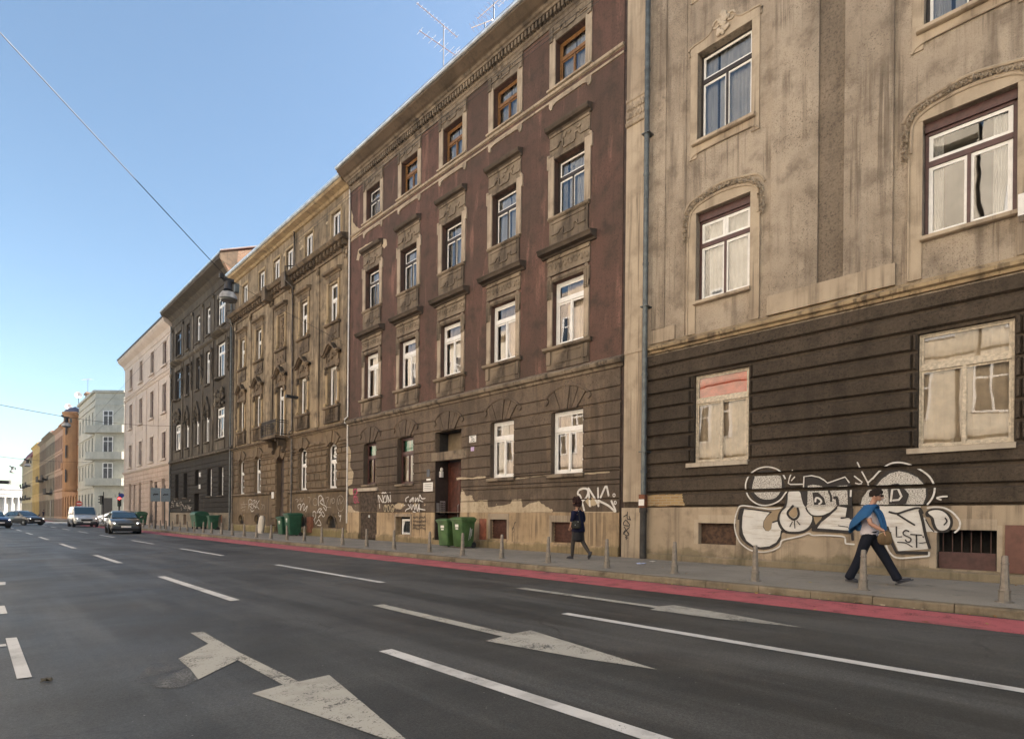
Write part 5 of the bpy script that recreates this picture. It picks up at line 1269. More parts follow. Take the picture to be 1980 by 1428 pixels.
m = MB(); cbox(m, .25, .62, PAV, 3.6, .02, .05); m.build('door', M['black_frame'], hF); m = MB(); cbox(m, .15, .72, 3.75, 4.2, .02, .12); m.build('door_sign', M['f_wall'], hF)
for z in (5.45, 9.4, 13.4):
    m = MB(); q = 1.1; k = q * .4142
    out = [(FX - .02, FS0 + 2.2), (FX - q, FS0 + 2.2), (FX - q, FS0 + k - .0), (FX + CH_ - k, FS0 - CH_ - q), (FX + 9, FS0 - CH_ - q), (FX + 9, FS0 - CH_ + .02), (FX + CH_, FS0 - CH_ + .02), (FX + .02, FS0)]
    n = len(out); 
    for za, zb in ((z, z + .22),): m.add([(x, y, za) for x, y in out] + [(x, y, zb) for x, y in out], [tuple(range(n)), tuple(range(n, 2 * n))] + [(i, (i + 1) % n, n + (i + 1) % n, n + i) for i in range(n)])
    rim = out[0:6]; inn = [(FX - .02, FS0 + 2.1), (FX - q + .1, FS0 + 2.1), (FX - q + .1, FS0 + k), (FX + CH_ - k + .04, FS0 - CH_ - q + .1), (FX + 8.9, FS0 - CH_ - q + .1), (FX + 8.9, FS0 - CH_ + .02)]
    for a, b in zip(range(5), range(1, 6)):
        m.add([(*rim[a], z + .22), (*rim[b], z + .22), (*inn[b], z + .22), (*inn[a], z + .22), (*rim[a], z + 1.1), (*rim[b], z + 1.1), (*inn[b], z + 1.1), (*inn[a], z + 1.1)], [(0, 1, 5, 4), (2, 3, 7, 6), (4, 5, 6, 7), (3, 0, 4, 7), (1, 2, 6, 5)])
    m.build('balcony', M['f_wall'], hF)
m = MB()
for z in (5.2, 9.1, 13.1, 17.4, 18.4): m.fbox(FS0 + .4, FS1, z, z + .14, -.02, .12)
for z in (5.0, 17.6, 18.6): cbox(m, -.02, 1.0, z, z + .12, -.02, .1)
o2 = [(FX - .3, FS1), (FX - .3, FS0 - .12), (FX + CH_ - .12, FS0 - CH_ - .3), (FX + 14, FS0 - CH_ - .3), (FX + 14, FS1)]
m.add([(x, y, FH + .01) for x, y in o2] + [(x, y, FH + .35) for x, y in o2], [(0, 1, 2, 3, 4), (5, 6, 7, 8, 9)] + [(i, (i + 1) % 5, 5 + (i + 1) % 5, 5 + i) for i in range(5)]); m.build('cornice', M['f_wall'], hF)
m = MB(); m.add([(FX + 4, FS0 + 1, FH + .36), (FX + 13, FS0 + 1, FH + .36), (FX + 13, FS1 - 4, FH + .36), (FX + 4, FS1 - 4, FH + .36), (FX + 8, FS0 + 5, FH + 2.2), (FX + 8, FS1 - 8, FH + 2.2)], [(0, 1, 4), (1, 2, 5, 4), (2, 3, 5), (3, 0, 4, 5)]); m.build('roof', M['tile'], hF)
m = MB(); m.box(FX + 2.2, FX + 3.6, 117.5, 119.5, FH, FH + 1.6); m.build('chimney', M['brick'], hF)

M['g_wall'] = pm('orange_render', (.40, .225, .115)); M['g_trim'] = pm('orange_trim', (.35, .195, .10))
hG = simple_house('orange_house', 'orange house with a small blue-domed turret beyond the green corner house', 121.7, 143.2, 18.6, M['g_wall'], M['g_trim'], [(.5, 4.2), (6.2, 8.8), (10.4, 13.0), (14.4, 16.8)], 6, .6, frame='brown_frame', roof=False, eave=.7)
m = MB(); gable_roof(m, 127, 143.2, 18.75, 12, .5, 1.8); m.build('roof', M['tile'], hG)
m = MB(); m.lathe([(1.5, 5.0), (1.7, 5.4), (1.6, 5.5), (1.6, 18.3), (1.85, 18.5), (1.85, 18.8), (1.5, 18.85)], (FX - .2, 124.2, 0), 16); tr = m.build('turret', M['g_wall'], hG)
m = MB(); m.lathe([(1.6, 18.85), (1.4, 19.2), (.9, 19.6), (.3, 19.8), (0, 20.0)], (FX - .2, 124.2, 0), 16); m.build('dome', plain('slate_blue_dome', (.13, .125, .16), .7), tr)
m = MB()
for z in (6.6, 10.8, 14.8):
    for a in (2.6, 3.7): m.box(FX - .2 + 1.6 * cos(a) - .06, FX - .2 + 1.6 * cos(a) + .05, 124.2 + 1.6 * sin(a) - .4, 124.2 + 1.6 * sin(a) + .4, z, z + 2.2)
m.build('window', M['dark_interior'], tr)
m = MB(); m.box(FX + 1.2, FX + 3.0, 121.9, 124.2, 19, 22.2); m.box(FX + 1.0, FX + 3.2, 121.8, 124.4, 22.2, 22.45); m.build('chimney', M['brick'], hG)
m = MB(); m.fbox(128, 131, 9.6, 9.85, 0, .9); m.fbox(128, 131, 9.85, 10.7, .8, .9); m.fbox(134, 137, 9.6, 9.85, 0, .9); m.fbox(134, 137, 9.85, 10.7, .8, .9); m.build('balcony', M['g_trim'], hG)
M['h_wall'] = pm('dusty_pink_render', (.42, .29, .22)); M['h_trim'] = pm('dusty_trim', (.34, .24, .18))
hH = simple_house('dusty_pink_house', 'dusty pink house with dark arched gateway beyond the orange house', 143.3, 156.5, 18.6, M['h_wall'], M['h_trim'], [(.5, 4.0), (6.2, 8.8), (10.4, 13.0), (14.2, 16.6)], 5, .6, frame='brown_frame')
M['i_wall'] = pm('grey_green_render', (.26, .235, .18)); M['i_trim'] = pm('grey_green_trim', (.20, .18, .145))
hI = simple_house('grey_green_house', 'grey-green house with dark eaves and a dark first-floor balcony', 156.6, 174.8, 18.8, M['i_wall'], M['i_trim'], [(.5, 4.0), (6.2, 8.8), (10.4, 13.0), (14.2, 16.6)], 6, .6, frame='black_frame', eave=.9)
m = MB(); m.fbox(160, 166, 5.4, 5.7, 0, 1.2); m.fbox(160, 166, 5.7, 6.7, 1.1, 1.2); m.fbox(169, 173, 8.9, 9.2, 0, 1.1); m.fbox(169, 173, 9.2, 10.1, 1.0, 1.1); m.build('balcony', M['d_low'], hI)
m = MB(); m.fbox(162, 164.4, PAV, 4.3, 0, .05); m.build('gateway', M['black_frame'], hI)
M['j_wall'] = pm('brown_grey_render', (.22, .17, .12)); hJ = simple_house('brown_grey_house', 'brown-grey house with a red tiled roof edge in the middle of the far row', 174.9, 190, 18.9, M['j_wall'], M['i_trim'], [(.5, 4.0), (6.2, 8.8), (10.4, 13.0), (14.2, 16.6)], 5, .6, frame='black_frame', rise=4.2)
m = MB(); m.fbox(178, 184, 8.9, 9.2, 0, 1.2); m.fbox(178, 184, 9.2, 10.2, 1.1, 1.2); m.build('balcony', M['d_low'], hJ)
M['k_wall'] = pm('mustard_render', (.45, .335, .14)); hK = simple_house('mustard_house', 'mustard yellow house near the far end of the street', 190.1, 209.8, 19.4, M['k_wall'], pm('mustard_trim', (.5, .38, .15)), [(.5, 4.0), (6.2, 8.8), (10.4, 13.0), (14.4, 16.8)], 6, .6, frame='white_frame')
M['l_wall'] = pm('cream_render', (.48, .42, .26)); hL = simple_house('cream_house', 'last cream house of the row with a dark red mansard roof', 209.9, 249, 17.0, M['l_wall'], pm('cream_trim', (.36, .33, .28)), [(.5, 4.0), (6.2, 8.8), (10.4, 13.0), (13.8, 16.0)], 9, .6, roof=False, eave=.8)
m = MB(); m.mould([(.5, 17.1), (-1.2, 20.4), (-11, 20.8), (-12.4, 17.1)], 209.9, 249); m.build('roof', plain('dark_red_mansard', (.16, .035, .04), .8), hL)
m = MB(); 
for y in (216, 226, 236): m.fbox(y, y + 5, 9.0, 9.3, 0, 1.1); m.fbox(y, y + 5, 9.3, 10.2, 1.0, 1.1); m.fbox(y, y + 5, 5.2, 5.5, 0, 1.1); m.fbox(y, y + 5, 5.5, 6.4, 1.0, 1.1)
m.build('balcony', M['d_low'], hL)
# white round pavilion closing the street
zd = 290.0; cxp = FWD * zd + RIGHT * (zd * (-25 - CX) / FOC)
px_, py_ = cxp.x, cxp.y
hP = thing('round_pavilion', (px_, py_, 0), 'white round colonnaded pavilion closing the far end of the street', 'pavilion')
wp = plaster('white_stone', (.46, .45, .43), (.42, .41, .39), (.32, .31, .29), fine=20, bump=.1, streak=.2, dirt_amt=.2)
m = MB(); m.lathe([(14.6, 0), (14.6, 9.0)], (px_, py_, 0), 48); m.build('drum_wall', plain('shaded_stone', (.42, .40, .36), .8), hP)  # drum stone toned down in colour for the shade behind the columns
m = MB(); m.lathe([(18.3, 9.0), (18.3, 10.6), (18.6, 10.7), (18.6, 11.0), (18.2, 11.1), (18.0, 12.8), (18.6, 13.0), (18.6, 13.4), (14, 13.6)], (px_, py_, 0), 64); m.lathe([(18.3, 9.0), (14.5, 9.0)], (px_, py_, 0), 64); m.build('entablature', wp, hP)
m = MB(); m.lathe([(19.4, 0), (19.4, .6), (19.0, .6), (19.0, 1.1), (14.5, 1.1)], (px_, py_, 0), 64); m.build('steps', wp, hP)
m = MB(); m.lathe([(15, 13.6), (14.6, 14.4), (9, 15.6), (0, 16.2)], (px_, py_, 0), 48); m.build('roof', plain('copper_roof', (.32, .36, .33), .7), hP)
for k in range(36):
    a = 2 * pi * k / 36; m = MB(); m.lathe([(.95, 1.1), (.95, 1.4), (.72, 1.5), (.62, 8.3), (.85, 8.6), (.85, 9.0)], (px_ + 17.4 * cos(a), py_ + 17.4 * sin(a), 0), 12); m.build('column', wp, hP)

# opposite side of the street (seen only mirrored in the window panes), sunlit
OX = -7.6
k = NM('old_wavy_pane'); nb = k.bump(k.noise(.7, 2, .5), .25, .05)
M['facing_pane'] = k.pbr((.02, .022, .025), .10, nb, IOR=2.9)
def opposite(s0, s1, h, col, label, name, cols, roofc=True):
    w1 = pm(name + '_render', col); t = thing(name, (OX, (s0 + s1) / 2, PAV), label, 'house')
    m = MB(); m.box(OX - 12, OX, s0, s1, PAV, h); m.build('wall', w1, t)
    m = MB(); m.box(OX - .0, OX + .5, s0, s1, h - .5, h); m.box(OX, OX + .2, s0, s1, 5.4, 5.7); m.box(OX, OX + .12, s0, s1, 9.9, 10.1); m.build('cornice', pm(name + '_trim', tuple(v * .8 for v in col)), t)
    f = MB(); p = MB()
    for z0, z1 in ((1.6, 4.4), (6.6, 9.0), (10.9, 13.2), (15.0, 17.2)):
        if z1 > h - 1: continue
        for i in range(cols):
            c = s0 + (s1 - s0) * (i + .5) / cols; a, b = c - .6, c + .6
            p.box(OX + .01, OX + .02, a, b, z0, z1)
            for q in ((a - .12, a, z0 - .1, z1 + .1), (b, b + .12, z0 - .1, z1 + .1), (a, b, z1, z1 + .1), (a, b, z0 - .1, z0), (c - .05, c + .05, z0, z1), (a, c - .05, z0 + (z1 - z0) * .66, z0 + (z1 - z0) * .70), (c + .05, b, z0 + (z1 - z0) * .66, z0 + (z1 - z0) * .70)): f.box(OX + .0, OX + .07, *q)
    f.build('window_frame', M['white_frame'], t); p.build('pane', M['facing_pane'], t)
    m = MB(); m.add([(OX + .5, s0, h), (OX + .5, s1, h), (OX - 6, s1, h + 3), (OX - 6, s0, h + 3), (OX - 12.3, s1, h), (OX - 12.3, s0, h)], [(0, 1, 2, 3), (3, 2, 4, 5), (0, 3, 5), (1, 4, 2)]); m.build('roof', M['grey_tile'], t)
M['grey_tile'] = plain('grey_brown_tiles', (.12, .10, .085), .8)
opposite(-16, 3, 23.0, (.66, .61, .51), 'sunlit cream house facing the roughcast house', 'cream_facing_house', 6)
opposite(3.2, 20, 22.0, (.66, .60, .49), 'sunlit warm cream house facing the oxblood house', 'warm_facing_house', 5)
opposite(20.2, 36, 19.5, (.62, .53, .44), 'sunlit salmon house facing the ochre house', 'salmon_facing_house', 5)
opposite(36.2, 58, 19.5, (.65, .61, .52), 'sunlit ivory house facing the soot-black house', 'ivory_facing_house', 7)
opposite(58.2, 83, 19.0, (.65, .61, .52), 'sunlit sand house facing the pink house', 'sand_facing_house', 7)
opposite(106, 150, 18.5, (.64, .58, .48), 'sunlit straw house facing the orange house', 'straw_facing_house', 12)
opposite(150.2, 200, 18.5, (.61, .54, .44), 'sunlit buff house facing the grey-green house', 'buff_facing_house', 13)
opposite(200.2, 250, 18.5, (.65, .61, .52), 'sunlit pale house facing the mustard house', 'pale_facing_house', 13)

# ================================================================== ground
def xp(px, py, x):
    r = ray(px, py); t = x / r.x; return (r.y * t, H + r.z * t)          # (y, z) on the plane x
def yp(px, py, y):
    r = ray(px, py); t = y / r.y; return (r.x * t, H + r.z * t)          # (x, z) on the plane y

k = NM('asphalt')
base = k.mix(k.step(k.noise(.22, 5, .6, dist=.8), .35, .65), (.031, .032, .030), (.064, .065, .061))
base = k.mix(k.math('MULTIPLY', k.step(k.noise(1.0, 5, .6, vec=k.scale((1.1, .09, 1))), .45, .62), .7), base, (.092, .094, .090))
base = k.mix(k.math('MULTIPLY', k.step(k.noise(.5, 6, .65), .56, .68), .5), base, (.034, .033, .032))
sp = k.noise(60, 4, .85); base = k.mix(1.0, base, k.mix(k.step(sp, .3, .75), (.5, .5, .5), (1.65, 1.65, 1.65)), 'MULTIPLY')
base = k.mix(1.0, base, k.mix(k.step(k.noise(24, 5, .9), .3, .7), (.72, .72, .72), (1.3, 1.3, 1.3)), 'MULTIPLY'); v2 = k.vor(6.5); base = k.mix(k.step(v2, .045, .02), base, (.30, .29, .26))
vec = k.n('VectorMath', {0: k.co, 1: k.n('TexNoise', {'Vector': k.co, 'Scale': 1.1, 'Detail': 4.0}).outputs[1]}, operation='ADD').outputs[0]
cr = k.vor(.30, k.scale((1, .42, 1), vec), 'DISTANCE_TO_EDGE'); cm = k.math('MULTIPLY', k.step(cr, .0075, .002), k.step(k.noise(.18, 3), .5, .6))
base = k.mix(k.math('MULTIPLY', cm, .6), base, (.028, .028, .028))
hh = k.math('ADD', k.noise(110, 3, .8), k.math('MULTIPLY', cm, -1.0))
M['asphalt'] = k.pbr(base, k.n('MapRange', {0: k.noise(.6, 4), 1: .3, 2: .7, 3: .48, 4: .72}).outputs[0], k.bump(hh, .5, .006), **{'Specular IOR Level': .45})
k = NM('pavement_asphalt')
b2 = k.mix(k.step(k.noise(.5, 6, .6), .35, .65), (.235, .215, .182), (.295, .27, .228)); b2 = k.mix(k.math('MULTIPLY', k.step(k.noise(2.5, 6, .65), .55, .7), .55), b2, (.105, .098, .088))
b2 = k.mix(1.0, b2, k.mix(k.step(k.noise(95, 2, .8), .3, .7), (.72, .72, .72), (1.3, 1.3, 1.3)), 'MULTIPLY'); b2 = k.mix(k.step(k.vor(4.5), .05, .025), b2, (.07, .06, .05))
M['pavement'] = k.pbr(b2, .9, k.bump(k.noise(80, 3, .8), .4, .005), **{'Specular IOR Level': .25})
M['kerb'] = plaster('kerb_granite', (.235, .195, .135), (.165, .135, .095), (.06, .05, .036), fine=45, bump=.5, streak=.35, dirt_amt=.8, moss=(-.05, .12, (.10, .08, .035)), light=(.38, .32, .24), light_amt=.35)
def mark_mat(name, col, wear, soft=.03):
    """paint flakes; bare asphalt shows where it has worn away"""
    k = NM(name); f = k.math('ADD', k.math('MULTIPLY', k.noise(48, 4, .8), .55), k.math('MULTIPLY', k.noise(2.6, 6, .65), .45))
    c = k.mix(k.math('MULTIPLY', k.step(k.noise(5, 5), .5, .7), .4), col, tuple(v * .55 for v in col)); c = k.mix(k.math('MULTIPLY', k.step(k.noise(1.2, 5), .5, .65), .3), c, (.10, .095, .085))
    k.pbr(c, .8, k.bump(k.noise(90, 3), .35, .004)); b = k.out.inputs[0].links[0].from_node
    tr = k.n('BsdfTransparent'); mx = k.n('MixShader', {0: k.step(f, wear - soft, wear + soft), 1: tr.outputs[0], 2: b.outputs[0]}); k.t.links.new(mx.outputs[0], k.out.inputs[0]); return k.m
M['mark'] = mark_mat('road_paint', (.56, .55, .52), .385); M['mark_worn'] = mark_mat('worn_road_paint', (.38, .365, .315), .435); M['mark_ghost'] = mark_mat('ghost_road_paint', (.15, .15, .145), .53, .06)
M['red_lane'] = mark_mat('red_lane_paint', (.44, .11, .122), .42, .05)

m = MB(); m.add([(-700, -300, 0), (700, -300, 0), (700, 900, 0), (-700, 900, 0)], [(0, 1, 2, 3)]); road = m.build('road', M['asphalt'], recalc=False); tag(road, kind='structure')
def slab(name, poly, z0, z1, mat):
    m = MB(); n = len(poly); m.add([(x, y, z0) for x, y in poly] + [(x, y, z1) for x, y in poly], [tuple(range(n, 2 * n))] + [(i, (i + 1) % n, n + (i + 1) % n, n + i) for i in range(n)])
    return tag(m.build(name, mat), kind='structure')
slab('pavement', [(KERB + .16, -16), (FX + 1.0, -16), (FX + 1.0, 85.5), (KERB + 2.0, 85.5), (KERB + .16, 83.5)], -.05, PAV - .004, M['pavement'])
slab('pavement', [(KERB + .16, 104.5), (KERB + 1.6, 102.2), (FX + 1, 98.6), (FX + 16, 98.6), (FX + 16, 250), (KERB + .16, 250)], -.05, PAV - .004, M['pavement'])
slab('pavement', [(OX - .5, -20), (-2.4, -20), (-2.4, 83), (OX - .5, 83)], -.05, PAV - .004, M['pavement'])
m = MB(); y = -14.0
rk = random.Random(5)
while y < 83:
    L = rk.uniform(.85, 1.25); j = rk.uniform(-.006, .006)
    x0 = KERB + j; zt = PAV + .004 + rk.uniform(-.004, .004)
    prof = [(x0 - .012, -.02), (x0, zt - .03), (x0 + .012, zt - .008), (x0 + .035, zt), (x0 + .17, zt), (x0 + .17, -.02)]
    m.add([(a, y + .006, b) for a, b in prof] + [(a, y + L - .004, b) for a, b in prof], [tuple(range(6)), tuple(range(6, 12))] + [(q, q + 6, (q + 1) % 6 + 6, (q + 1) % 6) for q in range(6)]); y += L
m.box(KERB, KERB + .17, 104.5, 250, -.02, PAV + .004); m.add([(KERB, 104.5, -.02), (KERB, 104.5, PAV), (KERB + 1.6, 102.0, PAV), (KERB + 1.6, 102.0, -.02)], [(0, 1, 2, 3)])
tag(m.build('kerb', M['kerb']), kind='structure')
m = MB()
for a, b in ((-14, 83), ): 
    n = 40
    for i in range(n):
        y0, y1 = a + (b - a) * i / n, a + (b - a) * (i + 1) / n; m.quad((8.68, y0, .004), (KERB - .12, y0, .004), (KERB - .12, y1, .004), (8.68, y1, .004))
m.quad((8.68, 106, .004), (KERB - .12, 106, .004), (KERB - .12, 240, .004), (8.68, 240, .004))
tag(m.build('cycle_lane', M['red_lane'], recalc=False), kind='structure')
def flat(name, polys, mat, z=.006):
    m = MB()
    for p in polys: n = len(p); m.add([(x, y, z) for x, y in p], [tuple(range(n))])
    bm_o = m.build(name, mat, road, recalc=False)
    bm = bmesh.new(); bm.from_mesh(bm_o.data)
    for f in bm.faces:
        f.normal_update()
        if f.normal.z < 0: f.normal_flip()
    bm.to_mesh(bm_o.data); bm.free(); return bm_o
def dash(x, y0, y1, w=.14): return [(x - w / 2, y0), (x + w / 2, y0), (x + w / 2, y1), (x - w / 2, y1)]
# lane lines: long pre-crossing lines and dashes
flat('lane_line', [dash(5.78, -8, 4.85)], M['mark']); flat('lane_line', [dash(2.90, -6, 4.66)], M['mark'])
for x, segs in ((2.92, ((8.86, 13.23), (17.4, 21.2), (25.6, 29.8), (34.4, 38.6), (43, 47.2), (51.6, 56), (60, 64.4))), (5.80, ((9.42, 14.56), (18.7, 23.5), (27.6, 31.8), (36.2, 40.6), (45, 49.2), (53.6, 58), (62, 66.4), (70, 74)))):
    for a, b in segs: flat('lane_line', [dash(x, a, b)], M['mark'])
c1 = lambda *p: [gp(a * .35354, 1030 + b * .35354) for a, b in p]
c2 = lambda *p: [gp(600 + a * .35354, 1030 + b * .35354) for a, b in p]
c3 = lambda *p: [gp(1280 + a * .35354, 1000 + b * .35354) for a, b in p]
flat('direction_arrow', [c1((1042, 547), (1110, 541), (1310, 655), (1635, 815), (1800, 778), (1980, 928), (2293, 1192), (1980, 1085), (1650, 972), (1380, 880), (1548, 832), (1300, 697), (1180, 755), (1085, 803), (1040, 745), (975, 690), (1140, 607))], M['mark_worn'])
flat('faded_marking', [c1((970, 692), (1036, 747), (1080, 806), (1000, 850), (880, 850), (730, 815), (820, 720))], M['mark_ghost'])
flat('direction_arrow', [c2((340, 397), (400, 391), (1105, 553), (1205, 533), (1500, 625), (1895, 748), (1500, 690), (960, 592), (1050, 567))], M['mark_worn'])
flat('direction_arrow', [c2((1123, 303), (1175, 300), (1905, 402)) + c3((65, 480), (400, 535), (768, 603), (350, 560)) + c2((1855, 420), (1890, 411))], M['mark_worn'])
flat('parking_marking', [c1((30, 578), (92, 573), (175, 790), (92, 800))], M['mark'], .007); flat('parking_marking', [c1((-200, 632), (-200, 640), (36, 620), (32, 608))], M['mark'], .006)
flat('parking_marking', [c1((-40, 403), (25, 398), (40, 440), (-40, 450))], M['mark']); flat('parking_marking', [c1((-40, 270), (30, 268), (30, 284), (-40, 288))], M['mark'])
flat('crossing_marking', [dash(1.0 + i * 1.0, 84.5, 88, .5) for i in range(9)] + [dash(1.0 + i, 107, 110, .5) for i in range(9)], M['mark'])
flat('stop_line', [[(-1.5, 82), (9, 82), (9, 82.5), (-1.5, 82.5)]], M['mark'])

# ================================================================== bollards
M['bollard'] = plain('weathered_steel_bollard', (.235, .205, .17), .55, .3, .16, 9, .15)
def bollard(x, y, label):
    t = thing('bollard', (x, y, PAV - .004), label, 'bollard', 'grey-brown bollards along the kerb')
    z = PAV - .004
    m = MB(); c = (x, y, z)
    m.lathe([(.0, 0), (.108, 0), (.108, .014), (.076, .022), (.069, .16)], c, 8); m.build('base', M['bollard'], t)
    m = MB(); m.lathe([(.067, .16), (.078, .165), (.078, .182), (.059, .19)], c, 16); m.lathe([(.042, .555), (.050, .56), (.050, .575), (.041, .58)], c, 16); m.build('ring', M['bollard'], t)
    m = MB(); m.lathe([(.060, .18), (.042, .56)], c, 8); m.lathe([(.041, .57), (.039, .655), (.032, .68), (0, .685)], c, 8); m.build('shaft', M['bollard'], t)
    return t
near = ['thickest bollard at the right edge of the photo', 'bollard standing between the legs of the striding man', 'bollard in front of the curled left letter of the big graffiti', 'bollard before the rusty cellar window of the roughcast house',
        'bollard just right of the woman, before the dark pipe', 'bollard just left of the woman in navy', 'bollard before the dark red cellar grille right of the bins', 'bollard standing in front of the nearer green bin', 'bollard left of the two near green bins',
        'bollard before the small white tilted cellar window', 'bollard in front of the dark plank cellar door', 'bollard before the magenta tag at the end of the oxblood house', 'bollard at the joint between the oxblood and the ochre house']
mid = ['before the round cellar opening of the ochre house nearest the white pipe', 'right of the two bins of the ochre house', 'in front of the two bins of the ochre house', 'left of the two bins of the ochre house, before its dark door', 'beside the white sack', 'left of the white sack', 'before the POZOK tag on the ochre house',
       'at the left end of the ochre house', 'at the mended right corner of the soot-black house', 'before the right cellar window of the soot-black house', 'just right of the container of the soot-black house', 'in front of the container of the soot-black house', 'just left of the container of the soot-black house', 'before the left windows of the soot-black house', 'at the left end of the soot-black house',
       'at the right end of the pink house', 'under the two grey-blue sign boards', 'just left of the two grey-blue sign boards', 'before the second shop window of the pink house', 'between the bronze car and the sign boards', 'farthest left, beside the bronze car']
proto = None; rl0 = random.Random(12)
by = [.76, 2.56, 4.34, 6.08, 7.80, 9.64, 11.42, 13.12, 14.92, 16.9, 18.85]
for i in range(34):
    y = by[i] if i < len(by) else 18.85 + 1.815 * (i - 10)
    lab = near[i] if i < len(near) else 'bollard ' + mid[min(i - len(near), len(mid) - 1)]
    x = 10.86
    if proto is None: proto = bollard(x, y, lab)
    else:
        c = copy_tree(proto, None, (x + rl0.uniform(-.05, .05), y, PAV - .004)); c['label'] = lab; c.rotation_euler = (rl0.uniform(-.022, .022), rl0.uniform(-.022, .022), rl0.uniform(0, .7))

# ================================================================== bins, sack
M['bin'] = plain('green_bin_plastic', (.06, .125, .04), .5, 0, .25, 3, .1); M['bin_dark'] = plain('dark_green_bin_plastic', (.02, .085, .045), .5, 0, .2, 3, .1); M['rubber'] = plain('black_rubber', (.02, .02, .02), .8)
def loft(mb, rings):
    n = len(rings[0]); mb.add([p for r in rings for p in r], [tuple(range(n))[::-1], tuple(range((len(rings) - 1) * n, len(rings) * n))] + [(i * n + j, i * n + (j + 1) % n, (i + 1) * n + (j + 1) % n, (i + 1) * n + j) for i in range(len(rings) - 1) for j in range(n)])
def rrect(cx, cy, hx, hy, r, z, n=3):
    out = []
    for sx, sy, a0 in ((1, 1, 0), (-1, 1, pi / 2), (-1, -1, pi), (1, -1, 3 * pi / 2)):
        for i in range(n + 1):
            a = a0 + pi / 2 * i / n; out.append((cx + sx * (hx - r) + r * cos(a), cy + sy * (hy - r) + r * sin(a), z))
    return out
def local_build(t, m, name, mats, **kw):
    """geometry modelled round the origin, placed with its thing"""
    ORG_t = ORG[t]; ORG[t] = Vector((0, 0, 0)); o = m.build(name, mats, t, **kw); ORG[t] = ORG_t; return o
def wheelie(x, y, rz, label, mat, s=1.0, grp='green wheelie bins', sticker=True):
    t = thing('wheelie_bin', (x, y, PAV - .004), label, 'bin', grp, rz)
    L = lambda m, n, mt, **k: local_build(t, m, n, mt, **k)
    m = MB(); m.smooth = True
    loft(m, [rrect(.0 * s, 0, .25 * s, .23 * s, .05, .06), rrect(-.02, 0, .27 * s, .25 * s, .05, .10 * s), rrect(-.03, 0, .33 * s, .275 * s, .06, .93 * s), rrect(-.03, 0, .36 * s, .30 * s, .05, .935 * s), rrect(-.03, 0, .36 * s, .30 * s, .05, 1.0 * s)])
    b = L(m, 'body', mat)
    m = MB(); m.smooth = True
    loft(m, [rrect(-.05, 0, .39 * s, .315 * s, .05, 1.0 * s), rrect(-.05, 0, .385 * s, .31 * s, .05, 1.035 * s), rrect(-.02, 0, .34 * s, .27 * s, .05, 1.075 * s), rrect(.04, 0, .25 * s, .25 * s, .05, 1.10 * s)])
    m.fbox if False else None
    L(m, 'lid', mat)
    m = MB(); m.tube([(.36 * s, -.24 * s, 1.0 * s), (.40 * s, -.22 * s, 1.03 * s), (.40 * s, .22 * s, 1.03 * s), (.36 * s, .24 * s, 1.0 * s)], .016, 6); L(m, 'handle', mat)
    for q in (-1, 1):
        m = MB(); m.lathe([(0, -.025), (.10, -.025), (.115, -.015), (.115, .015), (.10, .025), (0, .025)], (.25 * s, q * .24 * s, .115), 16, axis='y'); L(m, 'wheel', M['rubber'])
    if sticker:
        m = MB(); m.box(-.352 * s, -.346 * s, -.10, .08, .74 * s, .84 * s); m.box(-.346 * s, -.34 * s, -.08, .06, .66 * s, .71 * s); L(m, 'sticker', M['white_plate'])
    return t
wheelie(13.36, 17.05, .12, 'green wheelie bin standing behind the nearer one by the entrance of the oxblood house', M['bin'], 1.0)
b = wheelie(13.42, 16.20, .05, 'nearer green wheelie bin with white scribble on its side and wheel showing', M['bin'], 1.06)
m = MB(); g_ = [[(-.02, .30), (.02, .62), (.04, .78), (.07, .55)], [(.05, .35), (.09, .68), (.13, .72), (.11, .45)], [(.0, .52), (.14, .56)]]
for P in g_:
    for (a0, z0), (a1, z1) in zip(P, P[1:]):
        y = lambda z: -(.235 + .05 * z) * 1.06 - .012
        m.quad((a0, y(z0), z0), (a0 + .02, y(z0), z0), (a1 + .02, y(z1), z1), (a1, y(z1), z1))
local_build(b, m, 'scribble', M['spray_white'])
wheelie(13.35, 32.35, .1, 'slimmer left one of the two dark green bins at the ochre house', M['bin_dark'], 1.0, 'dark green bins at the ochre house')
wheelie(13.35, 31.15, .0, 'broader right one of the two dark green bins at the ochre house', M['bin_dark'], 1.18, 'dark green bins at the ochre house')
wheelie(13.5, 44.6 + 1.2, .0, 'small dark green bin at the right of the container by the soot-black house', M['bin_dark'], 1.0, None, False)
def container(x, y, label):
    t = thing('waste_container', (x, y, PAV - .004), label, 'container', None)
    L = lambda m, n, mt, **k: local_build(t, m, n, mt, **k)
    m = MB(); loft(m, [rrect(0, 0, .38, .58, .06, .18), rrect(0, 0, .48, .66, .08, 1.05), rrect(0, 0, .52, .70, .06, 1.06), rrect(0, 0, .52, .70, .06, 1.14)]); L(m, 'body', M['bin_dark'])
    m = MB(); n = 8
    m.add([(.52 * cos(pi * i / n), q, 1.145 + .26 * sin(pi * i / n)) for q in (-.69, .69) for i in range(n + 1)], [tuple(range(n + 1)), tuple(range(n + 1, 2 * n + 2))] + [(i, i + 1, n + 2 + i, n + 1 + i) for i in range(n)]); L(m, 'lid', M['bin_dark'])
    for a in (-.3, .3):
        for q in (-.5, .5):
            m = MB(); m.lathe([(0, -.025), (.09, -.025), (.09, .025), (0, .025)], (a, q, .09), 12, axis='y'); L(m, 'wheel', M['rubber'])
    return t
container(13.3, 48.6, 'dark green waste container before the door of the soot-black house')
container(13.2, 68.4, 'dark green waste container at the pink house behind the bronze car')
t = thing('sack', (13.55, 36.6, PAV), 'tall white woven sack leaning on the ochre house', 'sack'); m = MB(); m.smooth = True; rs = random.Random(9); rings = []
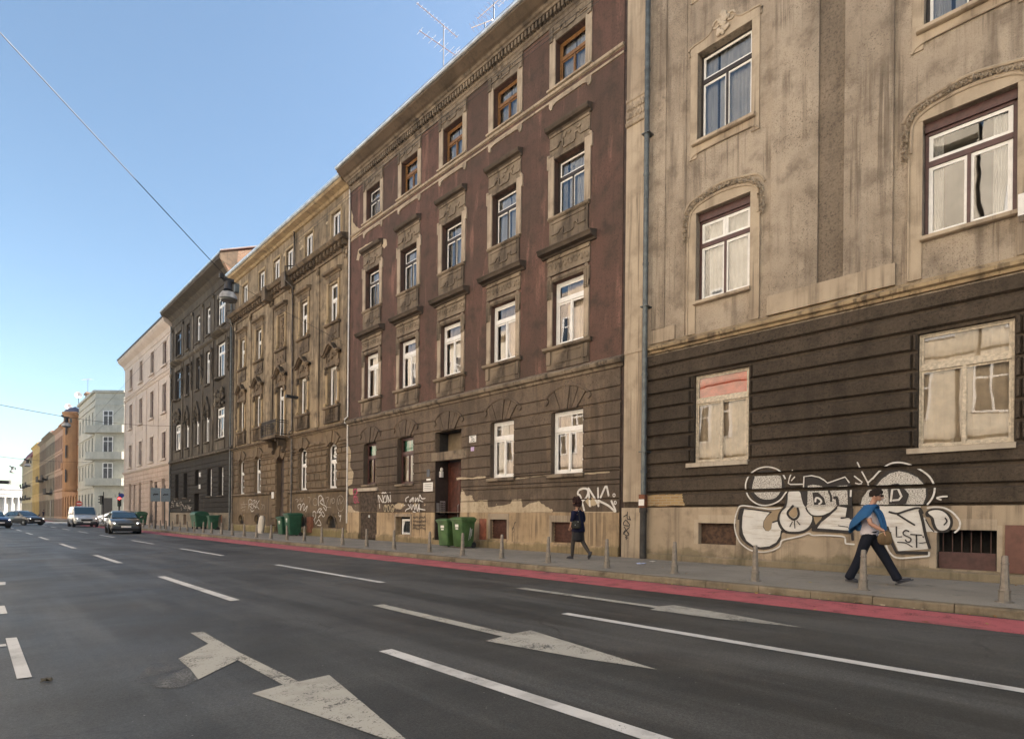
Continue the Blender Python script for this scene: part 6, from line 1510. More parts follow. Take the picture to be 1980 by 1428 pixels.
for i in range(11):
    z = 1.12 * i / 10; w = .27 * (1 - .25 * (i / 10) ** 2) * (1 if i < 10 else .55)
    rings.append([(13.55 + .1 * i / 10 + w * .75 * cos(a) * rs.uniform(.9, 1.1), 36.6 + w * 1.25 * sin(a) * rs.uniform(.9, 1.1), PAV + z) for a in [2 * pi * j / 16 for j in range(16)]])
loft(m, rings); m.build('cloth', plaster('woven_sack', (.62, .57, .48), (.52, .47, .39), (.34, .29, .22), fine=30, bump=.5), t, angle=60)
m = MB(); m.tube([(13.66 + .13 * cos(a), 36.6 + .22 * sin(a), PAV + 1.05) for a in [j * .63 for j in range(11)]], .015, 5); m.build('cord', M['ink'], t)
m = MB(); m.fbox(fs(606, 1015), fs(598, 1015), .3, 1.2, .0, .16); m.build('meter_cabinet', plain('terracotta_cabinet_far', (.25, .10, .055), .7, 0, .2), hC)

# ================================================================== signs and signals
def post(mb, x, y, h, r=.035): mb.tube([(x, y, 0.02), (x, y, h)], r, 10)
sx = 11.0; sy, sz = xp(310.5, 956, sx)
t = thing('direction_sign', (sx, sy, PAV), 'pair of grey-blue sign boards on grey posts before the pink house', 'sign')
M['sign_blue'] = plain('grey_blue_sign', (.20, .25, .28), .5, 0, .1)
for q in (-.34, .34):
    m = MB(); m.box(sx + q - .32, sx + q + .32, sy - .02, sy + .02, sz - .52, sz + .52); bd = m.build('board', M['sign_blue'], t)
    m = MB(); p0 = [(-.17, -.04), (-.07, .06), (.0, .0), (.08, .06), (.17, .0)]
    for (a, b), (c, d) in zip(p0, p0[1:]): m.tube([(sx + q + a, sy - .03, sz + b), (sx + q + c, sy - .03, sz + d)], .04, 5)
    m.build('emblem', M['ink'], bd)
for q in (-.3, .3):
    m = MB(); m.tube([(sx + q, sy + .05, PAV), (sx + q, sy + .05, sz + .75)], .04, 8); m.build('post', M['iron'], t)
def signal(px, py, x, label, lit, rz):
    y, z = xp(px, py, x); t = thing('traffic_light', (x, y, PAV - .004), label, 'traffic light', None, rz); zz = z - PAV
    L = lambda m, n, mt, **k: local_build(t, m, n, mt, **k)
    m = MB(); m.tube([(0, .16, 0), (0, .16, zz + .9)], .05, 10); L(m, 'pole', M['iron'])
    m = MB(); m.box(-.16, .16, -.12, .1, zz - .5, zz + .5); hd = L(m, 'housing', plain('black_signal_housing', (.02, .025, .022), .5)); ORG[hd] = Vector((0, 0, 0))
    for i, (nm, c) in enumerate((('red_lens', (.5, .02, .02)), ('amber_lens', (.12, .07, .01)), ('green_lens', (.01, .09, .04)))):
        cz = zz + .32 - .32 * i
        m = MB(); m.lathe([(0, -.135), (.08, -.13), (.11, -.12)], (0, 0, cz), 14, axis='y')
        if i == 0 and lit:
            kk = NM('lit_red_lens'); e = kk.n('Emission', {0: (1, .03, .03, 1), 1: 5.0}); kk.t.links.new(e.outputs[0], kk.out.inputs[0]); mt = kk.m
        else: mt = plain(nm, c, .3)
        L(m, 'lens', mt)
        m = MB(); m.lathe([(.125, -.12), (.125, -.32)], (0, 0, cz), 12, axis='y', arc=pi); L(m, 'visor', M['ink'])
    return t
signal(230.5, 969, 11.6, 'traffic light showing red at the left end of the pink house', True, .0)
signal(197, 966, 11.2, 'dark traffic light seen from its side before the green corner house', False, -2.2)
y, z = xp(234, 957, 11.6); t = thing('round_sign', (11.6, y + .6, PAV), 'blue round sign above the red traffic light', 'sign')
m = MB(); m.tube([(11.6, y + .6, PAV), (11.6, y + .6, z + .4)], .03, 8); m.build('post', M['iron'], t); m = MB(); m.lathe([(0, -.02), (.24, -.02), (.24, .02), (0, .02)], (11.72, y + .55, z), 20, axis='y'); m.build('disc', plain('blue_sign', (.04, .06, .25), .4), t)
y, z = xp(153, 973, 9.9); y0 = y
t = thing('no_entry_sign', (9.9, y, .0), 'red no-entry disc with white bar beside the silver van', 'sign')
m = MB(); m.tube([(9.9, y + .04, 0), (9.9, y + .04, z + .5)], .035, 8); m.build('post', M['iron'], t)
m = MB(); m.lathe([(0, -.02), (.31, -.02), (.31, .02), (0, .02)], (9.9, y, z), 24, axis='y'); dsc = m.build('disc', plain('sign_red', (.50, .03, .03), .4), t)
m = MB(); m.box(9.9 - .22, 9.9 + .22, y - .03, y - .022, z - .07, z + .07); m.build('bar', M['white_plate'], dsc)
# mast arm at the left edge
ya = 72.0; xa, za = yp(17, 932, ya)
t = thing('signal_mast', (-3.2, ya, 0), 'dark mast arm reaching over the road from the left edge', 'mast'); m = MB(); m.tube([(-3.2, ya, 0), (-3.2, ya, za + .3)], .11, 10); m.build('pole', M['iron'], t); m = MB(); m.box(-3.2, xa, ya - .09, ya + .09, za - .16, za + .16); ar = m.build('arm', M['ink'], t); m = MB(); m.box(xa + .001, xa + .14, ya - .1, ya + .1, za - .17, za + .2); m.build('end_cap', M['white_plate'], ar)

# ================================================================== suspended lamps and cables
M['lamp_metal'] = plain('weathered_lamp_enamel', (.34, .335, .32), .5, .1, .4, 3)
def hung_lamp(loc, label, s=1.0):
    t = thing('hanging_lamp', loc, label, 'street lamp', 'street lamps hung over the road')
    L = lambda m, n, mt, **k: local_build(t, m, n, mt, **k)
    m = MB(); m.lathe([(.02, .27), (.10, .26), (.20, .22), (.27, .12), (.295, 0.0), (.31, -.02)], (0, 0, 0), 24); L(m, 'shade', M['lamp_metal'])
    m = MB(); m.lathe([(.29, -.005), (.24, -.08), (.13, -.11), (0, -.12)], (0, 0, 0), 20); L(m, 'diffuser', plain('grey_lamp_glass', (.12, .13, .13), .25))
    m = MB(); m.lathe([(.0, .62), (.12, .60), (.13, .34), (.16, .30)], (0, 0, 0), 14); m.tube([(-.3, .0, .72), (-.12, 0, .60), (.0, 0, .66), (.2, .1, .62)], .025, 6); m.box(-.16, .16, -.09, .09, .60, .70); m.box(-.30, -.16, -.07, .07, .66, .80); L(m, 'bracket', M['iron'])
    m = MB(); m.box(.20, .34, -.08, .08, .30, .6); L(m, 'ballast_box', M['pipe_grey'])
    return t
LX, LY, LZ = 6.6, 21.0, 0
zl_ = (LX * FWD.x + LY * FWD.y); LZ = H + (PY0 - 583 - math.tan(ROLL) * 0) * zl_ / FOC
lamp0 = hung_lamp((LX, LY, LZ), 'big weathered enamel lamp hung over the road before the soot-black house')
far_l = []
for px, py, x, lab in ((128, 823, 5.6, 'grey hanging lamp before the orange house'), (53, 900, 5.2, 'white hanging lamp before the mustard house'), (24, 912, 4.6, 'tiny far hanging lamp against the sky')):
    y, z = xp(px, py, x); c = copy_tree(lamp0, None, (x, y, z)); c['label'] = lab; far_l.append((x, y, z))
def cable(pts, r, label):
    m = MB(); m.tube(pts, r, 5); o = m.build('overhead_cable', M['iron'], origin=pts[0]); tag(o, label, 'cable', 'thin overhead cables'); return o
def sag(a, b, k=.3, n=14): return [tuple(Vector(a).lerp(Vector(b), i / n) - Vector((0, 0, k * 4 * (i / n) * (1 - i / n)))) for i in range(n + 1)]
top = (LX, LY, LZ + .68)
hy, hz = fp(664, 661, .06)
xl = LX - .76 * 7.65; cable(sag(top, (OX + .0, LY - 1.86 * 6.0, LZ + 5.4), .05), .012, 'long cable running up to the top left from the big hanging lamp')
cable(sag(top, (FX - .06, hy, hz), .05), .007, 'cable from the big hanging lamp to the hook on the ochre house')
for (x, y, z), lab in zip(far_l[:2], ('cable carrying the hanging lamp before the orange house', 'cable carrying the hanging lamp before the mustard house')):
    cable(sag((OX, y - 4, z + 2.0), (x, y, z + .68), .2), .018, lab)
    cable(sag((x, y, z + .68), (FX, y + 5, z + 1.6), .2), .014, lab + ', right-hand length')
a = fp(806, 275, .3); b = fp(1163, -2, .3); cable([(FX - .32, a[0] + 14, a[1] - .2), (FX - .32, a[0], a[1]), (FX - .3, b[0], b[1]), (FX - .3, b[0] - 2, b[1] + .2)], .009, 'lower thin wire strung across the top windows of the oxblood house')
a = fp(806, 268, .3); b = fp(1163, -10, .3); cable([(FX - .34, a[0] + 14, a[1] - .2), (FX - .34, a[0], a[1]), (FX - .32, b[0], b[1]), (FX - .32, b[0] - 2, b[1] + .2)], .009, 'upper thin wire strung across the top windows of the oxblood house')
for py0, py1, lab in ((770, 640, 'upper thin wire slanting across the pink house'), (800, 690, 'lower thin wire slanting across the pink house')):
    a = xp(180, py0 + 40, 12.4); b = fp(335, py1, .0); cable([(12.4, a[0], a[1]), (FX - .02, b[0], b[1])], .012, lab)

# ================================================================== aerials and dishes on the roofs
def yagi(mb, c, d, L, n, el, r=.013):
    d = Vector(d).normalized(); e = d.cross(Vector((0, 0, 1))).normalized(); c = Vector(c)
    mb.tube([tuple(c - d * L * .35), tuple(c + d * L * .65)], r * 1.3, 6)
    for i in range(n):
        p = c + d * (-.33 + .96 * i / (n - 1)) * L; l = el * (1.15 - .5 * i / n); mb.tube([tuple(p - e * l), tuple(p + e * l)], r * .55, 4)
ax = FX + 1.3
M['alu'] = plain('aluminium_aerial', (.62, .63, .65), .35, .9, .1)
def aerial(px, pyt, label, booms):
    y, zt = xp(px, pyt, ax); t = thing('rooftop_aerial', (ax, y, 19.6), label, 'aerial', 'aerials on the oxblood roof')
    m = MB(); m.tube([(ax, y, 19.6), (ax, y, zt)], .022, 8); m.build('mast', M['iron'], t)
    for dz, d, L, n, el, refl in booms:
        m = MB(); yagi(m, (ax, y, zt - dz), d, L, n, el)
        if refl:
            p = Vector((ax, y, zt - dz)) - Vector(d).normalized() * L * .35
            for q in (-.25, -.12, .12, .25): m.tube([(p.x, p.y - .3, p.z + q), (p.x, p.y + .3, p.z + q)], .008, 4)
            m.tube([(p.x, p.y, p.z - .3), (p.x, p.y, p.z + .3)], .012, 4)
        m.build('boom', M['alu'], t)
aerial(858, 50, 'tall mast with two bright aerials over the oxblood eaves', ((.0, (-1, .0, .05), 2.3, 12, .13, False), (.98, (-1, .05, .0), 2.0, 7, .34, True)))
aerial(955, 6, 'dark aerial with slanting boom on the oxblood roof near the top edge', ((.05, (.0, 1, .05), 1.6, 8, .25, True),))
aerial(938, 44, 'low small aerial just above the oxblood gutter', ((.0, (-.4, 1, .0), 1.0, 6, .3, False),))
for px, py, label in ((152, 764, 'upper white satellite dish by the chimney of the orange house'), (133, 786, 'lower white satellite dish above the orange turret')):
    y, z = xp(px, py, FX + .8); t = thing('satellite_dish', (FX + .8, y, z - 1.0), label, 'dish', 'satellite dishes over the orange house')
    m = MB(); m.tube([(FX + .8, y, z - 2.2), (FX + .8, y, z)], .05, 6); m.build('mast', M['iron'], t)
    m = MB(); m.lathe([(.0, .12), (.3, .06), (.55, -.12), (.57, -.12), (.3, .03), (0, .09)], (FX + .75, y - .1, z), 18, axis='y'); m.build('reflector', plain('white_dish', (.75, .75, .75), .5), t)
y, z = xp(170, 738, FX + 3); t = thing('rooftop_aerial', (FX + 3, y, FH + .3), 'spindly aerial on the flat roof of the green corner house', 'aerial'); m = MB(); m.tube([(FX + 3, y, FH), (FX + 3, y, z + .6)], .03, 6); m.build('mast', M['iron'], t); m = MB(); yagi(m, (FX + 3, y, z + .5), (-.5, .8, 0), 2.4, 7, .4, .018); m.build('boom', M['alu'], t)

# ================================================================== litter
rl = random.Random(21); cols = [plain('dry_leaf_brown', (.22, .11, .04), .8), plain('dry_leaf_yellow', (.36, .28, .07), .8), plain('dry_leaf_pale', (.38, .30, .20), .8)]
m = MB()
for i in range(130):
    y = rl.uniform(-1.5, 26) if i % 3 else rl.uniform(.5, 7); 
    if rl.random() < .72: x, z = KERB - rl.uniform(.02, .16) if rl.random() < .8 else rl.uniform(8.4, 9.9), .010
    else: x, z = rl.uniform(10.3, 14.0), PAV + .006
    a = rl.uniform(0, 6.28); s = rl.uniform(.018, .05); m.k = rl.randrange(3)
    pts = [(s, 0), (.35 * s, .45 * s), (-.7 * s, .2 * s), (-.6 * s, -.3 * s), (.3 * s, -.5 * s)]
    m.add([(x + p * cos(a) - q * sin(a), y + p * sin(a) + q * cos(a), z + rl.uniform(0, .02)) for p, q in pts], [(0, 1, 2, 3, 4)])
tag(m.build('fallen_leaves', cols, recalc=False), 'dry leaves scattered along the kerb', 'leaves', kind='stuff')
def scrap(px, py, w, col, label, z=PAV):
    x, y = gp(px, py, z); m = MB(); m.smooth = True; r_ = random.Random(px); n = 6
    vs = [(x + (i / n - .5) * w + r_.uniform(-.01, .01), y + (j / n - .5) * w * .7, z + .006 + r_.uniform(0, .03)) for j in range(n + 1) for i in range(n + 1)]
    m.add(vs, [(j * (n + 1) + i, j * (n + 1) + i + 1, (j + 1) * (n + 1) + i + 1, (j + 1) * (n + 1) + i) for j in range(n) for i in range(n)])
    tag(m.build('paper_scrap', col, origin=(x, y, z), angle=180), label, 'litter')
scrap(1240, 1090, .26, plain('blue_white_paper', (.45, .50, .68), .8, 0, .4, 9), 'crumpled blue and white paper on the pavement by the dark pipe')
scrap(1262, 1086, .16, M['white_plate'], 'small white paper scrap right of the blue one')
scrap(90, 1318, .07, plain('brown_scrap', (.09, .075, .05), .8), 'brown scrap lying on the asphalt near the left parking mark', 0.0)

# ================================================================== cars (modelled facing +x, left = +y)
M['tyre'] = plain('tyre_rubber', (.02, .02, .021), .85); M['rim'] = plain('alloy_rim', (.42, .43, .45), .35, .8, .1); M['trim_black'] = plain('black_car_trim', (.02, .02, .022), .45)
M['car_glass'] = None
k = NM('car_glass'); b = k.n('BsdfPrincipled', {'Base Color': (.02, .045, .06, 1), 'Roughness': .04, 'IOR': 1.7}); k.t.links.new(b.outputs[0], k.out.inputs[0]); M['car_glass'] = k.m
k = NM('headlamp_glow'); e = k.n('Emission', {0: (1, .93, .82, 1), 1: 1.1}); k.t.links.new(e.outputs[0], k.out.inputs[0]); M['lamp_on'] = k.m
M['lamp_off'] = plain('clear_lamp', (.55, .56, .56), .15)
def car_paint(name, col, metal=.3):
    kk = NM(name); return kk.pbr(kk.mix(kk.step(kk.noise(2, 4), .4, .7), tuple(c * .92 for c in col), col), .32, None, Metallic=metal, **{'Coat Weight': .8, 'Coat Roughness': .06})
def make_car(loc, heading, label, paint, kind='hatch', lights=True, plate=True, group=None):
    t = thing('car' if kind != 'van' else 'van', loc, label, 'car' if kind != 'van' else 'van', group, heading)
    L = lambda m, n, mt, **kw: local_build(t, m, n, mt, **kw)
    if kind == 'van':
        Ln, hw, zr = 4.7, .95, 1.90
        body = [(2.33, .42, .62, .70), (2.30, .30, .78, .84), (2.15, .26, .92, .90), (1.65, .24, 1.08, .94), (1.25, .24, 1.16, .95), (-1.9, .24, 1.14, .95), (-2.25, .26, 1.12, .93), (-2.35, .36, 1.10, .88)]
        gh = [(1.42, 1.10, 1.12, .86, .84), (.62, 1.14, 1.84, .90, .78), (.35, 1.14, 1.90, .90, .78), (-2.0, 1.12, 1.90, .90, .80), (-2.28, 1.10, 1.80, .88, .80)]
        wx = (1.5, -1.45); wr = .33; hoodz = .86
    else:
        Ln, hw, zr = 4.0, .85, 1.47
        body = [(1.98, .38, .58, .52), (1.95, .26, .70, .72), (1.80, .22, .80, .80), (1.45, .20, .90, .835), (.95, .20, .985, .85), (-.2, .20, .97, .85), (-1.5, .20, .98, .84), (-1.85, .24, .94, .80), (-1.98, .34, .86, .70)]
        gh = [(1.02, .95, .97, .74, .70), (.22, .97, 1.36, .78, .60), (-.10, .97, 1.46, .79, .58), (-.9, .97, 1.45, .79, .58), (-1.45, .96, 1.36, .77, .58), (-1.88, .92, 1.0, .72, .66)]
        wx = (1.28, -1.22); wr = .31; hoodz = .74
    rings = []
    for x, z0, z1, h in body:
        half = [(0, z0), (h * .8, z0), (h * .95, z0 + .06), (h, z0 + (z1 - z0) * .35), (h * .99, z0 + (z1 - z0) * .68), (h * .93, z1 - .05), (h * .80, z1 - .004), (0, z1 + .02)]
        rings.append([(x, y, z) for y, z in half] + [(x, -y, z) for y, z in half[-2:0:-1]])
    m = MB(); m.smooth = True; loft(m, rings)
    rings = []
    for x, z0, z1, b0, b1 in gh:
        half = [(0, z0 - .05), (b0, z0 - .05), (b0 * .3 + b1 * .7, z0 + (z1 - z0) * .72), (b1, z1 - .03 * (z1 - z0 > .1)), (b1 * .85, z1), (0, z1 + .02)]
        rings.append([(x, y, z) for y, z in half] + [(x, -y, z) for y, z in half[-2:0:-1]])
    loft(m, rings); L(m, 'body', paint, angle=32)
    # glazing, a touch proud of the cabin
    a, b, c2, e = gh[0], gh[1], gh[-2], gh[-1]
    m = MB(); x0, x1 = a[0] + .015, b[0] + .02
    m.add([(x0, -a[3] * .92, a[2] + .03), (x0, a[3] * .92, a[2] + .03), (x1, b[4] * .93, b[2] - .03), (x1, -b[4] * .93, b[2] - .03)], []);
    def face(p, off, th=.012):
        p = [Vector(q) for q in p]; n = (p[1] - p[0]).cross(p[2] - p[0]).normalized()
        if n.dot(Vector(off)) < 0: n = -n
        mm = MB(); N = len(p); mm.add([tuple(q + n * .004) for q in p] + [tuple(q + n * th) for q in p], [tuple(range(N)), tuple(range(N, 2 * N))] + [(i, (i + 1) % N, N + (i + 1) % N, N + i) for i in range(N)]); return mm
    dx, dz = b[0] - a[0], b[2] - a[2]
    ws = face([(a[0] + dx * .06, -a[3] * .90, a[2] + dz * .06), (a[0] + dx * .06, a[3] * .90, a[2] + dz * .06), (a[0] + dx * .95, b[4] * .92 + .02, a[2] + dz * .95), (a[0] + dx * .95, -b[4] * .92 - .02, a[2] + dz * .95)], (1, 0, 1), .03); L(ws, 'windscreen', M['car_glass'])
    dx, dz = e[0] - c2[0], e[2] - c2[2]
    rw = face([(c2[0] + dx * .1, -c2[4] * .9, c2[2] + dz * .1), (c2[0] + dx * .1, c2[4] * .9, c2[2] + dz * .1), (c2[0] + dx * .9, e[4] * .9, c2[2] + dz * .9), (c2[0] + dx * .9, -e[4] * .9, c2[2] + dz * .9)], (-1, 0, 1), .03); L(rw, 'rear_window', M['car_glass'])
    for s in (1, -1):
        g2 = gh[2]; zb = g2[1] + .015; zt = g2[1] + (g2[2] - g2[1]) * .71; yb = g2[3] - .002; yt = g2[3] * .31 + g2[4] * .69 + .004
        if kind != 'van': quads = ((gh[0][0] - .42, gh[1][0] - .04, -.10, -.10), (-.16, -.16, gh[-2][0] + .10, gh[-2][0] - .02))
        else: quads = ((gh[0][0] - .42, gh[1][0] - .06, .05, .05), (-.1, -.1, -1.7, -1.75))
        for xa, xb, xc, xd in quads:
            mm = face([(xa, s * yb, zb), (xb, s * yt, zt), (xc, s * yt, zt), (xd, s * yb, zb)], (0, s, 0), .014); L(mm, 'side_window', M['car_glass'])
        for x in wx:
            m = MB(); m.lathe([(wr * .62, -.10), (wr * .95, -.10), (wr, -.07), (wr, .07), (wr * .95, .10), (wr * .62, .10)], (x, s * (hw - .105), wr), 20, axis='y'); ty = L(m, 'wheel', M['tyre'])
            ORG[ty] = Vector((0, 0, 0)); m = MB(); m.lathe([(0, .09), (wr * .2, .095), (wr * .62, .07)] if s > 0 else [(0, -.09), (wr * .2, -.095), (wr * .62, -.07)], (x, s * (hw - .105), wr), 10, axis='y'); local = m.build('rim', M['rim'], ty); local.location = (0, 0, 0)
            m = MB(); m.lathe([(wr + .01, -.02), (wr + .05, -.02), (wr + .045, .006), (wr + .01, .006)], (x, s * (hw - .006), wr), 20, axis='y'); L(m, 'wheel_arch', M['trim_black'])
        fx = body[2][0]; y0 = body[2][3]
        m = MB(); m.blob((fx + .06, s * (y0 - .17), hoodz - .07), (.13, .16, .085), 10); 
        L(m, 'headlight', M['lamp_off'])
        if lights: m = MB(); m.blob((fx + .16, s * (y0 - .20), hoodz - .07), (.04, .055, .04), 8); L(m, 'lamp', M['lamp_on'])
        m = MB(); m.blob((gh[0][0] - .25, s * (hw + .10), gh[0][1] + .10), (.07, .11, .075), 8); L(m, 'mirror', paint)
        m = MB(); m.box(body[-2][0] - .10, body[-2][0] - .0, s * (hw - .14) - .07, s * (hw - .14) + .07, .72, .90); L(m, 'tail_light', plain('tail_red', (.3, .02, .02), .3))
    fx = body[0][0]
    m = MB(); loft(m, [rrect(fx - .12, 0, .17, .78, .1, .24), rrect(fx - .12, 0, .20, .80, .1, .34), rrect(fx - .12, 0, .17, .74, .1, .50)]); L(m, 'bumper', M['trim_black'])
    m = MB(); m.box(fx - .05, fx + .025, -.42, .42, .56, .66 if kind != 'van' else .74); L(m, 'grille', M['trim_black'])
    if plate: m = MB(); m.box(fx + .06, fx + .10, -.26, .26, .40, .51); L(m, 'number_plate', M['white_plate'])
    m = MB(); m.box(-Ln / 2 + .1, Ln / 2 - .1, -hw + .12, hw - .12, .17, .24); L(m, 'underbody', M['trim_black'])
    return t
x, y = gp(247, 1031); 
make_car((7.5, 43.9, 0), radians(-95), 'dark bronze hatchback driving towards the camera with lit headlights', car_paint('bronze_car_paint', (.10, .085, .06), .5))
make_car((8.15, 66.2, 0), radians(-90), 'silver van driving behind the bronze hatchback', car_paint('silver_van_paint', (.50, .49, .47), .4), 'van')
make_car((4.5, 76.2, 0), radians(-62), 'black hatchback turning at the left before the crossing', car_paint('black_car_paint', (.018, .018, .022), .2))
make_car((1.55, 62.4, 0), radians(-72), 'dark blue car cut by the left edge of the photo', car_paint('blue_car_paint', (.03, .07, .17), .4))
make_car((14.3, 92.0, 0), radians(180), 'white car standing in the side street behind the bronze hatchback', car_paint('white_car_paint', (.75, .74, .72), .0), lights=False)
for (x, y, c, lab, h) in ((2.4, 112, (.70, .70, .69), 'far white car roof showing behind the blue car', -90), (4.2, 128, (.66, .68, .69), 'far pale car behind the black hatchback', -90), (9.0, 150, (.05, .05, .06), 'far dark car parked along the far row', 90)):
    make_car((x, y, 0), radians(h), lab, car_paint('far_paint', c, .1), lights=False, plate=False)

# ================================================================== people (skinned skeletons; facing +x, left = +y)
def skin(name, chains, mat, parent, lvl=2, scale=None):
    """chains: [(point, (rx, ry)), ...] lists; equal points are welded, giving one continuous surface"""
    vs = []; rad = []; ed = []; idx = {}
    for ch in chains:
        prev = None
        for p, r in ch:
            key = tuple(round(c, 3) for c in p)
            if key not in idx: idx[key] = len(vs); vs.append(p); rad.append(r if isinstance(r, tuple) else (r, r))
            i = idx[key]
            if prev is not None and prev != i: ed.append((prev, i))
            prev = i
    me = bpy.data.meshes.new(name + '_skeleton'); me.from_pydata(vs, ed, []); tmp = bpy.data.objects.new(name + '_skeleton', me); COL.objects.link(tmp)
    sk = tmp.modifiers.new('skin', 'SKIN'); sk.use_smooth_shade = True; sk.branch_smoothing = .6
    for i, d in enumerate(me.skin_vertices[0].data): d.radius = rad[i]; d.use_root = (i == 0)
    sb = tmp.modifiers.new('sub', 'SUBSURF'); sb.levels = lvl; sb.render_levels = lvl
    dg = bpy.context.evaluated_depsgraph_get(); dg.update(); out = bpy.data.meshes.new_from_object(tmp.evaluated_get(dg)); out.name = name
    bpy.data.objects.remove(tmp); bpy.data.meshes.remove(me)
    out.materials.clear(); out.materials.append(mat); out.polygons.foreach_set('use_smooth', [True] * len(out.polygons)); out.update()
    o = bpy.data.objects.new(name, out); COL.objects.link(o); o.parent = parent; ORG[o] = Vector((0, 0, 0)); return o
M['skin'] = plain('skin', (.42, .23, .155), .55, 0, .08, 20); M['hair_dark'] = plaster('dark_hair', (.035, .025, .02), (.02, .015, .012), (.012, .01, .009), fine=60, bump=.8); M['hair_brown'] = plaster('auburn_hair', (.05, .025, .022), (.032, .017, .015), (.02, .012, .01), fine=50, bump=.9)
M['tee'] = plaster('lilac_white_cotton', (.60, .57, .62), (.55, .52, .57), (.48, .45, .50), fine=40, bump=.15, streak=.3); M['sweater'] = plaster('blue_knit', (.035, .12, .27), (.028, .10, .23), (.02, .075, .17), fine=60, bump=.4, light=(.10, .20, .34), light_amt=.4); M['trousers'] = plaster('navy_black_cloth', (.012, .014, .024), (.010, .012, .018), (.007, .008, .012), fine=50, bump=.3, light=(.025, .03, .045), light_amt=.4)
M['shoe'] = plain('dark_shoe', (.014, .016, .028), .5); M['sole'] = plain('rubber_sole', (.035, .035, .04), .7); M['leather'] = plaster('brown_leather', (.17, .115, .06), (.13, .09, .05), (.08, .055, .035), fine=40, bump=.3); M['navy'] = plaster('navy_cloth', (.012, .014, .040), (.010, .011, .030), (.007, .008, .018), fine=50, bump=.3); M['black_cloth'] = plain('black_cloth', (.010, .010, .013), .9); M['tights'] = plain('dark_tights', (.030, .024, .02), .7); M['lens'] = plain('dark_lens', (.01, .01, .012), .1)
V = Vector
def hand(wrist, direction, palm_n, thumb_side, s=1.0, curl=.5, n=1):
    """five finger chains leaving one palm; returns skin chains"""
    w = V(wrist); d = V(direction).normalized(); nrm = V(palm_n).normalized(); side = d.cross(nrm).normalized() * thumb_side
    ch = []; palm = w + d * .05 * s; kn = w + d * .092 * s
    ch.append([(tuple(w), (.024 * s, .018 * s)), (tuple(palm), (.034 * s, .017 * s)), (tuple(kn), (.036 * s, .014 * s))])
    for i, (off, l) in enumerate(((-.030, .062), (-.010, .075), (.011, .082), (.031, .073))):
        b = kn + side * off * s; p = [b]; dirn = d.copy()
        for seg, f in enumerate((.45, .32, .23)):
            ang = curl * (.55 + .45 * seg); dirn = (dirn * cos(ang) + nrm * sin(ang)).normalized(); nn = nrm
            p.append(p[-1] + dirn * l * f * s)
        ch.append([(tuple(kn), (.036 * s, .014 * s))] + [(tuple(q), .0095 * s * (1 - .1 * j)) for j, q in enumerate(p)])
    tb = w + d * .03 * s + side * .026 * s
    ch.append([(tuple(palm), (.034 * s, .017 * s)), (tuple(tb), .014 * s), (tuple(tb + (d * .6 + side * .6 + nrm * .3) * .040 * s), .011 * s), (tuple(tb + (d * 1.2 + side * .5 + nrm * .6) * .052 * s), .009 * s)])
    return ch
def face_parts(o_t, c, s, fwd=(1, 0, 0), glasses=False):
    f = V(fwd).normalized(); l = V((0, 0, 1)).cross(f); c = V(c)
    out = []
    m = MB()
    for q in (-1, 1): p = c + f * .088 * s + l * q * .032 * s + V((0, 0, .005 * s)); m.blob(p, (.014 * s,) * 3, 8)
    local_build(o_t, m, 'eye', M['ink'])
    m = MB(); m.tube([tuple(c + f * .085 * s + V((0, 0, .018 * s))), tuple(c + f * .100 * s - V((0, 0, .01 * s))), tuple(c + f * .104 * s - V((0, 0, .026 * s)))], .011 * s, 12, .015 * s); m.blob(c + f * .106 * s - V((0, 0, .026 * s)), (.017 * s, .015 * s, .013 * s), 10); local_build(o_t, m, 'nose', M['skin'])
    m = MB(); m.blob(c + f * .088 * s - V((0, 0, .062 * s)), (.014 * s, .026 * s, .008 * s), 8); local_build(o_t, m, 'mouth', plain('lips', (.33, .13, .10), .5))
    m = MB()
    for q in (-1, 1): m.blob(c + l * q * .078 * s - V((0, 0, .008 * s)) - f * .012 * s, (.020 * s, .014 * s, .032 * s), 8)
    local_build(o_t, m, 'ear', M['skin'])
    if glasses:
        m = MB()
        for q in (-1, 1):
            m.blob(c + f * .098 * s + l * q * .036 * s + V((0, 0, .010 * s)), (.014 * s, .034 * s, .024 * s), 10)
            m.tube([tuple(c + f * .09 * s + l * q * .072 * s + V((0, 0, .014 * s))), tuple(c + l * q * .085 * s + V((0, 0, .012 * s)) - f * .01)], .006 * s, 6)
        m.tube([tuple(c + f * .106 * s - l * .02 + V((0, 0, .014 * s))), tuple(c + f * .106 * s + l * .02 + V((0, 0, .014 * s)))], .006, 6); local_build(o_t, m, 'sunglasses', M['lens'])

def shoe(t, heel, toe, ankle, w=.045):
    h, p, a = V(heel), V(toe), V(ankle)
    d = (p - h); up = V((0, 0, 1)); side = d.cross(up).normalized(); n = side.cross(d).normalized()
    q = lambda u, k: tuple(h + d * u + n * k)
    skin('shoe', [[(tuple(a), .046), (q(.14, .05), (.045, .045)), (q(.42, .045), (.045, .042)), (q(.72, .034), (.047, .034)), (q(.93, .028), (.036, .026))]], M['shoe'], t)
    m = MB(); N = 16; ring = []
    for k in range(N):
        u = .5 + .5 * cos(2 * pi * k / N); v = sin(2 * pi * k / N) * (w if u > .45 else w * .8); ring.append(h + d * (u * 1.04 - .02) + side * v)
    m.add([tuple(r + n * .0) for r in ring] + [tuple(r + n * .026) for r in ring], [tuple(range(N)), tuple(range(N, 2 * N))] + [(i, (i + 1) % N, N + (i + 1) % N, N + i) for i in range(N)]); local_build(t, m, 'sole', M['sole'])

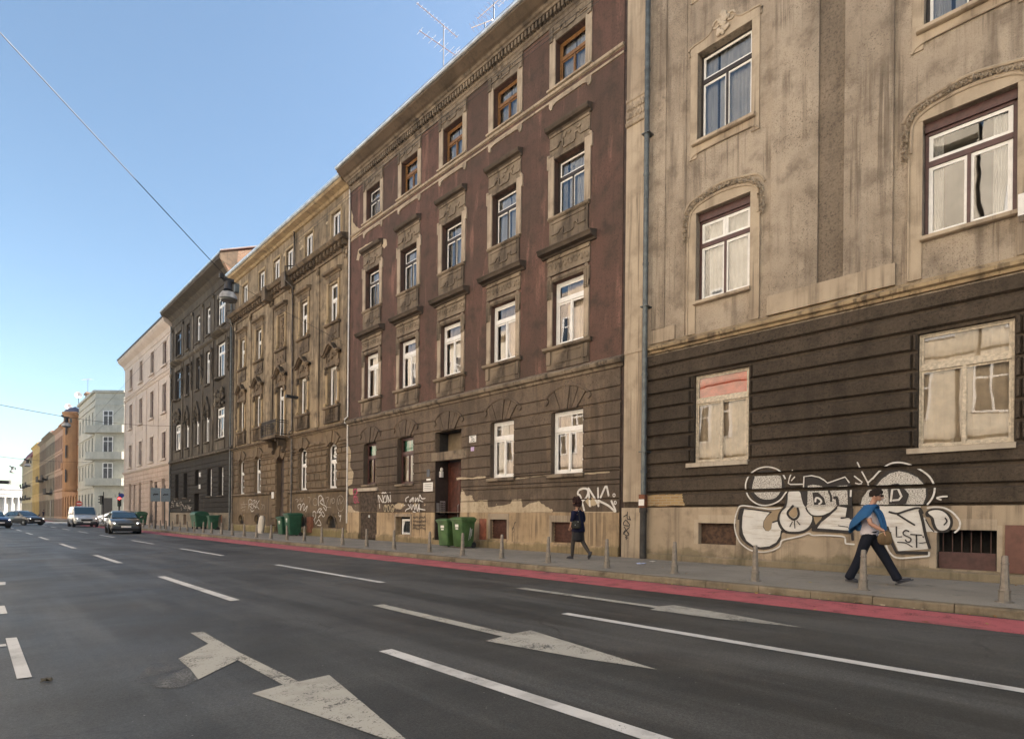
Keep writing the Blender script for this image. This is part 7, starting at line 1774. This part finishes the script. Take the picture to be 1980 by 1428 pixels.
# --- striding man in the blue sweater
mx, my = 12.0, 2.70
tm = thing('person', (mx, my, PAV), 'person in sunglasses striding past the big graffiti, blue sweater over white shirt', 'person', rz=radians(-90))
hipL, hipR = (-.02, .09, .89), (-.04, -.09, .89); pel = (-.03, 0, .93)
kL, aL = (.22, .09, .45), (.41, .09, .10); kR, aR = (-.17, -.09, .47), (-.33, -.09, .10)
shL, shR = (-.03, .185, 1.375), (-.03, -.185, 1.375); ch_ = (-.02, 0, 1.22); nk = (-.005, 0, 1.44)
eR, wR = (.03, -.235, 1.115), (.235, -.20, .985); eL, wL = (-.13, .245, 1.10), (-.04, .27, .87)
hc = V((.075, 0, 1.615))
T_ = (.105, .080)
body = [[(pel, T_), ((-.03, 0, 1.05), T_), (ch_, (.115, .085)), ((-.02, 0, 1.36), (.095, .065)), (nk, (.056, .056)), ((.022, 0, 1.50), (.055, .057)), ((.060, 0, 1.548), (.062, .068)), ((.080, 0, 1.595), (.086, .096)), ((.070, 0, 1.66), (.092, .102)), ((.062, 0, 1.715), (.066, .074))], [((.080, 0, 1.595), (.086, .096)), ((.118, 0, 1.562), (.050, .052)), ((.138, 0, 1.535), (.034, .036))],
        [(pel, T_), (hipL, .066), (kL, .044), (aL, .034)], [(pel, T_), (hipR, .066), (kR, .044), (aR, .034)],
        [((-.02, 0, 1.36), (.095, .065)), (shR, .046), (eR, .043), ((.14, -.215, 1.045), .039), (wR, (.028, .024))], [((-.02, 0, 1.36), (.095, .065)), (shL, .046), (eL, .043), (wL, (.028, .024))]]
skb = body + hand(wR, (.75, -.05, -.62), (.2, .3, -.93), -1, 1.0, .75) + hand(wL, (.2, -.05, -.95), (.5, -.6, .1), 1, 1.0, .35)
skin('body', skb, M['skin'], tm)
skin('shirt', [[((-.035, 0, .86), (.155, .128)), ((-.035, 0, .94), (.168, .140)), ((-.035, 0, 1.06), (.165, .135)), (ch_, (.178, .138)), ((-.02, 0, 1.35), (.140, .10)), ((-.012, 0, 1.43), (.068, .066))],
               [((-.02, 0, 1.35), (.140, .10)), ((-.03, -.180, 1.35), .058), ((-.006, -.218, 1.235), (.066, .066)), ((.005, -.224, 1.20), (.064, .064))], [((-.02, 0, 1.35), (.140, .10)), ((-.03, .180, 1.35), .058), ((-.08, .22, 1.235), (.066, .066))]], M['tee'], tm)
skin('trousers', [[((-.03, 0, .985), (.150, .122)), ((-.03, 0, .92), (.166, .138)), ((-.03, 0, .86), (.160, .138)), (hipL, .112), ((.10, .09, .67), .098), (kL, .086), ((.31, .09, .28), .080), ((.385, .09, .14), (.085, .082)), ((.40, .09, .075), (.092, .088))],
                  [((-.03, 0, .86), (.160, .138)), (hipR, .112), ((-.105, -.09, .68), .098), (kR, .086), ((-.25, -.09, .28), .080), ((-.325, -.09, .12), (.085, .082)), ((-.34, -.09, .055), (.092, .088))]], M['trousers'], tm)
shoe(tm, (.365, .09, .008), (.635, .09, .115), (.40, .09, .10)); shoe(tm, (-.40, -.09, .03), (-.125, -.09, .004), (-.34, -.09, .10))
# sweater laid over the shoulders, body hanging behind, sleeves in front
m = MB(); m.smooth = True; n, rows = 36, 9; grid = []
for j in range(rows + 1):
    u = j / rows
    for i in range(n):
        a = 2 * pi * i / n; ca, sa = cos(a), sin(a)
        back = max(0, -ca); side_ = abs(sa)
        fr_ = max(0, ca); zb = 1.455 - (.50 * back ** 1.5 + .20 * side_ ** 3 * (1 if ca < .3 else max(0, 1 - (ca - .3) * 2.2))) * u - .03 * u
        r0, r1 = .078, .20
        rx = r0 + (.105 * (1 - .75 * fr_) + .10 * back) * min(1, u * 1.5); ry = r0 + (.205) * min(1, u * 1.9) ** .8 * (1 - .35 * fr_)
        z = zb - .012 * (u ** .5) * side_ + .012 * sin(a * 5 + u * 3) * u
        grid.append((-.02 + ca * rx - .05 * back * u, sa * ry, z))
m.add(grid, [(j * n + i, j * n + (i + 1) % n, (j + 1) * n + (i + 1) % n, (j + 1) * n + i) for j in range(rows) for i in range(n)])
sw = local_build(tm, m, 'sweater', M['sweater'], angle=180)
so_ = sw.modifiers.new('thickness', 'SOLIDIFY'); so_.thickness = .022; so_.offset = 1; sb_ = sw.modifiers.new('soft', 'SUBSURF'); sb_.levels = 1; sb_.render_levels = 1
for q, zl, yl in ((-1, 1.0, -.115), (1, .98, .10)):
    skin('sleeve', [[((.02, q * .12, 1.42), (.055, .04)), ((.115, q * .125, 1.32), (.052, .036)), ((.16, q * .115, 1.20), (.05, .034)), ((.19, yl, 1.08), (.045, .032)), ((.20, yl, zl), (.04, .03))]], M['sweater'], tm)
skin('sleeve_fold', [[((-.19, -.06, 1.12), (.05, .10)), ((-.205, -.05, 1.02), (.035, .07)), ((-.20, -.05, .965), (.03, .05))]], M['sweater'], tm)
m = MB(); rh = random.Random(4); hair = []
N, Mr = 24, 12
for j in range(Mr + 1):
    th = pi * .64 * j / Mr
    for i in range(N):
        a = 2 * pi * i / N; fr = max(0, cos(a)); k = 1 + rh.uniform(-.03, .05)
        tt = th * (1 - .40 * fr ** 1.5)
        hair.append((.062 + .108 * k * sin(tt) * cos(a) + .012 * fr, .090 * k * sin(tt) * sin(a), 1.648 + (.105 + .022 * fr) * k * cos(tt) + .004))
m.smooth = True; m.add(hair, [(j * N + i, j * N + (i + 1) % N, (j + 1) * N + (i + 1) % N, (j + 1) * N + i) for j in range(Mr) for i in range(N)])
local_build(tm, m, 'hair', M['hair_dark'], angle=180)
face_parts(tm, (.072, 0, 1.615), 1.0, glasses=True)
# leather pouch held at the hip
bx = Vector((12.0, 2.70, PAV)) + Matrix.Rotation(radians(-90), 3, 'Z') @ V((.25, -.20, .86))
tb = thing('pouch', tuple(bx), 'soft brown leather pouch held by the striding person', 'bag', rz=radians(-90))
m = MB(); m.smooth = True; rings = []
for j, (z, s_) in enumerate(((-.125, .3), (-.115, .7), (-.07, .98), (.0, 1.03), (.06, .9), (.10, .62), (.115, .25))):
    rings.append([(.112 * s_ * cos(a) * (1 + .04 * sin(3 * a + j)), .055 * s_ * sin(a), z + .03 * cos(a) * (z > 0)) for a in [2 * pi * i / 20 for i in range(20)]])
loft(m, rings); local_build(tb, m, 'bag_body', M['leather'], angle=180)
m = MB(); m.tube([(-.10, .0, .085), (-.03, -.02, .118), (.05, -.02, .125), (.10, 0, .10)], .008, 6); local_build(tb, m, 'zip', M['ink'])

# --- woman in navy walking away
wx_, wy_ = 12.45, 9.98
tw = thing('person', (wx_, wy_, PAV), 'person in navy tunic and dark skirt walking away, black shoulder bag, curly auburn hair', 'person', rz=radians(90))
S = 1.0; pel = (0, 0, .95); hipL, hipR = (.0, .085, .90), (.0, -.085, .90)
kL, aL = (.10, .085, .50), (.13, .085, .085); kR, aR = (-.10, -.085, .50), (-.34, -.085, .19)
shL, shR = (0, .17, 1.37), (0, -.17, 1.37); nk = (.02, 0, 1.44)
eL, wL = (.02, .225, 1.12), (.10, .22, .93); eR, wR = (-.03, -.225, 1.12), (.06, -.22, .93); bz = (0, 0, 1.33)
T_ = (.10, .075)
body = [[(pel, T_), ((0, 0, 1.07), (.085, .07)), ((0, 0, 1.22), (.10, .075)), (bz, (.085, .06)), (nk, (.048, .05)), ((.045, 0, 1.51), (.046, .05)), ((.068, 0, 1.545), (.058, .066)), ((.082, 0, 1.60), (.074, .086)), ((.072, 0, 1.66), (.07, .08))],
        [(pel, T_), (hipL, .06), (kL, .04), ((.12, .085, .34), .042), (aL, .03)], [(pel, T_), (hipR, .06), (kR, .04), ((-.20, -.085, .37), .042), (aR, .03)],
        [(bz, (.085, .06)), (shR, .040), (eR, .038), (wR, (.025, .022))], [(bz, (.085, .06)), (shL, .040), (eL, .038), (wL, (.025, .022))]]
skin('body', body + hand(wL, (.35, -.05, -.9), (.6, -.7, 0), 1, .9, .4) + hand(wR, (.35, .05, -.9), (.6, .7, 0), -1, .9, .4), M['skin'], tw)
skin('tights', [[((0, .07, .95), .10), ((.03, .08, .75), .088), (kL, .064), ((.12, .085, .34), .064), (aL, .044), ((.135, .085, .05), .04)]], M['tights'], tw); skin('tights', [[((0, -.07, .95), .10), ((-.05, -.08, .72), .088), (kR, .064), ((-.20, -.085, .37), .064), (aR, .044), ((-.365, -.085, .15), .04)]], M['tights'], tw)
skin('tunic', [[((-.02, 0, .74), (.20, .19)), ((-.02, 0, .80), (.215, .195)), ((-.01, 0, .94), (.20, .17)), ((0, 0, 1.07), (.175, .145)), ((0, 0, 1.22), (.178, .15)), (bz, (.150, .115)), ((.008, 0, 1.42), (.075, .072))],
               [(bz, (.150, .115)), (shR, .074), (eR, .066), ((.012, -.226, 1.04), .064)], [(bz, (.150, .115)), (shL, .074), (eL, .066), ((.052, .226, 1.04), .064)]], M['navy'], tw)
skin('skirt', [[((0, 0, 1.0), (.17, .15)), ((0, 0, .80), (.20, .185)), ((-.0, 0, .58), (.185, .175)), ((.0, 0, .47), (.175, .17))]], M['black_cloth'], tw)
shoe(tw, (.085, .085, .004), (.335, .085, .004), (.13, .085, .085), .04); shoe(tw, (-.44, -.085, .22), (-.33, -.085, .008), (-.345, -.085, .19), .04)
m = MB(); rh = random.Random(8)
for i in range(170):
    a = rh.uniform(0, 2 * pi); ph = rh.uniform(-.75, 1.4); fr = cos(a)
    if fr > .45 and ph < .75: continue
    r_ = .105 if ph > 0 else .112; p = (.060 + r_ * cos(a) * cos(ph * .8) - (.02 if ph < 0 else 0), r_ * .98 * sin(a) * cos(ph * .8), 1.625 + .118 * sin(ph) - (.04 if ph < -.3 else 0))
    m.blob(p, (rh.uniform(.025, .042),) * 3, 6, .2, rh)
m.blob((.05, 0, 1.63), (.10, .095, .105), 12); local_build(tw, m, 'hair', M['hair_brown'], angle=180)
face_parts(tw, (.08, 0, 1.60), .95)
bx = Vector((wx_, wy_, PAV)) + Matrix.Rotation(radians(90), 3, 'Z') @ V((-.10, .20, .99))
tb = thing('shoulder_bag', tuple(bx), 'black leather shoulder bag with metal studs on the back of the person in navy', 'bag', rz=radians(90))
M['black_leather'] = plaster('black_leather', (.030, .032, .030), (.022, .024, .023), (.014, .014, .014), fine=30, bump=.4)
m = MB(); loft(m, [rrect(0, 0, .13, .045, .03, -.12), rrect(0, 0, .155, .06, .04, -.08), rrect(0, 0, .15, .055, .04, .06), rrect(0, 0, .13, .04, .03, .10)]); local_build(tb, m, 'bag_body', M['black_leather'], bevel=0)
m = MB(); m.tube([(-.13, .0, .09), (-.08, -.02, .22), (-.02, -.08, .36), (.06, -.18, .45), (.12, -.22, .42)], .013, 6); m.tube([(.13, 0, .09), (.17, -.05, .24), (.17, -.12, .36), (.12, -.22, .42)], .013, 6); local_build(tb, m, 'strap', M['black_leather'])
m = MB()
for p in ((-.11, .055, .07), (.11, .055, .07), (-.02, .07, -.02), (-.03, -.06, .37)): m.blob(p, (.013,) * 3, 8)
local_build(tb, m, 'stud', M['zinc'])
# far pedestrian
y, z = xp(84, 985, 12.6); fp_ = copy_tree(tw, None, (12.6, y, PAV), radians(-90)); fp_['label'] = 'tiny far person in dark clothes on the pavement before the dark gateway'

# ================================================================== camera, light, view
sc = bpy.context.scene
cam = bpy.data.cameras.new('camera'); co = bpy.data.objects.new('camera', cam); COL.objects.link(co)
cx_ = RIGHT * cos(ROLL) + UP * sin(ROLL); cy_ = UP * cos(ROLL) - RIGHT * sin(ROLL); cz_ = -FWD
mw = Matrix(((cx_.x, cy_.x, cz_.x, 0), (cx_.y, cy_.y, cz_.y, 0), (cx_.z, cy_.z, cz_.z, H), (0, 0, 0, 1)))
co.matrix_world = mw
cam.sensor_width = 36; cam.lens = 36 * FOC / 1980; cam.shift_y = (PY0 - 714) / 1980; cam.clip_end = 4000; cam.clip_start = .05
sc.camera = co
SUN_EL, to_sun = radians(38), Vector((.93, -.37, 0)).normalized()
w = bpy.data.worlds.new('World'); sc.world = w; w.use_nodes = True
nt = w.node_tree; sky = nt.nodes.new('ShaderNodeTexSky'); sky.sky_type = 'NISHITA'; sky.sun_disc = False; sky.sun_elevation = SUN_EL
sky.sun_rotation = atan2(to_sun.x, to_sun.y); sky.air_density = 1.0; sky.dust_density = 1.0; sky.ozone_density = 1.3
bg = nt.nodes['Background']; tn = nt.nodes.new('ShaderNodeMix'); tn.data_type = 'RGBA'; tn.blend_type = 'MULTIPLY'; tn.inputs[0].default_value = 1; tn.inputs[7].default_value = (.97, 1.0, .94, 1)
nt.links.new(sky.outputs[0], tn.inputs[6]); nt.links.new(tn.outputs[2], bg.inputs[0]); bg.inputs[1].default_value = .055
sl = bpy.data.lights.new('sun', 'SUN'); sl.energy = 5.0; sl.angle = radians(.5); sl.color = (1, .89, .79)
so = bpy.data.objects.new('sun', sl); COL.objects.link(so)
d = Vector((to_sun.x * cos(SUN_EL), to_sun.y * cos(SUN_EL), sin(SUN_EL))); so.rotation_euler = d.to_track_quat('Z', 'Y').to_euler()
sc.view_settings.view_transform = 'Standard'; sc.view_settings.look = 'None'; sc.view_settings.gamma = 1; sc.view_settings.exposure = 2.35
sc.cycles.max_bounces = 8; sc.cycles.diffuse_bounces = 4; sc.cycles.glossy_bounces = 4; sc.cycles.transparent_max_bounces = 12; sc.cycles.caustics_reflective = False; sc.cycles.caustics_refractive = False

# thin summer haze over the street
hz = NM('street_haze'); vol = hz.n('VolumePrincipled', {'Color': (.86, .90, .95, 1), 'Density': .00032, 'Anisotropy': .35}); hz.t.links.new(vol.outputs[0], hz.out.inputs['Volume'])
m = MB(); m.box(-40, 60, -45, 420, -1.0, 32); hb = m.build('haze', hz.m); tag(hb, kind='stuff'); hb.display_type = 'WIRE'
sc.cycles.volume_bounces = 0; sc.cycles.volume_max_steps = 64
